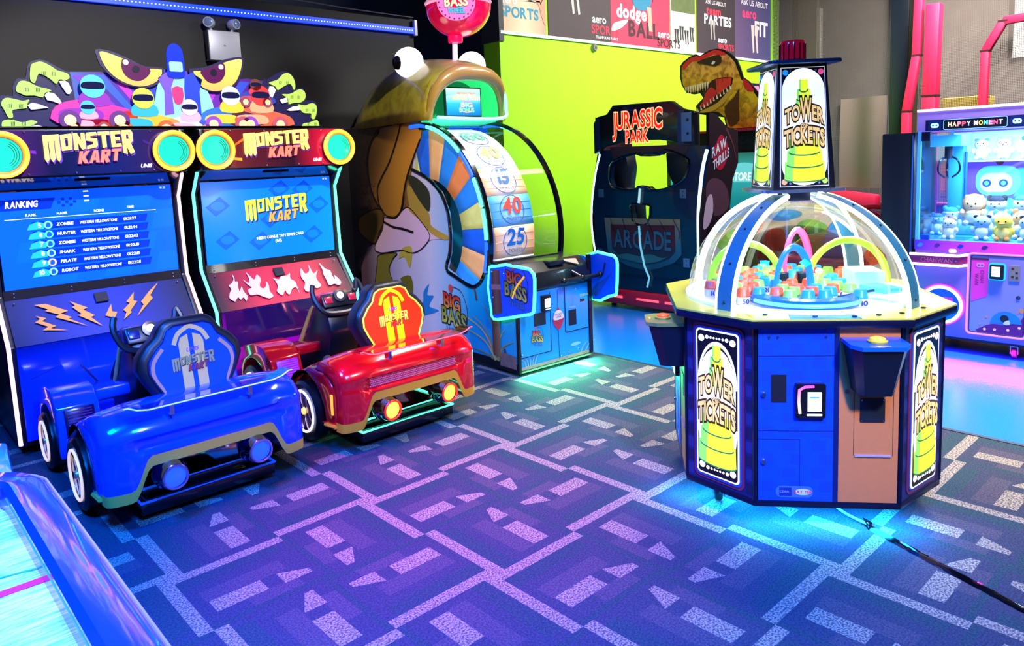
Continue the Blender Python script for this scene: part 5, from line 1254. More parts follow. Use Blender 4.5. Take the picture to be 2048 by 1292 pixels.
    MB().lathe(up, BC, n=40).build('bobber_top', mat('#e8dcf8', .2, coat=.6, emit=.35), t, smooth=80)
    MB().tube([(BC[0] + .292 * cos(a), BC[1] + .292 * sin(a), BC[2] + .025) for a in [2 * pi * q / 40 for q in range(40)]], .008, 6, True).build('bobber_seam', mat('#ffb0c8', .3, emit=.4), t)
    # round badge on the bobber
    dirb = Vector((-.62, -.75, -.06)).normalized()
    ub = Vector((0, 0, 1)).cross(dirb).normalized(); vb = dirb.cross(ub)
    fb = Fr2(Vector(BC) + dirb * .283, ub, vb); fb.n = dirb
    bd = plate('badge', disc(0, 0, .165, 32, .155), fb, -.03, .030, mat('#ff6ab0', .3, emit=.45), t)
    plate('badge_top', [(.15 * cos(a), .03 + .11 * sin(a)) for a in [pi * q / 16 for q in range(17)]], fb, .001, .002, mat('#fff4f8', .3, emit=.5), bd)
    for q in range(22):
        a = 2 * pi * q / 22
        plate('badge_dot', disc(.148 * cos(a), .140 * sin(a), .008, 8), fb, .0035, .001, mat('#5a1240'), bd)
    for s_, v_, h_, c_, w_ in (('BIG', .045, .065, '#ff5a90', .13), ('BASS', -.035, .075, '#f8f0a0', .20), ('WHEEL', -.095, .045, '#2ab0e0', .15)):
        lettering('badge_edge', s_, fb, 0, v_, h_, mat('#123c5a'), bd, align='c', width=w_, bold=.03, w=.005, gap=.02, grow=.04)
        lettering('badge_lettering', s_, fb, 0, v_, h_, mat(c_, .3, emit=.4), bd, align='c', width=w_, bold=.03, w=.006, gap=.02)
    # control pedestal
    fm = mat('#16a0f8', .3, coat=.4)
    pd = MB().bx(.02, Wd - .02, 0, .33, .05, .64).build('control_pedestal', fm, t)
    ff = face_y(-.001)
    plate('door', rect(.012, .147, .33, .62), ff, 0, .004, fm, pd)
    plate('door', rect(.495, .267, .745, .63), ff, 0, .004, fm, pd)
    for r_ in (rect(.010, .145, .332, .150), rect(.328, .147, .334, .62), rect(.492, .262, .745, .268), rect(.490, .262, .496, .63), rect(.413, .06, .415, .62)):
        plate('door_gap', r_, ff, .003, .002, BLACK, pd)
    plate('bill_slot', rect(.159, .37, .281, .47), ff, .004, .003, mat('#1c2028', .5), pd)
    cr = MB().bx(.235, .325, -.03, 0, .475, .60).build('card_reader', BLACK, pd, bevel=.006)
    plate('reader_screen', rect(.258, .505, .312, .575), face_y(-.031), 0, .002, mat('#f4fff8', .3, emit=1.3), cr)
    plate('reader_light', rect(.262, .488, .315, .494), face_y(-.031), 0, .002, mat('#c8f0ff', .3, emit=1.2), cr)
    plate('ticket_slot', rect(.527, .312, .611, .437), ff, .004, .003, mat('#141820', .5), pd)
    plate('coin_return', rect(.66, .488, .71, .51), ff, .004, .003, BLACK, pd)
    lettering('door_words', 'TICKETS', ff, .655, .53, .018, mat('#c8e060'), pd, bold=.02, w=.005)
    lettering('door_words', 'TICKETS', ff, .54, .452, .012, mat('#bfe0ff'), pd, bold=.02, w=.005)
    plate('bobber_print', smooth_loop([(.416, .30), (.455, .34), (.475, .39), (.455, .44), (.43, .46), (.40, .46), (.375, .44), (.355, .39), (.375, .34)], 3), ff, .006, .001, mat('#c82a48', .4), pd)
    plate('bobber_band', smooth_loop([(.365, .385), (.467, .39), (.455, .44), (.43, .458), (.40, .458), (.375, .44)], 3), ff, .0074, .001, mat('#f4e8f0', .4), pd)
    plate('bobber_tip', rect(.405, .46, .427, .478), ff, .006, .001, mat('#c82a48', .4), pd)
    lettering('bobber_words', 'DO NOT', ff, .416, .42, .014, mat('#8a1a3a'), pd, align='c', bold=.02, w=.009)
    lettering('bobber_words', 'LEAN', ff, .416, .40, .014, mat('#8a1a3a'), pd, align='c', bold=.02, w=.009)
    big_bass(pd, ff, .18, .265, .12, .006)
    for (u, v) in ((.615, .60), (.03, .17), (.435, .085), (.52, .10), (.62, .11)): MB().sphere((u, -.006, v), .009, 8, 6).build('lock', CHROME, pd)
    plate('ripple_print', disc(.60, .153, .055, 16, .014), ff, .002, .001, mat('#8ad0ff'), pd)
    plate('sand_print', rect(.012, .05, .745, .075), ff, .003, .001, mat('#a88a78', .6, grain=.3), pd)
    for k in range(7):
        u = .02 + .02 * k if k < 5 else .60 + .05 * (k - 5)
        plate('reed_print', band([(u + .05, .07), (u + .03 + .01 * k, .12), (u - .02 + .03 * k, .15)], .008, .2), ff, .004 + k * .0003, .001, mat('#b8a860'), pd)
    MB().bx(Wd - .035, Wd, -.012, .012, .05, .86).build('corner_trim', BLACK, pd)
    MB().bx(0, Wd, -.006, .02, .03, .05).build('front_rail', mat('#5a4038', .5), pd)
    # black control desk with lever
    MB().yz([(.32, .85), (.10, .85), (.0, .78), (-.03, .66), (.02, .62), (.32, .62)], .02, Wd - .02).build('control_desk', mat('#0c0e12', .35, coat=.3), t, bevel=.008)
    MB().prism([(.50, .075, .838), (.68, .06, .828), (.66, .0, .785)], (0, -.01, .008)).build('speaker_cover', mat('#8a8578', .5, .3, grain=.4, gscale=200), t)
    hb = MB().tube([(.40, -.10, .70), (.80, -.10, .70)], .017, 12).build('lever_bar', mat('#1a1b20', .25, .4), t)
    for x in (.40, .60, .80): MB().sphere((x, -.10, .70), .026, 12, 8).build('lever_knob', mat('#1a1b20', .25, .4), hb)
    MB().tube([(.60, -.10, .70), (.58, .02, .75), (.52, .10, .80)], .018, 10).build('lever_arm', mat('#22242a', .3, .5), t)
    MB().box((.44, .06, .83), (.16, .10, .04)).build('lever_block', mat('#0e1014', .3), t, bevel=.01)
    # neon edged cheek wings
    for x, pts, nm in ((-.03, [(.275, .83), (-.139, .859), (-.215, .84), (-.248, .788), (-.228, .576), (-.20, .53), (-.118, .508), (.20, .43), (.262, .44), (.275, .50)], 0), (Wd + .012, [(.043, .848), (-.204, .866), (-.262, .85), (-.285, .797), (-.27, .581), (-.25, .55), (-.192, .534), (.002, .485)], 1)):
        lp = smooth_loop(pts, 2)
        wo = MB().yz(lp, x, x + .018).build('cheek_wing', mat('#0a60f0', .3), t)
        MB().tube([(x + .004, y, z) for y, z in lp], .012, 8, True).build('wing_neon', neon('#48ffb4', 2.0), wo)
        fw_ = Fr2((x - .001, 0, 0), (0, -1, 0), (0, 0, 1))
        if nm == 0:
            plate('post_print', g([(.255, .46), (.14, .49), (.15, .82), (.25, .815)]), fw_, .0005, .001, ramp_mat('post_wood', [(0, '#6a3a2c'), (.5, '#8a5a48'), (1, '#4a2420')], 'Y', .14, .26, .5), wo)
            plate('rope_print', g([(.255, .66), (.14, .67), (.14, .71), (.255, .70)]), fw_, .002, .001, mat('#b08070'), wo)
            big_bass(wo, fw_, .02, .665, .26, .002)
            plate('hook_print', g(band(spline([(-.15, .80), (-.06, .72), (-.02, .66), (-.0, .62)], 3), .016)), fw_, .008, .001, mat('#ffc43c', emit=.5), wo)
            for y, z in ((.24, .80), (.10, .80), (.24, .60)): MB().sphere((x - .002, y, z), .007, 8, 6).build('bolt', CHROME, wo)
        else:
            for k in range(5):
                plate('reed_print', g(band(spline([(.02 - .02 * k, .52), (-.04 - .02 * k, .60), (-.10 - .03 * k, .64 + .02 * k)], 3), .010, .3)), fw_, .0005 + k * .0002, .001, mat('#1a4a78'), wo)
            plate('cattail_print', g(band([(-.16, .80), (-.13, .70)], .018)), fw_, .001, .001, mat('#12305a'), wo)
    for fx in (.1, .7):
        for fy in (.15, 2.3): MB().lathe([(0, 0), (.035, 0), (.035, .015), (.015, .02), (.015, .06), (0, .06)], (fx, fy, 0), n=12).build('foot', DARKMET, t)
    # green light under the front
    MB().tube([(.04, .03, .040), (Wd - .04, .03, .040)], .006, 6).build('under_light', neon('#3affa0', 3.0), t)
    d = bpy.data.lights.new('under_glow', 'AREA'); d.shape = 'RECTANGLE'; d.size = .72; d.size_y = .03; d.energy = 30.0; d.color = (.05, 1.0, .35)
    o = bpy.data.objects.new('under_glow', d); COL.objects.link(o); o.parent = t; o.location = (.395, -.018, .058); o.rotation_euler = (radians(-52), 0, 0)
    return t


bass()
# ============================================================ tower of tickets
def cake_art(p, fr, s, w0, sx=1.0, scol=None):
    """tall tiered tower picture with the two-line title, in a face of half height s"""
    gm = mat('#e4ee28', .4, emit=.85); gs = mat('#86d850', .4, emit=.8)
    ed = mat('#3a8a4a', .4, emit=.3)
    for i, (hw, z0, z1) in enumerate(((.100, -.26, -.17), (.088, -.185, -.11), (.076, -.12, -.05), (.040, .10, .16), (.034, .16, .21), (.022, .21, .26))):
        hw *= sx
        pts = [(hw * cos(pi + pi * q / 10), z0 + (.02 * s / .35) * sin(pi + pi * q / 10)) for q in range(11)] + [(hw * .97, z1), (-hw * .97, z1)]
        pts = [(u, v * s / .35) for u, v in pts]
        plate('tower_tier', pts, fr, w0 + i * .0003, .0006, gm, p)
        plate('tier_shade', [(u, v) for u, v in pts[:4]] + [(pts[3][0], pts[11][1]), (pts[12][0], pts[12][1])], fr, w0 + i * .0003 + .0006, .0003, gs, p)
        plate('tier_edge', band([(u, v) for u, v in pts[:11]], .006), fr, w0 + i * .0003 + .0007, .0004, ed, p)
    brown, gold = mat('#5a3412', .4, emit=.05), mat('#ffcb6c', .4, emit=.72)
    hsT = [1, 1, 1.45, 1, 1]
    k = s / .35
    for nm, m_, gr, dw in (('title_edge', brown, .085, .003), ('title_lettering', gold, 0, .004)):
        lettering(nm, 'TOWER', fr, 0, .025 * k, .075 * k, m_, p, w=w0 + dw, align='c', width=.188 * sx, bold=.03, gap=.03, hs=hsT, arc=.028 * k, grow=gr)
        lettering(nm, 'TICKETS', fr, 0, -.095 * k, .085 * k, m_, p, w=w0 + dw, align='c', width=.198 * sx, bold=.03, gap=.03, arc=.022 * k, grow=gr)
        lettering(nm, 'OF', fr, 0, .006 * k, .022 * k, m_, p, w=w0 + dw + .001, align='c', bold=.02, grow=gr)


def tower():
    t = thing('ticket_tower_game', 'octagonal ticket tower game with a clear dome and a lit tower on top', 'arcade machine', (3.38, 1.656, 0), -50.6)
    a, b = .29, .545
    OCT = [(-a, -b), (a, -b), (b, -a), (b, a), (a, b), (-a, b), (-b, a), (-b, -a)]
    def oct_(k): return [(x * k, y * k) for x, y in OCT]
    Z0, Z1 = .15, .905
    MB().xy(oct_(.985), Z0, Z1).build('cabinet_core', mat('#0b1440', .4), t)
    rail = mat('#1a2244', .25, .6)
    MB().xy(oct_(1.012), Z0 - .025, Z0 + .008).build('bottom_rail', rail, t, bevel=.006)
    MB().xy(oct_(1.085), .912, .945).build('table_rim', mat('#10163a', .25, .4), t, bevel=.005)
    tabm = ramp_mat('table_top_paint', [(0, '#f4ecb0'), (.30, '#e8e03c'), (.5, '#1a7af0'), (.62, '#e8e470'), (.75, '#fff8e0'), (1, '#fff4c0')], 'X', -.6, .6, .25, coat=.4)
    tt = MB().xy(oct_(1.08), .945, .952).build('table_top', mat('#d2c648', .3, coat=.3), t)
    plate('table_patch', [(-.16, -.585), (.12, -.585), (.10, -.40), (-.13, -.40)], Fr2((0, 0, .952), (1, 0, 0), (0, 1, 0)), 0, .001, mat('#1478f0', .2, coat=.5), tt)
    plate('table_patch', [(-.30, -.55), (-.16, -.585), (-.13, -.42), (-.34, -.36)], Fr2((0, 0, .952), (1, 0, 0), (0, 1, 0)), 0, .001, mat('#f4e020', .2, coat=.5), tt)
    plate('table_patch', [(.45, -.42), (.57, -.28), (.57, .1), (.45, .1)], Fr2((0, 0, .952), (1, 0, 0), (0, 1, 0)), 0, .001, mat('#fff6e0', .2, coat=.5), tt)
    for x, y in ((-.24, -.50), (-.05, -.54), (.10, -.55), (.20, -.53), (.30, -.50), (.42, -.40)):
        MB().lathe([(0, .954), (.010, .954), (.011, .957), (.006, .958), (0, .957)], (x, y, 0), n=12).build('table_bolt', DARKMET, tt)
    edgem = mat('#0d1838', .25, .5)
    for i in range(8):
        p0, p1 = Vector((*OCT[i], 0)), Vector((*OCT[(i + 1) % 8], 0))
        mid = (p0 + p1) / 2; u = (p1 - p0).normalized(); L = (p1 - p0).length
        fr = Fr2(mid, u, (0, 0, 1))
        MB().tube([p0 + Vector((0, 0, Z0)), p0 + Vector((0, 0, Z1))], .010, 8).build('corner_post', edgem, t)
        if i % 2 == 0:                                   # wide coin door faces
            bl = plate('blue_panel', rect(-L / 2 + .012, Z0 + .006, .024, Z1), fr, 0, .006, mat('#0a44f0', .35, grain=.18, gscale=30), t)
            for q in range(12):
                z = Z0 + .05 + q * .06
                for w_ in range(5):
                    if (q * 5 + w_ * 3) % 2 == 0: plate('brick_print', rect(-.27 + w_ * .06 + (q % 2) * .03, z, -.215 + w_ * .06 + (q % 2) * .03, z + .045), fr, .0062, .0004, mat('#0a3de4', .4), bl)
            for r_ in (rect(-.277, .788, .024, .791), rect(-.277, .464, .024, .467), rect(-.277, .428, -.108, .430), rect(-.110, .22, -.108, .43)): plate('door_gap', r_, fr, .0064, .0008, mat('#06164a'), bl)
            plate('bill_slot', rect(-.226, .591, -.165, .71), fr, .0064, .003, mat('#0a1020', .5), bl)
            cr = plate('card_reader', rrect(-.132, .529, -.013, .676, .008), fr, .006, .022, mat('#0c0c16', .3), bl)
            MB().tube([fr(u_, v_, .030) for u_, v_ in ((-.115, .55), (-.12, .60), (-.118, .65), (-.095, .664), (-.06, .666))], .006, 6).build('reader_glow', ramp_mat('reader_glow', [(0, '#ffd0a0'), (1, '#d838d8')], 'Z', .54, .67, .3, emit=1.3), cr)
            plate('reader_screen', rect(-.085, .560, -.030, .641), fr, .029, .002, mat('#f6fff4', .3, emit=1.2), cr)
            plate('reader_light', rect(-.088, .540, -.028, .548), fr, .029, .002, mat('#ffffff', .3, emit=1.2), cr)
            plate('reader_text', rect(-.078, .615, -.04, .622), fr, .0315, .0006, mat('#5ab0a0'), cr)
            for v_ in (.624, .33): MB().lathe([(0, .012), (.010, .012), (.012, .0)], n=14, c=(0, 0, 0)).build('lock', CHROME, bl).matrix_local = Matrix.Translation(fr(-.257, v_, .006)) @ Matrix(((fr.u.x, fr.v.x, fr.n.x, 0), (fr.u.y, fr.v.y, fr.n.y, 0), (fr.u.z, fr.v.z, fr.n.z, 0), (0, 0, 0, 1)))
            lg = plate('maker_badge', rrect(-.206, .172, -.055, .222, .022), fr, .0064, .001, mat('#3a6af0', .35), bl)
            plate('badge_square', rect(-.192, .178, -.142, .216), fr, .0076, .0006, mat('#0c2a8a'), lg)
            lettering('badge_words', 'CEMA', fr, -.190, .193, .010, mat('#6a8af0'), lg, bold=.02, w=.0085)
            plate('badge_oval', disc(-.095, .197, .034, 18, .014), fr, .0076, .0006, mat('#c8d0f0'), lg)
            lettering('badge_words', 'BAY TEK', fr, -.095, .191, .012, mat('#d01a30'), lg, align='c', bold=.03, w=.0085)
            for u_ in (-.235, -.20, -.01): plate('screw', disc(u_, .868, .006, 8), fr, .0064, .002, mat('#0a1a5a'), bl)
            MB().bx(0, .001, 0, .001, 0, .001) if False else None
            plate('centre_post', rect(.024, Z0 + .004, .044, Z1), fr, 0, .009, mat('#0a1c58', .3), t)
            tn = plate('tan_panel', rect(.044, Z0 + .006, L / 2 - .012, Z1), fr, 0, .006, mat('#c87848', .5, grain=.06), t)
            for r_ in (rect(.103, .362, .105, .66), rect(.256, .362, .258, .66), rect(.103, .658, .258, .66)): plate('door_gap', r_, fr, .0064, .0008, mat('#5a2c18'), tn)
            plate('ticket_tray', rect(.108, .358, .250, .366), fr, .0064, .006, mat('#c8b8d8', .3, .4), tn)
            tsl = plate('ticket_slot', rrect(.127, .507, .224, .608, .004), fr, .0064, .003, mat('#0a1830', .5), tn)
            for u_, v_ in ((.133, .513), (.218, .513), (.133, .602), (.218, .602)): plate('screw', disc(u_, v_, .004, 8), fr, .0096, .001, CHROME, tsl)
            plate('tan_lock', disc(.075, .640, .008, 10), fr, .0064, .003, mat('#a03a3a'), tn)
            # button box
            def ring(hw, d0, d1, z, sk=.16): return [fr(sk - hw, z, d0), fr(sk + hw, z, d0), fr(sk + hw, z, d1 * .72), fr(sk + hw * .72, z, d1), fr(sk - hw * .72, z, d1), fr(sk - hw, z, d1 * .72)]
            r0, r1 = ring(.070, .006, .115, .652), ring(.105, .006, .165, .852)
            bxm = mat('#081226', .35, emit=0)
            mb = MB().grid([r0, r1], True); mb._add(r0[::-1], [range(6)]); mb._add(r1, [range(6)])
            bb = mb.build('button_box', bxm, t, smooth=30)
            r2 = ring(.112, .004, .178, .852); r3 = ring(.112, .004, .178, .868)
            mb = MB().grid([r2, r3], True); mb._add(r2[::-1], [range(6)]); mb._add(r3, [range(6)])
            mb.build('box_lid', mat('#0a58b8' if i == 0 else '#8a8a4a', .3, coat=.3), bb, smooth=30)
            c = fr(.16, .868, .095)
            MB().lathe([(.036, 0), (.038, .008), (.030, .010)], tuple(c), n=22).build('button_collar', mat('#b8a83c', .35), bb)
            MB().lathe([(.030, .010), (.028, .018), (.015, .023), (0, .024)], tuple(c), n=22).build('push_button', mat('#f8b83c' if i == 0 else '#ff5a28', .3, emit=.5), bb)
            plate('spark_print', [(.13, -.155), (.15, -.15), (.19, -.16), (.155, -.162), (.14, -.17)], Fr2((fr.o.x, fr.o.y, .8685), fr.u, -fr.n), 0, .0006, mat('#ffc45a'), bb)
        else:                                            # narrow light boxes
            bk = plate('brick_panel', rect(-L / 2 + .008, Z0 + .006, L / 2 - .008, Z1), fr, 0, .004, mat('#141c58', .4, grain=.35, gscale=35), t)
            for q in range(12):
                z = Z0 + .02 + q * .062
                for s_ in (-1, 1): plate('brick_print', rect(s_ * .155 - .016, z, s_ * .155 + .016, z + .05), fr, .0042, .0006, mat('#0e1440' if (q + (s_ > 0)) % 2 else '#20286a', .5), bk)
            plate('frame_outer', rrect(-.133, .172, .133, .892, .03), fr, .005, .004, mat('#7a2a50', .4), bk)
            plate('frame_blue', rrect(-.122, .184, .122, .880, .026), fr, .0092, .003, mat('#2a4a9a', .4), bk)
            lb = plate('light_frame', rrect(-.112, .196, .112, .868, .018), fr, .0124, .002, mat('#ffffff', .4, emit=.9), bk)
            plate('light_ground', rrect(-.105, .203, .105, .861, .016), fr, .0146, .001, mat('#0a0a12', .4), lb)
            for sgn, zc in ((1, .62), (-1, .44)):
                plate('light_ring', [(.105 * cos(q * pi / 16), zc + sgn * .20 * sin(q * pi / 16)) for q in range(17)], fr, .0158, .0005, mat('#fff8e8', .4, emit=1.0), lb)
                plate('light_arc', [(.096 * cos(q * pi / 16), zc + sgn * .182 * sin(q * pi / 16)) for q in range(17)], fr, .0164, .0004, mat('#14100c', .4), lb)
            oval = [(.097 * cos(q * pi / 16), .62 + .168 * sin(q * pi / 16)) for q in range(17)] + [(-.097 * cos(q * pi / 16), .44 - .168 * sin(q * pi / 16)) for q in range(17)]
            plate('light_window', oval, fr, .0170, .0006, mat('#fffaec', .4, emit=1.1), lb)
            for zc, sgn in ((.838, 1), (.226, -1)):
                for u_, r_ in ((-.082, .016), (-.052, .009), (-.032, .006), (-.015, .005), (0, .0045), (.015, .005), (.032, .006), (.052, .009), (.082, .016)):
                    plate('light_dot', disc(u_, zc - sgn * (.004 if abs(u_) < .06 else .012), r_, 10), fr, .0170, .0006, mat('#fff4e0', .4, emit=.9), lb)
            cake_art(lb, Fr2(fr(0, .535), fr.u, fr.v), .36, .0185)
    # casters
    for x, y in ((-.40, -.24), (.42, -.22), (.40, .26), (-.40, .26)):
        c = MB().bx(x - .03, x + .03, y - .03, y + .03, .10, .128).build('caster_plate', DARKMET, t)
        for s_ in (-1, 1): MB().bx(x + s_ * .022, x + s_ * .027, y - .025, y + .035, .03, .105).build('caster_fork', CHROME, c)
        MB().lathe([(0, -.017), (.034, -.017), (.038, -.01), (.038, .01), (.034, .017), (0, .017)], (x, y + .01, .0385), 'x', 20).build('caster_wheel', mat('#20202a', .4), c)
    # dome, collar, arches
    zc = .952
    R = .50
    MB().lathe([(.515, zc), (.515, zc + .012), (.49, zc + .016), (.49, zc)], n=56).build('dome_collar', mat('#e8f4f0', .3, emit=.4), t)
    MB().lathe([(R * cos(radians(q)), zc + .014 + .46 * sin(radians(q))) for q in range(0, 91, 5)], n=56).build('dome', clear_mat('dome_acrylic', (.98, .99, 1), .045, .02, .42), t, smooth=80)
    MB().lathe([(0, zc + .004), (.485, zc + .004)], n=48).build('play_field', mat('#fff6dc', .3, emit=.15), t)
    archm = mat('#2c6f88', .35, .2)
    for k in range(4):
        ang = radians(45 + 90 * k)
        d = Vector((cos(ang), sin(ang), 0)); s_ = Vector((-sin(ang), cos(ang), 0))
        prof = [(.555 * cos(radians(q)) + .0, zc + .495 * sin(radians(q))) for q in range(0, 80, 4)]
        rows = [[d * r + s_ * o_ + Vector((0, 0, z)) for r, z, o_ in ((r_, z_, -.038), (r_, z_, .038), (r_ * .965, zc + (z_ - zc) * .965, .038), (r_ * .965, zc + (z_ - zc) * .965, -.038))] for r_, z_ in prof]
        mb = MB().grid(rows, True); mb._add(rows[0], [range(4)])
        ar = mb.build('dome_arch', archm, t, smooth=35)
        for e in (-.041, .041):
            MB().tube([d * (r_ * .985) + s_ * e + Vector((0, 0, zc + (z_ - zc) * .985)) for r_, z_ in prof], .0105, 6).build('arch_light', neon('#f4ffe8', 3.0), ar)
        MB().tube([d * (r_ * .955) + Vector((0, 0, zc + (z_ - zc) * .955)) + s_ * .034 for r_, z_ in prof], .005, 6).build('arch_light', neon('#fff8d8', 2.2), ar)
        for j in (1, 6, 11, 15):
            r_, z_ = prof[j]
            MB().sphere(d * (r_ * 1.003) + Vector((0, 0, zc + (z_ - zc) * 1.003)), .006, 8, 6).build('arch_screw', BLACK, ar)
    # things on the field that belong to the machine: lit hoops, centre post, pushers
    for (x, y, ang, w_, h_, c, s0) in ((-.045, -.15, 14, .085, .20, '#1a78ff', .8), (.035, .12, 12, .07, .25, '#ff4a80', .7), (.235, .0, 4, .185, .21, '#b0e830', .6), (-.225, .04, -8, .165, .20, '#9ce83a', .6)):
        dd = Vector((cos(radians(ang)), sin(radians(ang)), 0))
        pts = [Vector((x, y, zc + .02)) + dd * (w_ * cos(radians(q))) + Vector((0, 0, h_ * sin(radians(q)) + .02)) for q in range(0, 181, 12)]
        ho = MB().tube(pts, .017, 6, flat=.6).build('lit_hoop', mat(c, .3, emit=s0), t, smooth=30)
        MB().tube([p + Vector((0, 0, .012)) for p in pts], .006, 6).build('hoop_light', neon('#f0ffe8', 1.6), ho)
    for x in (-.06, .03): MB().bx(x - .025, x + .025, -.02, .02, zc + .004, zc + .10).build('centre_post', mat('#1a3a44', .3, .6), t, bevel=.005)
    MB().lathe([(.20, zc + .006), (.24, zc + .012), (.24, zc + .05), (.20, zc + .056)], (-.02, -.24, 0), n=30, a0=radians(190), a1=radians(350)).build('front_ramp', mat('#0a6af0', .2, emit=.25, coat=.5), t)
    MB().tube([(-.02 + .243 * cos(radians(q)), -.24 + .243 * sin(radians(q)), zc + .03) for q in range(200, 346, 8)], .009, 6).build('ramp_light', neon('#58c8ff', 1.8), t)
    MB().box((.31, -.22, zc + .055), (.10, .15, .025), Matrix.Rotation(radians(25), 3, 'Z')).build('pusher', mat('#58d0e8', .25, emit=.25), t, bevel=.008)
    MB().tube([(.10, -.33, zc + .04), (.30, -.24, zc + .055)], .006, 6).build('pusher_rod', mat('#0a3a5a', .3), t)
    MB().bx(.24, .38, -.08, .10, zc + .004, zc + .11).build('ticket_bin', mat('#b8f0e4', .3, emit=.3), t, bevel=.01)
    # tower box
    zb = 1.452
    mc = Matrix.Translation((.0, 0, 0)) @ Matrix.Rotation(radians(9.5), 4, 'Z') @ Matrix.Translation((-.022, .0, 0))
    MB(mc).xy(rrect(-.19, -.19, .19, .19, .06), zb - .008, zb + .006).build('tower_plate', mat('#b8c4d0', .2, .8), t)
    MB().bx(-.05, .05, -.06, .06, 1.40, zb - .008).build('tower_neck', mat('#0a1c3a', .3), t)
    h0, h1 = .142, .110
    mb = MB(mc).grid([[(sx * h, sy * h, z) for sx, sy in ((-1, -1), (1, -1), (1, 1), (-1, 1))] for h, z in ((h0, zb + .006), (h1, 2.018))], True)
    bx_ = mb.build('tower_box', mat('#0c0e18', .35), t)
    MB(mc).xy(rrect(-.165, -.165, .165, .165, .03), 2.018, 2.034).build('tower_cap', mat('#1a4a6a', .25, .5), t, bevel=.004)
    for k in range(4):
        M4 = mc @ Matrix.Rotation(radians(90 * k), 4, 'Z')
        o = M4 @ Vector((0, -(h0 + h1) / 2 - .001, (zb + 2.018) / 2 + .002))
        u = M4.to_3x3() @ Vector((1, 0, 0)); v = M4.to_3x3() @ Vector((0, (h0 - h1), 2.018 - zb))
        fr = Fr2(o, u, v)
        cut = lambda pts: [(a_ * (1 - b_ * .115 * 2), b_) for a_, b_ in pts]
        pn = plate('tower_face', cut(rect(-.106, -.268, .106, .268)), fr, 0, .003, mat('#f0f4f4', .4, emit=.5), bx_)
        plate('face_ground', cut(rect(-.103, -.265, .103, .265)), fr, .0031, .0006, mat('#0c0c14', .4), pn)
        ov = [(.100 * cos(q * pi / 16), .165 + .098 * sin(q * pi / 16)) for q in range(17)] + [(-.100 * cos(q * pi / 16), -.165 - .098 * sin(q * pi / 16)) for q in range(17)]
        plate('face_window', cut(ov), fr, .0038, .001, ramp_mat('tower_face_lit', [(0, '#fffdf4'), (.45, '#fffdf0'), (.8, '#dcecf6'), (1, '#eef6fa')], 'Z', zb, 2.0, .4, emit=1.0), pn)
        for u_, v_, c_ in ((-.085, .245, '#2a9ae8'), (.085, .245, '#f05a8a'), (-.088, -.245, '#f8b070'), (.088, -.245, '#c8e858')):
            plate('corner_dot', disc(u_ * (1 - v_ * .23), v_, .013, 12), fr, .0042, .001, mat(c_, .3, emit=.6), pn)
            for q in (-1, 1): plate('corner_dot', disc((u_ * .72) * (1 - v_ * .23), v_ + (.008 if v_ > 0 else -.008), .005, 8), fr, .0042, .001, WHITE, pn)
        cake_art(pn, Fr2(fr(0, -.01), fr.u, fr.v), .30, .006, .93)
    bcn = MB(mc).lathe([(0, 2.034), (.062, 2.034), (.062, 2.045), (.055, 2.05)], n=28).build('beacon_base', BLACK, t)
    MB(mc).lathe([(.055, 2.04), (.055, 2.125), (.050, 2.135), (0, 2.137)], n=28).build('beacon', mat('#c8082e', .12, coat=.8, emit=.22), t)
    for q in range(14):
        a_ = 2 * pi * q / 14
        MB(mc).tube([(.056 * cos(a_), .056 * sin(a_), 2.05), (.056 * cos(a_), .056 * sin(a_), 2.12)], .003, 4).build('beacon_rib', mat('#8a0420', .2), bcn)
    # blue light under the cabinet
    for (x, y) in ((-.17, -.46), (.20, -.46), (-.42, -.20)):
        d = bpy.data.lights.new('under_glow', 'AREA'); d.shape = 'RECTANGLE'; d.size = .35; d.size_y = .12; d.energy = 9.0; d.color = (.01, .38, 1.0)
        o = bpy.data.objects.new('under_glow', d); COL.objects.link(o); o.parent = t; o.location = (x, y, .118); o.rotation_euler = (0, 0, 0)
    # lamp inside the dome
    d = bpy.data.lights.new('dome_lamp', 'POINT'); d.energy = 6; d.color = (1, .98, .9); d.shadow_soft_size = .08
    o = bpy.data.objects.new('dome_lamp', d); COL.objects.link(o); o.parent = t; o.location = (0, 0, 1.32)
    return t


TW = tower()


# ticket cups on the field of the dome
def cup_master():
    c = MB().lathe([(0, 0), (.026, 0), (.030, .004), (.031, .034), (.028, .038), (0, .038)], n=20).build('ticket_cup', mat('#f6f4f0', .4))
    return c


cup_me = cup_master()
cup_cap_me = MB().lathe([(.031, .036), (.032, .042), (.029, .046), (.025, .070), (.021, .074), (0, .075)], n=20).build('cap', mat('#58b8f0', .3, emit=.2))
CAPS = {'blue': mat('#28a8f0', .35), 'green': mat('#98d858', .35), 'orange': mat('#ff6a3c', .35)}
cap_meshes = {}
for k, m_ in CAPS.items():
    me = cup_cap_me.data.copy(); me.materials.clear(); me.materials.append(m_); cap_meshes[k] = me
bpy.data.objects.remove(cup_cap_me)
Mtw = Matrix.Translation((3.38, 1.656, 0)) @ Matrix.Rotation(radians(-50.6), 4, 'Z')
rr = random.Random(5)
spots = []
for gy in range(-5, 7):
    for gx in range(-6, 7):
        x, y = gx * .074 + (gy % 2) * .037 + rr.uniform(-.004, .004), gy * .070 - .01 + rr.uniform(-.004, .004)
        if hypot(x, y) > .425 or (abs(x) < .11 and abs(y) < .055): continue
        if x > .20 and -.36 < y < .14: continue
        if y < -.20 and abs(x + .02) < .19 and hypot(x + .02, y + .24) > .16: continue
        if any(hypot(x - hx, y - hy) < .048 for hx, hy in ((-.128, -.17), (.037, -.13), (-.39, .06), (-.06, .02), (.05, .0), (.42, .01), (-.033, .105), (.103, .135))): continue
        spots.append((x, y))
first = True
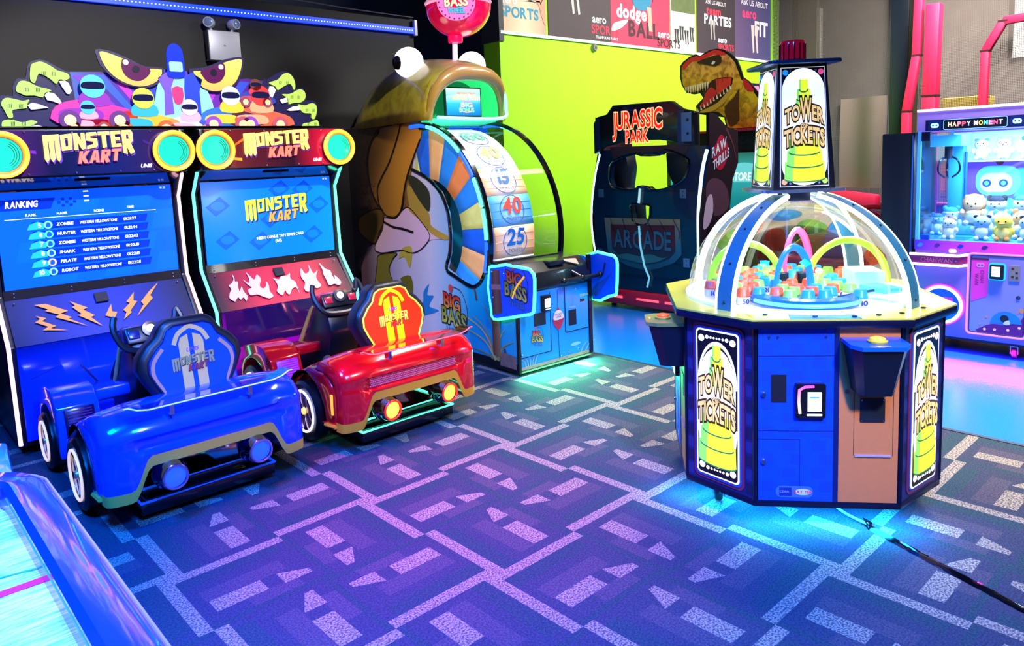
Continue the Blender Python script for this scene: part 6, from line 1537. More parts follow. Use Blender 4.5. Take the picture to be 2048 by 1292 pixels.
nums_done = 0
for i, (x, y) in enumerate(spots):
    k = ('blue', 'green', 'orange')[(i * 7 + int(x * 50)) % 3]
    o = cup_me if first else cup_me.copy()
    if not first: COL.objects.link(o)
    first = False
    p = Mtw @ Vector((x, y, .957))
    o.location = p; o.rotation_euler = (0, 0, radians(-50.6) + rr.uniform(-.3, .3))
    tag(o, 'small white ticket cup with %s cap under the clear dome' % {'blue': 'a blue', 'green': 'a pale green', 'orange': 'an orange'}[k], 'cup', 'ticket cups with %s caps under the dome' % k)
    cp = bpy.data.objects.new('cap', cap_meshes[k]); COL.objects.link(cp); cp.parent = o
    if y < .12:
        fr = Fr2((0, -.0315, .008), (1, 0, 0), (0, 0, 1))
        lettering('number', rr.choice(('50', '150', '20', '10', '15')), fr, 0, 0, .020, mat('#2a3aa8', .4), o, align='c', bold=.03, w=.002, width=.030)
# ============================================================ dinosaur shooting booth
def holed(name, outer, holes, fr, w, t, m, parent, bevel=0.0):
    bm = bmesh.new()
    es = []
    for lp in [outer] + holes:
        vs = [bm.verts.new(fr(u, v, w)) for u, v in lp]
        es += [bm.edges.new((vs[i], vs[(i + 1) % len(vs)])) for i in range(len(vs))]
    r = bmesh.ops.triangle_fill(bm, use_beauty=True, use_dissolve=False, edges=es)
    # drop triangles that fell inside a hole
    r2 = bmesh.ops.extrude_face_region(bm, geom=list(bm.faces))
    bmesh.ops.translate(bm, verts=[e for e in r2['geom'] if isinstance(e, bmesh.types.BMVert)], vec=fr.n * t)
    bmesh.ops.recalc_face_normals(bm, faces=bm.faces)
    me = bpy.data.meshes.new(name); bm.to_mesh(me); bm.free()
    me.materials.append(m)
    o = bpy.data.objects.new(name, me); COL.objects.link(o); o.parent = parent
    return o


def dino_booth():
    t = thing('shooting_booth_game', 'dark seated shooting booth with red Jurassic Park lettering and a dinosaur topper', 'arcade machine', (6.2, 4.69, 0))
    OY = 4.69
    q = lambda k: [(OY - y, z) for y, z in ART[k]]
    f = Fr2((0, 0, 0), (0, -1, 0), (0, 0, 1))
    dk = ramp_mat('booth_navy', [(0, '#04142a'), (.5, '#062846'), (1, '#081a40')], 'Z', .1, 1.7, .22, coat=.5)
    body = q('jp_body')
    body = [(u, v) for u, v in body if v < 1.70]
    body = [(-.55, 1.66)] + [(u, v) for u, v in body if True]
    outl = [(OY - 5.253, 1.70), (OY - 5.253, 1.658), (OY - 5.309, 1.457), (OY - 5.37, 1.138), (OY - 5.38, .854), (OY - 5.341, .569), (OY - 5.31, .38), (OY - 5.20, .13), (OY - 4.12, .13), (OY - 4.06, .40), (OY - 4.03, .62), (OY - 4.03, .989), (OY - 4.01, 1.223), (OY - 3.97, 1.485), (OY - 3.93, 1.64), (OY - 3.93, 1.70)]
    rp = holed('rear_panel', outl, [smooth_loop(q('jp_win'), 2), smooth_loop(q('jp_hole'), 2)], f, -.08, .08, dk, t)
    for k, nm in (('jp_win', 1), ('jp_hole', 1)):
        lp = smooth_loop(q(k), 2)
        MB().tube([f(u, v, .004) for u, v in lp], .012, 6, True).build('window_edge', BLACKG, rp)
    # seats seen through the openings
    MB().yz([(.62, .5), (.62, 1.35), (.54, 1.62), (.30, 1.66), (.27, 1.50), (.31, 1.28), (.17, 1.24), (.15, .5)], .12, .30).build('seat', mat('#0a1226', .4), t, bevel=.03)
    MB().yz([(-.60, .5), (-.62, 1.35), (-.52, 1.62), (-.20, 1.66), (-.22, 1.45), (-.31, 1.28), (-.06, 1.24), (-.02, .5)], .12, .30).build('seat', mat('#0a1226', .4), t, bevel=.03)
    plate('upper_print', [(OY - 5.06, 1.60), (OY - 4.85, 1.66), (OY - 4.45, 1.66), (OY - 4.16, 1.62), (OY - 4.10, 1.72), (OY - 5.10, 1.73)], f, .001, .003, mat('#5a1424', .35, coat=.4), rp)
    # shield with lettering
    sh = plate('shield', q('jp_shield'), f, .001, .010, ramp_mat('shield_teal', [(0, '#1a4a5a'), (.5, '#2a6a7a'), (1, '#8a7a5a')], 'Z', .45, .98, .35), rp)
    plate('shield_inner', q('jp_shield2'), f, .0112, .004, ramp_mat('shield_red', [(0, '#0c2a3c'), (.35, '#2a2a3c'), (.6, '#5a1a28'), (1, '#4a1420')], 'Z', .5, .92, .35), rp)
    lettering('arcade_lettering', 'ARCADE', f, OY - 4.70, .665, .185, mat('#0c2030'), rp, w=.0165, align='c', width=.74, bold=.03, grow=.03)
    lettering('arcade_lettering', 'ARCADE', f, OY - 4.70, .665, .185, mat('#35667c', .35), rp, w=.018, align='c', width=.74, bold=.02)
    plate('jungle_print', smooth_loop([(-.35, .56), (-.2, .60), (-.05, .58), (.1, .61), (.25, .58), (.34, .62), (.2, .54), (0, .51), (-.2, .53)], 3), f, .0165, .001, mat('#2a6a6a'), rp)
    for k in range(6): plate('vine_print', band([(-.42 + .16 * k, .97 + .02 * (k % 2)), (-.38 + .17 * k, .85), (-.30 + .15 * k, .78)], .006), f, .0185, .0008, mat('#081420'), rp)
    # seams, plates
    plate('seam', rect(OY - 5.33, 1.262, OY - 4.03, 1.268), f, .001, .002, BLACK, rp)
    plate('seam', rect(OY - 5.36, .525, OY - 4.05, .531), f, .001, .002, BLACK, rp)
    for (y, z) in ((5.24, 1.24), (4.19, 1.24), (5.28, .58), (4.16, .55)):
        b = plate('hinge_plate', rect(OY - y - .035, z - .045, OY - y + .035, z + .045), f, .001, .008, mat('#7aa0c0', .25, .7), rp)
        for dv in (-.02, .02): MB().sphere(f(OY - y, z + dv, .010), .006, 8, 6).build('bolt', DARKMET, b)
    # pale streak down the middle: two raised pale tubes on the panel
    MB().tube([f(OY - u, v, .022) for u, v in ((4.70, 1.29), (4.72, 1.14))], .013, 6).build('pale_streak', mat('#bff0f0', .2, emit=.5), rp)
    MB().tube([f(OY - u, v, .026) for u, v in ((4.72, .90), (4.71, .70), (4.66, .48), (4.60, .36), (4.63, .26))], .011, 6).build('pale_streak', mat('#8ae0e8', .2, emit=.35), rp)
    # hood with the title
    hood = [(OY - 5.245, 1.99), (OY - 5.19, 2.056), (OY - 5.06, 2.075), (OY - 4.98, 2.16), (OY - 4.27, 2.145), (OY - 4.155, 2.065), (OY - 3.99, 2.02), (OY - 3.99, 1.70), (OY - 4.13, 1.735), (OY - 4.40, 1.775), (OY - 4.75, 1.785), (OY - 5.14, 1.735), (OY - 5.245, 1.66)]
    hd = MB().prism([f(u, v, .0) for u, v in hood], f.n * .10).build('hood', mat('#0c0c14', .3, coat=.3), t, bevel=.012)
    for u0, u1 in ((OY - 5.21, OY - 5.15), (OY - 4.18, OY - 4.10)):
        plate('hood_strip', rect(u0, 1.72, u1, 2.05), f, .101, .004, ramp_mat('steel_strip', [(0, '#0a2a5a'), (.5, '#5a8ac0'), (1, '#0a2a5a')], 'Y', -.06, .06, .2), hd)
    br = plate('hood_bracket', rect(OY - 4.13, 1.745, OY - 4.02, 2.02), f, .101, .008, mat('#5a78b8', .25, .5), hd)
    for v_ in (1.82, 1.95): MB().sphere(f(OY - 4.06, v_, .110), .014, 10, 8).build('bracket_bolt', DARKMET, br)
    for nm, m_, gr, dw in (('title_glow', mat('#ffd8a0', .4, emit=.7), .05, .103), ('title_lettering', mat('#f01a0c', .4, emit=.8), .0, .106)):
        lettering(nm, 'JURASSIC', f, OY - 4.665, 1.915, .165, m_, hd, w=dw, align='c', width=.62, bold=.02, hs=[1.25, 1, 1, 1, 1, 1, 1.05, 1.15], top=True, gap=.03, slope=.02, grow=gr)
        lettering(nm, 'PARK', f, OY - 4.665, 1.765, .115, m_, hd, w=dw, align='c', width=.29, bold=.02, hs=[1.1, 1, 1, 1.05], gap=.03, grow=gr)
    # lit edges
    for pts in (((5.245, 1.66), (5.315, 1.457), (5.378, 1.138), (5.390, .854), (5.35, .569), (5.32, .38)), ((3.925, 1.66), (3.975, 1.485), (4.012, 1.223), (4.03, .989), (4.03, .653), (4.06, .40))):
        MB().tube([f(OY - y, z, -.01) for y, z in spline(list(pts), 4)], .016, 8).build('edge_light', neon('#b8f4ff', 2.4), t)
    # side panels with print
    sd = [(x - 6.2, z) for x, z in ART['jp_side']]
    sd = [(.17, 2.02), (.30, 2.0), (.486, 1.88), (.70, 1.84), (.704, 1.518), (.598, 1.348), (.54, 1.07), (.54, .60), (.62, .30), (.62, .12), (0, .12), (0, 1.0), (.02, 1.23), (.06, 1.45), (.12, 1.66), (.17, 1.70)]
    spm = ramp_mat('side_print', [(0, '#241018'), (.35, '#4a2c34'), (.55, '#c89a98'), (.7, '#3a2028'), (1, '#3a1a24')], 'Z', .3, 2.0, .3, coat=.3, grain=.7, gscale=9)
    for y0 in (.66, -.69):
        s = MB().xz(sd, y0, y0 + .035).build('side_panel', spm if y0 > 0 else mat('#2a1a20', .4), t)
        if y0 < 0:
            fs = face_y(y0 - .001)
            plate('print_patch', smooth_loop([(.10, 1.30), (.25, 1.38), (.45, 1.30), (.52, 1.1), (.35, 1.0), (.15, 1.05)], 3), fs, .0005, .001, mat('#6a4048', .4), s)
            plate('print_flame', smooth_loop([(.03, .72), (.12, .82), (.16, 1.02), (.24, 1.10), (.22, .85), (.40, .80), (.5, .95), (.5, .65), (.2, .6)], 3), fs, .002, .001, mat('#1c0c10', .4), s)
            plate('print_glow', smooth_loop([(.04, .90), (.10, 1.16), (.20, 1.22), (.22, 1.05), (.14, .92)], 3), fs, .0026, .001, mat('#f4c8c0', .4), s)
            plate('print_mountain', [(.35, .75), (.45, .95), (.53, .85), (.53, .7)], fs, .003, .001, mat('#a8702c', .4), s)
            plate('print_claw', band(spline([(.48, 1.86), (.60, 1.70), (.66, 1.56)], 3), .03, .3), fs, .001, .001, mat('#6a3038'), s)
            plate('red_burst', smooth_loop([(.26, 1.52), (.22, 1.62), (.29, 1.72), (.37, 1.80), (.45, 1.76), (.51, 1.66), (.47, 1.54), (.39, 1.46), (.31, 1.46)], 3), fs, .002, .001, mat('#d01838', .4), s)
            for nm, m_, gr, dw in (('maker_edge', mat('#180c10'), .05, .0035), ('maker_lettering', WHITE, 0, .0042)):
                lettering(nm, 'RAW', fs, .205, 1.575, .095, m_, s, w=dw, width=.27, bold=.03, slope=.42, gap=.03, grow=gr)
                lettering(nm, 'THRILLS', fs, .225, 1.455, .085, m_, s, w=dw, width=.30, bold=.03, slope=.45, gap=.03, grow=gr)
    # base and red lamps
    bs = MB().bx(-.05, 1.6, -.68, .68, .045, .20).build('base', mat('#b80e30', .3, coat=.4), t, bevel=.01)
    for y0, y1 in ((.25, .45), (-.22, .06), (-.55, -.3)): MB().bx(-.056, -.05, y0, y1, .115, .137).build('base_lamp', neon('#ff4a5a', 1.6), bs)
    for (x, y) in ((.05, .45), (.05, -.5), (1.5, .5), (1.5, -.5)): MB().lathe([(0, 0), (.03, 0), (.03, .02), (.015, .025), (.015, .045), (0, .045)], (x, y, 0), n=12).build('foot', DARKMET, t)
    # front unit: screen, header, dinosaur board
    fu = MB().bx(1.40, 1.75, -.68, .68, .125, 1.86).build('front_unit', mat('#0a0c14', .35), t, bevel=.01)
    f2 = Fr2((1.399, 0, 0), (0, -1, 0), (0, 0, 1))
    sc = plate('screen', rect(-.62, .75, .64, 1.61), f2, 0, .004, ramp_mat('teal_screen', [(0, '#0a4a58'), (.4, '#1a8a90'), (.75, '#3ab0b0'), (1, '#2a6a58')], 'Z', .75, 1.61, .2, emit=.7), fu)
    plate('screen_crest', [(.36 + .30 * cos(pi * k / 14), 1.28 + .22 * sin(pi * k / 14)) for k in range(15)], f2, .0045, .001, mat('#6ad0d0', .3, emit=.7), sc)
    lettering('screen_words', 'RESTORE PEACE', f2, .105, 1.30, .085, mat('#f0ffff', .3, emit=1.0), sc, w=.006, width=.60, bold=.02, shear=.1)
    plate('header', rect(-.66, 1.64, .66, 1.84), f2, 0, .01, mat('#10121e', .3, coat=.4), fu)
    lettering('header_words', 'ARCADE', f2, .15, 1.71, .07, mat('#1c2436', .3), fu, w=.011, bold=.03)
    MB().bx(1.36, 1.75, -.68, .68, 1.85, 1.875).build('shelf', mat('#c01a48', .3), fu)
    fd = Fr2((1.42, 0, 0), (0, -1, 0), (0, 0, 1))
    qd = lambda k: [(OY - y, z) for y, z in ART[k]]
    skin = ramp_mat('dino_skin', [(0, '#f08a1c'), (.35, '#ffd020'), (.6, '#ffc030'), (1, '#ffb060')], 'Z', 1.9, 2.75, .4, grain=.55, gscale=11)
    db = plate('dino_board', [(u, max(v, 1.876)) for u, v in qd('dino')], fd, 0, .02, mat('#0c0810', .4), t)
    plate('dino_skin', [(u, max(v, 1.885)) for u, v in qd('dino_skin')], fd, .021, .002, skin, db)
    plate('dino_mouth', smooth_loop(qd('dino_mouth'), 2), fd, .0235, .001, mat('#3a0c10'), db)
    for k in ('dino_red', 'dino_red2'): plate('dino_crest', smooth_loop(qd(k), 2), fd, .0235, .001, mat('#e82a2c', .4), db)
    plate('dino_patch', smooth_loop(qd('dino_patch'), 2), fd, .025, .001, mat('#3a1c10'), db)
    plate('dino_gum', qd('dino_gum'), fd, .025, .001, mat('#f03a2c', .4), db)
    plate('dino_tongue', smooth_loop(qd('dino_tongue'), 2), fd, .0262, .001, mat('#e02a30', .4), db)
    plate('dino_jaw', smooth_loop(qd('dino_jaw'), 2), fd, .0262, .001, mat('#e0a83c', .4), db)
    plate('dino_chest', smooth_loop(qd('dino_chest'), 2), fd, .0237, .001, mat('#5a2c10', .4, grain=.4, gscale=40), db)
    plate('dino_eye', qd('dino_eye'), fd, .0265, .001, mat('#fff0e0', .3), db)
    (a0, b0), (a1, b1), (c0, d0), (c1, d1) = qd('dino_teeth')
    for k in range(10):
        x = a0 + (a1 - a0) * k / 9; z = b0 + (b1 - b0) * k / 9
        plate('tooth', [(x - .012, z + .05), (x + .014, z + .055), (x + .004, z - .03 - .01 * (k % 3))], fd, .0275, .001, mat('#fff2d0', .4), db)
    for k in range(11):
        x = c0 + (c1 - c0) * k / 10; z = d0 + (d1 - d0) * k / 10
        plate('tooth', [(x - .010, z - .01), (x + .012, z - .005), (x - .012, z + .045)], fd, .0278, .001, mat('#fff2d0', .4), db)
    for k in range(4):
        x = OY - 4.65 + k * .06
        plate('gum_line', band([(x, 2.50), (x + .0, 2.38 + .03 * k)], .006), fd, .0275, .0006, mat('#a01418'), db)
    return t


dino_booth()
# small pink framed screen behind, seen between the dinosaur and the lit tower
s = thing('wall_screen', 'small pink framed screen on the lime wall behind the dinosaur topper', 'screen', (11.6, 6.5, 2.02))
MB().bx(-.45, .45, -.06, 0, 0, .72).build('frame', mat('#0c1430', .3), s, bevel=.01)
plate('picture', rect(-.40, .05, .40, .67), face_y(-.061), 0, .003, mat('#e86a98', .3, emit=.6), s)
plate('picture_band', [(-.40, .05), (.40, .05), (.40, .30), (-.1, .45)], face_y(-.064), .0005, .001, mat('#5a2a58', .3, emit=.3), s)
# ============================================================ claw machine
CLM = Matrix.Translation((6.347, 1.902, 0)) @ Matrix.Rotation(radians(1.9), 4, 'Z')


def claw_machine():
    t = thing('claw_machine', 'lilac claw machine full of plush toys with a HAPPY MOMENT sign', 'claw machine', (6.347, 1.902, 0), 1.9)
    f = Fr2((0, 0, 0), (0, -1, 0), (0, 0, 1))
    Y0, Y1, DX = .22, -.80, .90                       # left edge, right edge, depth
    lil = mat('#a078e8', .35, coat=.4)
    lil2 = mat('#8f8cf0', .35, coat=.4)
    cab = MB().bx(0, DX, Y1, Y0, .12, .80).build('cabinet', lil, t, bevel=.01)
    MB().bx(.02, DX - .02, Y1 + .02, Y0 - .02, .10, .13).build('underframe', NAVY, t)
    for x in (.08, .82):
        for y in (Y0 - .1, -.46, Y1 + .1):
            c = MB().bx(x - .025, x + .025, y - .025, y + .025, .085, .10).build('caster_plate', mat('#c8b8d8', .4), t)
            for s_ in (-1, 1): MB().bx(x - .02, x + .025, y + s_ * .020, y + s_ * .026, .03, .09).build('caster_fork', mat('#e0a8d0', .3, .4), c)
            MB().lathe([(0, -.014), (.034, -.014), (.036, 0), (.034, .014), (0, .014)], (x, y, .036), 'y', 16).build('caster_wheel', mat('#c85a90', .4), c)
    # lit purple ledge under the glass
    lg = MB().bx(-.012, .02, Y1, Y0, .80, .876).build('ledge', ramp_mat('ledge_glow', [(0, '#7a2ae8'), (.35, '#f038e8'), (.6, '#c83af0'), (1, '#3a2ae8')], 'Y', Y1, Y0, .3, emit=.45), t)
    for u, c in ((-.18, '#2a9af0'), (-.06, '#5a1a9a'), (.10, '#1a3ae0'), (.26, '#5a1a9a')):
        plate('ledge_print', smooth_loop([(u - .02, .83), (u, .82), (u + .025, .842), (u, .855)], 2), Fr2((-.013, 0, 0), (0, -1, 0), (0, 0, 1)), 0, .002, mat(c), lg)
    # prize chute lip with its lettering
    fl = Fr2((-.05, 0, 0), (0, -1, 0), (0, 0, 1))
    lip = MB().prism([(-.05, Y0 + .02, .690), (-.05, -.10, .690), (.0, -.16, .690), (.0, Y0 + .02, .690)], (0, 0, .075)).build('chute_lip', mat('#a02a78', .35), t)
    for z in (.688, .768): MB().tube([(-.052, Y0 + .02, z), (-.052, -.10, z), (0.0, -.16, z + .008)], .010, 8).build('lip_light', neon('#fff0ff', 2.0), lip)
    lettering('lip_lettering', 'CHAHWAN', fl, -.16, .710, .034, mat('#e86ab8', .3, emit=.2), lip, w=.002, width=.22, bold=.0)
    plate('lip_star', disc(.085, .726, .008, 5), fl, .001, .001, mat('#e86ab8'), lip)
    MB().box((.0, -.05, .80), (.05, .05, .03)).build('joystick_cap', mat('#fff4ff', .3, emit=.6), lip, bevel=.01)
    # prize door
    pdm = plate('prize_door', disc(-.02, .37, .135, 40), f, .002, .010, mat('#0a62e8', .25, emit=.25, coat=.5), t)
    MB().tube([f(-.02 + .14 * cos(2 * pi * k / 44), .37 + .14 * sin(2 * pi * k / 44), .012) for k in range(44)], .011, 8, True).build('door_light', neon('#fff4ff', 2.2), pdm)
    MB().tube([f(-.02 + .158 * cos(2 * pi * k / 44), .37 + .158 * sin(2 * pi * k / 44), .006) for k in range(44)], .006, 6, True).build('door_ring', mat('#ff3ae0', .3, emit=1.2), pdm)
    lettering('door_lettering', 'PRIZE', f, -.02, .385, .045, mat('#f01ab8', .3, emit=.4), pdm, w=.0125, align='c', bold=.03)
    # coin door
    cd = plate('coin_door', rrect(.165, .178, .535, .785, .02), f, .002, .008, ramp_mat('lilac_door', [(0, '#8f98f4'), (1, '#9a8cf0')], 'Z', .18, .78, .3, coat=.4), t)
    lp = rrect(.160, .172, .540, .79, .025)
    MB().tube([f(u, v, .008) for u, v in lp], .008, 6, True).build('door_light', mat('#ff7ae0', .3, emit=.9), cd)
    MB().tube([f(u, v, .011) for u, v in rrect(.176, .186, .526, .776, .02)], .003, 5, True).build('door_line', mat('#2a1a5a'), cd)
    bn = plate('pink_banner', [(.185, .42), (.290, .47), (.292, .755), (.180, .755)], f, .0105, .001, mat('#f03ac8', .35, emit=.15), cd)
    plate('banner_top', rect(.180, .742, .292, .757), f, .0118, .001, mat('#5a1a5a'), bn)
    fv = Fr2(f(.252, .665, .0118), (0, 0, -1), (0, -1, 0))
    lettering('banner_words', 'CHAH', fv, 0, -.012, .024, mat('#9a1a88'), bn, bold=.02, w=.001)
    lettering('banner_words', 'WAN', fv, .025, -.046, .024, mat('#9a1a88'), bn, bold=.02, w=.001)
    plate('robot_print', rrect(.212, .685, .265, .72, .012), f, .012, .001, mat('#ff8ae0'), bn)
    for u in (.228, .249): plate('robot_eye', disc(u, .703, .006, 8), f, .0132, .0006, mat('#9a1a88'), bn)
    cr = MB().bx(-.04, -.008, -.392, -.302, .605, .715).build('card_reader', mat('#1a1a2a', .3), cd, bevel=.008)
    plate('reader_screen', rect(.318, .628, .372, .700), Fr2((-.041, 0, 0), (0, -1, 0), (0, 0, 1)), 0, .002, mat('#f4fffa', .3, emit=1.3), cr)
    plate('reader_glow', rrect(.292, .595, .402, .725, .02), f, .0105, .001, mat('#1ab8f0', .3, emit=.9), cd)
    cm = plate('coin_plate', rect(.424, .598, .490, .712), f, .0105, .006, mat('#b8a8b8', .3, .7), cd)
    for u, v in ((.445, .69), (.47, .66), (.445, .63), (.472, .625)): plate('coin_slot', rect(u - .008, v - .008, u + .008, v + .008), f, .017, .002, mat('#3a2a4a'), cm)
    MB().tube([f(.485 + .010 * cos(2 * pi * k / 16), .477 + .010 * sin(2 * pi * k / 16), .012) for k in range(16)], .004, 6, True).build('door_lock', mat('#1a2a5a', .3, .5), cd)
    # saucer print
    sa = plate('saucer_print', smooth_loop([(.235, .188), (.27, .235), (.33, .26), (.42, .262), (.50, .30), (.522, .33), (.522, .19)], 3), f, .0105, .001, mat('#6a1a88', .35), cd)
    plate('saucer_dome', [(.415 + .10 * cos(radians(8) + (pi - .2) * k / 14), .265 + .10 * sin(radians(8) + (pi - .2) * k / 14)) for k in range(15)], f, .0118, .001, mat('#2a8af0', .3), sa)
    plate('saucer_pilot', disc(.405, .31, .028, 16), f, .013, .001, mat('#101838'), sa)
    plate('saucer_pilot', smooth_loop([(.40, .268), (.44, .268), (.435, .30), (.41, .29)], 2), f, .0132, .001, mat('#e8e8f8'), sa)
    for u, v in ((.28, .215), (.345, .22), (.43, .225), (.50, .25)): plate('saucer_lamp', disc(u, v, .010, 10), f, .0118, .001, mat('#f8b8c8', emit=.3), sa)
    for u, v, r in ((.51, .38, .018), (.485, .365, .007), (.29, .31, .008), (.25, .25, .006), (.265, .285, .005)): plate('planet_print', disc(u, v, r, 12), f, .0105, .001, mat('#e8946a'), cd)
    # glass case
    zt = 1.722
    for x, y in ((.012, Y0 - .012), (DX - .012, Y0 - .012), (.012, Y1 + .012), (DX - .012, Y1 + .012)): MB().bx(x - .012, x + .012, y - .012, y + .012, .876, zt).build('corner_post', mat('#58b8ff', .2, emit=.35), t)
    MB().bx(0, .004, Y1, Y0, .876, zt).build('front_glass', CLEAR, t, smooth=0)
    MB().bx(0, DX, Y0 - .004, Y0, .876, zt).build('side_glass', CLEAR, t, smooth=0)
    MB().bx(0, DX, Y1, Y1 + .004, .876, zt).build('side_glass', CLEAR, t, smooth=0)
    MB().bx(0, DX, Y1, Y0, .865, .876).build('case_floor', mat('#3a9af0', .3, emit=.15), t)
    bk = MB().bx(DX - .02, DX, Y1, Y0, .876, zt).build('back_wall', ramp_mat('space_print', [(0, '#2a78f0'), (.5, '#5a48e8'), (1, '#7a58f0')], 'Z', .9, 1.5, .3, emit=.45), t)
    fb = Fr2((DX - .021, 0, 0), (0, -1, 0), (0, 0, 1))
    plate('toy_shelf_print', rect(-.2, 1.46, .79, 1.71), fb, 0, .002, mat('#a8e8ff', .3, emit=.75), bk)
    # plain round robot printed on the back wall
    rb = plate('robot_print', rrect(-.02, 1.17, .30, 1.42, .10, 6), fb, .001, .002, mat('#58d0f0', .3, emit=.6), bk)
    plate('robot_face', rrect(.01, 1.20, .24, 1.36, .07, 6), fb, .0032, .001, mat('#a8ecff', .3, emit=.6), rb)
    for u in (.06, .18):
        plate('robot_eye', disc(u, 1.275, .033, 16), fb, .0045, .001, mat('#0a3a9a'), rb)
        plate('robot_eye', disc(u, 1.275, .018, 12), fb, .0056, .001, mat('#58c8ff', emit=.5), rb)
    plate('robot_pack', rrect(.27, 1.16, .36, 1.40, .02), fb, .0005, .001, mat('#3ab0e8', emit=.4), rb)
    plate('robot_body', rrect(.03, 1.02, .26, 1.15, .03), fb, .001, .002, mat('#48c0e8', emit=.5), rb)
    plate('robot_aerial', disc(.15, 1.455, .03, 12), fb, .003, .001, mat('#8a2a4a'), rb)
    plate('pink_bar', rect(-.18, 1.2, -.15, 1.44), fb, .001, .001, mat('#ff5ac8', emit=.5), bk)
    # claw gantry
    ga = MB().bx(.25, .55, -.02, .20, 1.60, 1.69).build('gantry', mat('#3aa8f0', .3, emit=.2), t)
    MB().tube([(.38, .10, 1.60), (.38, .10, 1.50)], .03, 10).build('claw_head', mat('#2a3a5a', .3, .6), ga)
    for k in range(3):
        a = radians(120 * k + 20)
        d = Vector((cos(a), sin(a), 0))
        MB().tube(spline([Vector((.38, .10, 1.52)) + d * .02, Vector((.38, .10, 1.48)) + d * .075, Vector((.38, .10, 1.40)) + d * .085, Vector((.38, .10, 1.35)) + d * .03], 4), .008, 6).build('claw_prong', mat('#3a4a6a', .2, .9), ga)
    MB().bx(.60, .70, .05, .16, .876, 1.60).build('pillar', mat('#2a90e8', .3, emit=.25), t, bevel=.01)
    MB().tube([(.60, .03, 1.55), (.60, .03, 1.0)], .012, 8).build('coil_hose', mat('#1a5ac0', .3), t)
    ch = MB().bx(.03, .28, -.12, .17, .88, 1.07).build('chute_guard', clear_mat('chute_acrylic', (.85, .95, 1), .10, .1, .5), t)
    lettering('chute_words', 'LITE', Fr2((.029, 0, 0), (0, -1, 0), (0, 0, 1)), -.02, 1.05, .022, mat('#ff9ae0', emit=.4), ch, bold=.02)
    # sign header
    hd = MB().bx(-.02, DX, Y1, Y0, zt, 1.885).build('sign_header', mat('#9a80f0', .3, emit=.25), t, bevel=.008)
    fh = Fr2((-.021, 0, 0), (0, -1, 0), (0, 0, 1))
    MB().tube([(-.022, Y0, 1.884), (-.022, Y1, 1.884)], .009, 8).build('header_light', neon('#ffd8e8', 2.2), hd)
    sg = plate('sign_strip', rect(-.16, zt + .004, .75, zt + .086), fh, 0, .003, mat('#081a5a', .3), hd)
    pb = plate('sign_panel', rrect(-.035, zt + .008, .375, zt + .082, .012), fh, .0032, .002, mat('#0c1438', .3), hd)
    MB().tube([fh(u, v, .006) for u, v in rrect(-.035, zt + .008, .375, zt + .082, .012)], .002, 5, True).build('sign_line', mat('#78c8ff', .3, emit=.8), pb)
    x = -.005
    for wd, cs in (('HAPPY', ('#fff4b0', '#ffd8a0', '#ff8aa0', '#ff5a78', '#c8e8ff')), ('MOMENT', ('#ffffff', '#ffe45a', '#5ae0d8', '#ff9ad0', '#ff5a90', '#d8d8ff'))):
        for ch_, c in zip(wd, cs):
            lettering('sign_letter', ch_, fh, x, zt + .030, .032, mat(c, .3, emit=1.1), pb, w=.006, bold=.03, width=.026)
            x += .031
        x += .016
    for u in (-.095, .435):
        ic = plate('sign_icon', rrect(u - .045, zt + .010, u + .045, zt + .080, .012), fh, .0032, .002, mat('#0a2a8a', .3), hd)
        plate('icon_head', rrect(u - .028, zt + .025, u + .028, zt + .062, .016), fh, .0054, .001, mat('#b8f0ff', .3, emit=.7), ic)
        for e in (-.012, .012): plate('icon_eye', disc(u + e, zt + .044, .006, 8), fh, .0066, .001, mat('#0a2a8a'), ic)
    MB().bx(-.008, .03, Y0 - .09, Y0 - .03, 1.65, 1.72).build('glass_clamp', mat('#0a1a4a', .3), t)
    MB().bx(-.008, .02, Y0 - .10, Y0 - .04, .878, .915).build('glass_clamp', mat('#0a4ae0', .3), t)
    d = bpy.data.lights.new('under_glow', 'AREA'); d.shape = 'RECTANGLE'; d.size = .05; d.size_y = .9; d.energy = 6; d.color = (1.0, .02, .75)
    o = bpy.data.objects.new('under_glow', d); COL.objects.link(o); o.parent = t; o.location = (.0, -.3, .10); o.rotation_euler = (0, radians(30), 0)
    for (loc, e, c) in (((.30, -.3, 1.70), 34, (.55, .85, 1.0)),):
        d = bpy.data.lights.new('case_lamp', 'AREA'); d.size = .5; d.energy = e; d.color = c
        o = bpy.data.objects.new('case_lamp', d); COL.objects.link(o); o.parent = t; o.location = loc
    return t


CLAW = claw_machine()


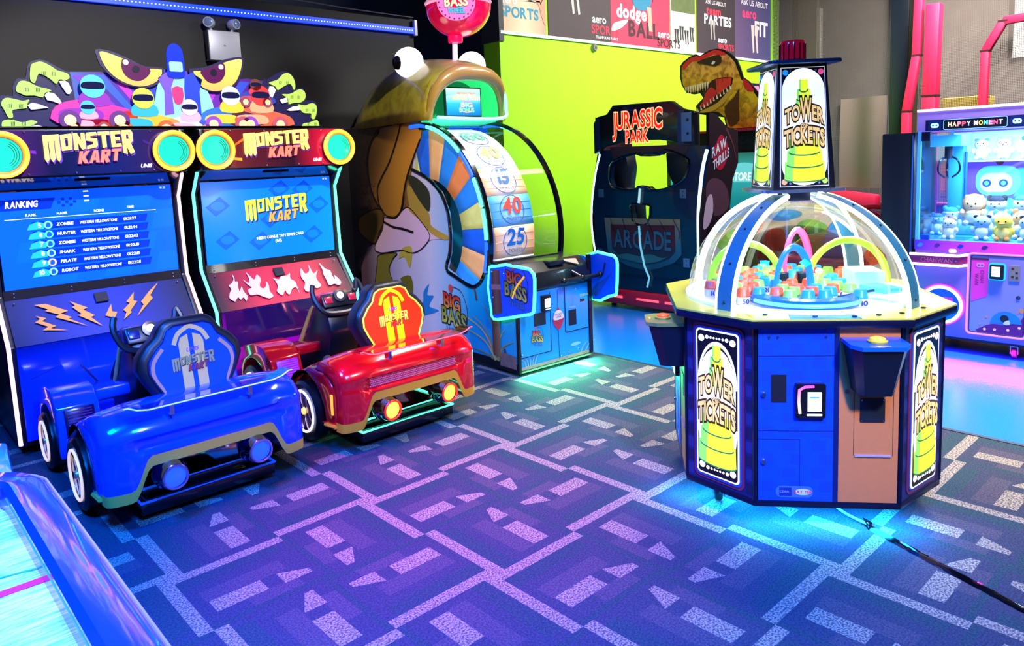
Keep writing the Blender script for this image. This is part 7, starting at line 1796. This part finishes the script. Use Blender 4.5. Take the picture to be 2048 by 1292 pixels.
def plush(label, loc, rz, s, body, belly, ear, kind, group):
    """round plush animal: one sewn body, with ears, eyes, nose and paws as parts"""
    p = CLM @ Vector(loc); s *= .88
    t = thing('plush_toy', label, 'plush toy', p, 1.9 + rz, group)
    fur = mat(body, .9, grain=.2, gscale=60, bump=.5, emit=0)
    b = MB()
    b.sphere((0, 0, .42 * s), (.36 * s, .40 * s, .44 * s), 16, 12)
    b.sphere((-.03 * s, 0, .95 * s), (.36 * s, .40 * s, .34 * s), 16, 12)
    b.build('body', fur, t, smooth=80)
    MB().sphere((-.20 * s, 0, .42 * s), (.22 * s, .30 * s, .32 * s), 14, 10).build('belly', mat(belly, .9, grain=.15, gscale=60), t, smooth=80)
    for sy in (-1, 1):
        if kind == 'duck':
            MB().sphere((.05 * s, sy * .40 * s, .48 * s), (.16 * s, .08 * s, .20 * s), 10, 8).build('wing', fur, t, smooth=80)
        else:
            MB().sphere((.02 * s, sy * .28 * s, 1.24 * s), (.08 * s, .13 * s, .16 * s if kind != 'dog' else .10 * s), 10, 8).build('ear', mat(ear, .9), t, smooth=80)
            MB().sphere((-.16 * s, sy * .42 * s, .55 * s), (.13 * s, .12 * s, .20 * s), 10, 8).build('arm', fur, t, smooth=80)
        MB().sphere((-.34 * s, sy * .22 * s, .12 * s), (.16 * s, .13 * s, .12 * s), 10, 8).build('foot', mat('#f08a4a' if kind == 'duck' else belly, .9), t, smooth=80)
        MB().sphere((-.355 * s, sy * .15 * s, 1.0 * s), (.025 * s, .04 * s, .05 * s), 8, 6).build('eye', mat('#14101c', .2), t)
    if kind == 'duck':
        MB().sphere((-.42 * s, 0, .90 * s), (.13 * s, .16 * s, .05 * s), 12, 8).build('beak', mat('#f07a3c', .6), t, smooth=80)
    else:
        MB().sphere((-.40 * s, 0, .88 * s), (.05 * s, .05 * s, .035 * s), 8, 6).build('nose', mat('#2a1420', .3), t)
        if kind == 'husky': MB().sphere((-.08 * s, 0, 1.12 * s), (.27 * s, .34 * s, .22 * s), 12, 8).build('cap_patch', mat(ear, .9), t, smooth=80)
        if kind == 'lion': MB().sphere((.06 * s, 0, .98 * s), (.22 * s, .50 * s, .46 * s), 16, 10).build('mane', mat(ear, .95, grain=.3, gscale=50), t, smooth=80)
    return t


G = 'plush toys in the claw machine'
Z = .877
plush('yellow plush duck with an orange beak at the front of the claw machine', (.14, -.345, Z), 0, .17, '#ffd84a', '#ffe27a', '#ffd84a', 'duck', G)
plush('blue-grey plush dog beside the yellow duck and the prize chute', (.14, -.205, Z), 8, .165, '#8fc0f0', '#c8e4ff', '#1a2a48', 'dog', G)
plush('blue-grey plush dog right of the yellow duck', (.14, -.50, Z), -8, .165, '#9ac8f4', '#d0e8ff', '#1a2038', 'dog', G)
plush('tan plush squirrel standing behind the yellow duck', (.31, -.43, Z), 0, .19, '#e0a878', '#f0d0b0', '#c8845a', 'bear', G)
plush('white plush bear standing behind the blue-grey dog by the chute', (.31, -.30, Z), 0, .18, '#e8f4ff', '#ffffff', '#58c8f0', 'bear', G)
plush('white cream plush bear sitting inside the chute guard', (.16, .02, Z + .0), 0, .14, '#fff4e0', '#fffdf6', '#fff0d8', 'bear', G)
tiers = [('tan plush lion with a shaggy mane at the back left of the robot print', (.50, -.06, 0), 'lion', '#e8b890', '#f4dcc0', '#c8926a', .20), ('blue and white plush husky at the back beside the pillar', (.50, .10, 0), 'husky', '#e0f2ff', '#ffffff', '#2a90e8', .19),
         ('white plush cow with black patches in front of the robot print', (.50, -.22, 0), 'husky', '#cfe6ff', '#f4faff', '#1c2440', .20), ('blue plush husky holding a pink heart right of the robot print', (.50, -.40, 0), 'husky', '#b8dcff', '#ffe0f0', '#2a78d8', .21), ('blue and white plush husky at the far left behind the glass', (.50, .17, -.001), 'husky', '#a8d8ff', '#e0f4ff', '#2a80d8', .15),
         ('pale plush rabbit at the right edge of the back row', (.50, -.58, 0), 'bear', '#e8e0ff', '#fff4ff', '#ffb0d8', .20)]
st = tag(MB(CLM).bx(.42, .62, -.74, .04, .877, .955).build('toy_step', mat('#58b8f0', .4), bevel=.01), 'blue step inside the claw machine carrying the back row of toys', 'step')
for lb, (x, y, dz), kd, b_, be, er, sc_ in tiers:
    if lb.startswith('blue and white plush husky at the far') or 'beside the pillar' in lb:
        plush(lb, (x - .10 if 'far' in lb else x, y if 'far' not in lb else .17, Z + (.0 if 'far' in lb else 0)), 0, sc_ if 'far' in lb else sc_, b_, be, er, kd, G)
    else:
        plush(lb, (x, y, .956), 0, sc_, b_, be, er, kd, G)

# toys on the lit top shelf at the back
shf = tag(MB(CLM).bx(.74, .878, -.78, .20, 1.46, 1.475).build('toy_shelf', mat('#9adcf8', .3), smooth=0), 'pale blue shelf high on the back wall of the claw machine', 'shelf')
for i, (lb, y, kd, b_, er) in enumerate((('white plush dog leftmost on the lit top shelf', -.03, 'dog', '#f4fcff', '#78c8f0'), ('white plush rabbit second from left on the lit top shelf', -.19, 'bear', '#ffffff', '#c8ecff'), ('pale blue plush husky third on the lit top shelf', -.36, 'husky', '#eaf8ff', '#48a8e0'), ('cream plush bear fourth on the lit top shelf', -.53, 'bear', '#fff0e0', '#ffe0d0'))):
    plush(lb, (.81, y, 1.476), 0, .15, b_, '#ffffff', er, kd, G)

# tall dark cabinet at its left
t = thing('dark_cabinet', 'tall dark navy cabinet back standing left of the claw machine', 'cabinet', (6.347, 1.902, 0), 1.9)
MB().bx(.02, .60, .245, .49, .06, 1.72).build('shell', mat('#0a1a34', .4), t, bevel=.012)
MB().bx(.01, .03, .255, .262, .10, 1.70).build('edge_strip', mat('#1a5ac8', .3), t)  # blue colour stands for the claw machine's light on this edge
for x in (.1, .5):
    for y in (.29, .45): MB().lathe([(0, 0), (.025, 0), (.025, .02), (.012, .025), (.012, .062), (0, .062)], (x, y, 0), n=10).build('foot', DARKMET, t)
# ============================================================ air hockey table, lower left
def hockey():
    t = thing('air_hockey_table', 'air hockey table corner with a deep blue rail and scratched white playfield', 'air hockey table', (-.25, 1.2, 0))
    # local: x -.55..+.58, y -.8..+1.2
    ice = bpy.data.materials.new('scratched_ice'); ice.use_nodes = True
    nt = ice.node_tree; b = nt.nodes['Principled BSDF']
    tc = nt.nodes.new('ShaderNodeTexCoord'); mp = nt.nodes.new('ShaderNodeMapping'); mp.inputs['Scale'].default_value = (6, 60, 1); mp.inputs['Rotation'].default_value = (0, 0, .7)
    n = nt.nodes.new('ShaderNodeTexNoise'); n.inputs['Scale'].default_value = 3; n.inputs['Detail'].default_value = 6; n.inputs['Distortion'].default_value = .6
    n2 = nt.nodes.new('ShaderNodeTexNoise'); n2.inputs['Scale'].default_value = 5
    r = nt.nodes.new('ShaderNodeValToRGB')
    for e, (p, c) in zip((r.color_ramp.elements[0], r.color_ramp.elements[1]), ((.42, '#6fb4e8'), (.62, '#eef4ee'))): e.position = p; e.color = lin(c)
    nt.links.new(tc.outputs['Object'], mp.inputs[0]); nt.links.new(mp.outputs[0], n.inputs['Vector']); nt.links.new(tc.outputs['Object'], n2.inputs['Vector'])
    mx = nt.nodes.new('ShaderNodeMath'); mx.operation = 'MULTIPLY_ADD'; mx.inputs[1].default_value = .6
    nt.links.new(n.outputs['Fac'], mx.inputs[0])
    m2 = nt.nodes.new('ShaderNodeMath'); m2.operation = 'MULTIPLY'; m2.inputs[1].default_value = .4
    nt.links.new(n2.outputs['Fac'], m2.inputs[0]); nt.links.new(m2.outputs[0], mx.inputs[2]); nt.links.new(mx.outputs[0], r.inputs[0]); nt.links.new(r.outputs[0], b.inputs['Base Color'])
    b.inputs['Roughness'].default_value = .3
    pf = MB().bx(-.60, .49, -.80, 1.10, .76, .80).build('playfield', ice, t)
    fz = Fr2((0, 0, .8005), (1, 0, 0), (0, 1, 0))
    plate('centre_line', rect(-.60, .565, .488, .592), fz, 0, .001, mat('#f0285a', .4), pf)
    plate('goal_arc', band([(-.2 + .75 * cos(radians(a)), .60 + .10 * sin(radians(a)) - .0) for a in range(-20, 100, 8)], .008), fz, 0, .0006, mat('#2a9ad8', .4), pf)
    plate('end_line', rect(-.60, 1.055, .488, 1.066), fz, 0, .001, WHITE, pf)
    railm = mat('#0638ff', .16, coat=.9)
    prof = [(.486, .795), (.486, .86), (.50, .872), (.56, .868), (.585, .845), (.588, .70), (.565, .60), (.52, .60)]
    # rail sweeps along the long side and round the far corner
    path = [((0, y), 0) for y in (-.82, -.4, 0, .4, .8, 1.0)]
    rows = []
    for y in (-.82, -.4, 0, .4, .8, 1.0): rows.append([(x, y, z) for x, z in prof])
    cx, cy = .40, 1.02
    for k in range(1, 10):
        a = radians(90 * k / 9)
        rows.append([(cx + (x - cx) * cos(a), cy + (x - cx) * sin(a), z) for x, z in prof])
    rows.append([(-.60, cy + (x - cx), z) for x, z in prof])
    MB().grid(rows, False).build('side_rail', railm, t, smooth=40)
    MB().tube([(.585, y, .848) for y in (-.8, 0, .8, 1.0)] + [(cx + .187 * cos(radians(a)), cy + .187 * sin(radians(a)), .848) for a in range(9, 91, 9)], .004, 6).build('rail_trim', mat('#e8a8a0', .25, .5), t)
    MB().tube([(.487, 1.0, .845), (.487, .2, .845), (.487, -.8, .845)], .003, 6).build('rail_inner_trim', mat('#3a9af8', .25), t)
    # lit end piece with orange trim
    e = MB().prism([(.535, 1.20, .66), (.575, 1.62, .66), (.40, 1.62, .66), (.38, 1.20, .66)], (0, 0, .15)).build('end_housing', mat('#1a9ae8', .2, coat=.6), t, bevel=.015)
    MB().prism([(.47, 1.21, .812), (.51, 1.60, .812), (.46, 1.60, .812), (.43, 1.21, .812)], (0, 0, .006)).build('end_trim', mat('#f0a03c', .3, coat=.4), e)
    MB().bx(-.56, .54, -.75, 1.15, .45, .76).build('apron', mat('#08206a', .3, coat=.4), t, bevel=.02)
    for x in (-.45, .42):
        for y in (-.6, 1.0): MB().bx(x - .06, x + .06, y - .06, y + .06, 0, .46).build('leg', mat('#0a0e1c', .4), t, bevel=.01)
    return t


hockey()

# ============================================================ cable on the carpet
t = thing('floor_cable', 'black power cable under shiny crumpled tape leading from the ticket tower', 'cable', (0, 0, 0))
MB().tube(spline([(3.34, 1.55, .012), (3.26, 1.43, .008), (3.20, 1.34, .008), (3.17, 1.27, .010), (3.155, 1.215, .012)], 6), .006, 8).build('cord', mat('#d8e0e8', .3), t)
rows = []
rt = random.Random(3)
path = spline([(3.175, 1.235), (3.135, 1.17), (3.07, 1.00), (2.99, .78), (2.925, .60), (2.84, .36), (2.74, .10)], 8)
for i, (x, y) in enumerate(path):
    a = path[max(i - 1, 0)]; b_ = path[min(i + 1, len(path) - 1)]
    d = Vector((b_[0] - a[0], b_[1] - a[1], 0)).normalized(); s_ = Vector((-d.y, d.x, 0))
    w = .007 + .012 * min(1, i / 6)
    j = lambda: rt.uniform(-.003, .003)
    rows.append([Vector((x, y, .0015)) - s_ * (w + j()), Vector((x, y, .010 + j())) - s_ * w * .5, Vector((x, y, .014 + j())), Vector((x, y, .010 + j())) + s_ * w * .5, Vector((x, y, .0015)) + s_ * (w + j())])
MB().grid(rows).build('tape', mat('#07070a', .12, coat=.6), t, smooth=30)
MB().prism([(3.13, 1.20, .004), (3.155, 1.235, .03), (3.185, 1.205, .006)], (.004, .004, .003)).build('tape_flap', mat('#0a0a0e', .15), t)

# ============================================================ trampoline hall behind
struct(MB().bx(17.5, 17.7, -2.5, 9.5, 0, 6.0).build('wall_right', mat('#8a8076', .7, grain=.35, gscale=2.5)))


def net_material(name, cell, thread, col, dens):
    m = bpy.data.materials.new(name); m.use_nodes = True
    nt = m.node_tree; E_.nt = nt
    b = nt.nodes['Principled BSDF']; b.inputs['Base Color'].default_value = lin(col); b.inputs['Roughness'].default_value = .9
    tc = nt.nodes.new('ShaderNodeTexCoord'); sp = nt.nodes.new('ShaderNodeSeparateXYZ'); nt.links.new(tc.outputs['Object'], sp.inputs[0])
    gy = (E_(sp.outputs[1]) / cell).fract(); gz = (E_(sp.outputs[2]) / cell).fract()
    k = E_.op('MAXIMUM', gy.lt(thread), gz.lt(thread))
    k = E_.op('MAXIMUM', k, dens)
    tr = nt.nodes.new('ShaderNodeBsdfTransparent'); mx = nt.nodes.new('ShaderNodeMixShader')
    nt.links.new(k.s, mx.inputs[0]); nt.links.new(tr.outputs[0], mx.inputs[1]); nt.links.new(b.outputs[0], mx.inputs[2])
    nt.links.new(mx.outputs[0], nt.nodes['Material Output'].inputs[0])
    return m


NETM = net_material('fine_net', .022, .30, '#574d46', .26)
NETD = net_material('doubled_net', .016, .35, '#2e2a2c', .62)
def net(label, y0, y1, z0, z1, m, x=12.3, wave=.0):
    rows = [[(x + wave * sin(y_ * 9) * .05 + .02 * sin(z_ * 3), y_, z_) for y_ in [y0 + (y1 - y0) * i / 16 for i in range(17)]] for z_ in [z0 + (z1 - z0) * j / 10 for j in range(11)]]
    return tag(MB().grid(rows).build('safety_net', m), label, 'net')
net('grey safety net hanging between the lime wall and the dark post', 4.54, 6.46, .72, 4.6, NETM)
net('brown mesh screen hanging low behind the lit tower', 4.54, 5.25, .95, 2.38, net_material('brown_net', .02, .4, '#6e6055', .72), 12.22, 1.0)
net('grey safety net right of the dark post above the claw machine', 1.2, 4.14, .72, 4.6, NETM)

t = thing('steel_post', 'thick dark post standing left of the claw machine', 'post', (12.3, 4.37, 0))
MB().bx(-.12, .12, -.13, .13, .01, 5.0).build('shaft', mat('#0a1626', .4), t, bevel=.01)
MB().bx(-.12, .10, -.20, -.135, .01, 5.0).build('flange', mat('#3a2f30', .5), t)
MB().bx(-.2, .2, -.22, .2, 0, .012).build('foot_plate', DARKMET, t)
PAD = mat('#e0184a', .55, grain=.12, gscale=8, bump=.3)
def pad(label, pts, w, x=12.7):
    t = thing('padded_post', label, 'padded post', (x, pts[-1][0], 0), group='red padded posts of the trampoline hall')
    y0 = pts[-1][0]
    for i in range(len(pts) - 1):
        (ya, za), (yb, zb_) = pts[i], pts[i + 1]
        d = Vector((0, yb - ya, zb_ - za)); L = d.length
        R = d.to_track_quat('Z', 'X').to_matrix()
        MB().box((0, (ya + yb) / 2 - y0, (za + zb_) / 2), (w, w, L * 1.02), R).build('foam_sleeve', PAD, t, bevel=.02)
        MB().box((0, yb - y0, zb_), (w * 1.05, w * 1.05, .025)).build('strap', mat('#2a1018'), t)
    return t
pad('red padded post directly right of the dark post', [(4.02, 4.3), (4.05, 2.9), (4.17, 2.1), (4.17, .01)], .12, 11.98)
pad('short red padded post second from the dark post', [(3.83, 3.58), (3.85, 2.3), (3.85, .01)], .19, 11.98)
pad('bent red padded post above the right half of the claw machine', [(2.40, 3.25), (2.98, 3.22), (3.18, 2.85), (3.22, .01)], .11, 12.0)
pad('red padded post at the right edge of the view', [(2.62, 4.3), (2.66, .01)], .12, 13.6)
t = thing('padded_rail', 'red padded floor rail below the brown mesh screen', 'padded rail', (12.2, 5.0, 0))
MB().yz([(-.38, .62), (-.38, .84), (.35, .93), (.40, .74)], -.15, .1).build('foam_sleeve', PAD, t, bevel=.04)
for y in (-.3, .3): MB().bx(-.05, .05, y - .05, y + .05, 0, .72).build('support', DARKMET, t)
t = thing('padded_wall', 'dark padded curb wall below the safety nets', 'padded wall', (12.52, 4.4, 0))
MB().bx(0, .25, -3.4, 1.9, 0, .66).build('core', mat('#141a2c', .6), t, bevel=.03)
MB().bx(-.02, .27, -3.4, 1.9, .66, .70).build('cap', mat('#c01a3c', .5), t, bevel=.01)
t = thing('metal_doorway', 'pale metal door frame behind the red beacon', 'frame', (12.4, 5.9, 0))
MB().bx(-.05, .05, .14, .24, 0, 5.0).build('upright', mat('#0c1016', .4), t)
MB().bx(-.05, .05, -.24, -.18, 0, 3.9).build('upright', mat('#9a948c', .4), t)
MB().bx(-.04, .04, -.18, .14, 2.2, 4.2).build('panel', mat('#4a4440', .5, grain=.4, gscale=6), t)
t = thing('bright_window', 'bright window in the far hall at the upper right corner', 'window', (17.48, 3.2, 3.2))
MB().bx(-.04, 0, -1.0, 1.0, 0, 1.9).build('pane', mat('#f4f0e4', .4, emit=1.6), t)
for y in (-1.0, -.33, .33, 1.0): MB().bx(-.07, -.03, y - .04, y + .04, 0, 1.9).build('mullion', mat('#4a4440'), t)
for (lb, y, z, h) in (('yellow padded block under the net right of the red padded posts', 4.0, .0, 2.35), ('yellow padded block behind the net at the right edge', 2.9, .0, 2.2)):
    tag(MB().bx(14.0, 14.4, y - .35, y + .35, z, h).build('foam_block', mat('#f0d01a', .6), bevel=.03), lb, 'foam block')

# ============================================================ red ride seen through the dome
t = thing('toy_car_ride', 'red children\'s car ride seen through the clear dome', 'ride', (8.05, 3.35, 0), 0)
rp_ = mat('#f0144a', .25, coat=.7)
MB().yz([(-.62, .18), (-.62, .40), (.70, .42), (.74, .18)], -.05, .75).build('body', rp_, t, bevel=.05, seg=3)
MB().yz([(.0, .42), (.05, .62), (.50, .66), (.70, .50), (.70, .42)], .0, .70).build('bonnet', rp_, t, bevel=.06, seg=3)
for x in (.02, .68):
    MB().tube(spline([(x, -.50, .42), (x, -.42, .78), (x, -.20, .92), (x, .25, .90), (x, .55, .66)], 4), .028, 8).build('roof_bar', rp_, t, smooth=60)
    MB().bx(x - .03, x + .03, -.20, -.12, .40, .92).build('pillar', rp_, t, bevel=.01)
MB().prism([(.02, -.38, .85), (.68, -.38, .85), (.68, .40, .88), (.02, .40, .88)], (0, 0, .04)).build('roof', rp_, t, bevel=.015)
MB().bx(-.02, .0, .0, .38, .92, 1.0).build('roof_sign', mat('#f0e03c', .3, emit=.5), t, bevel=.01)
MB().bx(.15, .55, -.45, -.10, .42, .75).build('seat', mat('#8a4a3c', .5), t, bevel=.04)
MB().bx(-.02, .72, -.60, .72, .06, .18).build('chassis', NAVY, t)
for x in (-.04, .74):
    for y in (-.40, .48): MB().lathe([(0, -.03), (.09, -.03), (.12, -.02), (.12, .02), (.09, .03), (0, .03)], (x, y, .12), 'x', 20).build('wheel', mat('#0c0c10', .5), t)
MB().lathe([(0, .02), (.03, .02), (.03, 0)], (-.055, .4, .34), 'x', 14).build('headlamp', mat('#58f0a8', .3, emit=.4), t)
t = thing('green_bench', 'green padded bench seen through the right of the dome', 'bench', (9.4, 2.6, 0))
MB().bx(-.2, .2, -.5, .45, .28, .38).build('cushion', mat('#3ad87a', .5), t, bevel=.03)
for y in (-.4, .35): MB().bx(-.15, .15, y - .03, y + .03, 0, .28).build('leg', DARKMET, t)
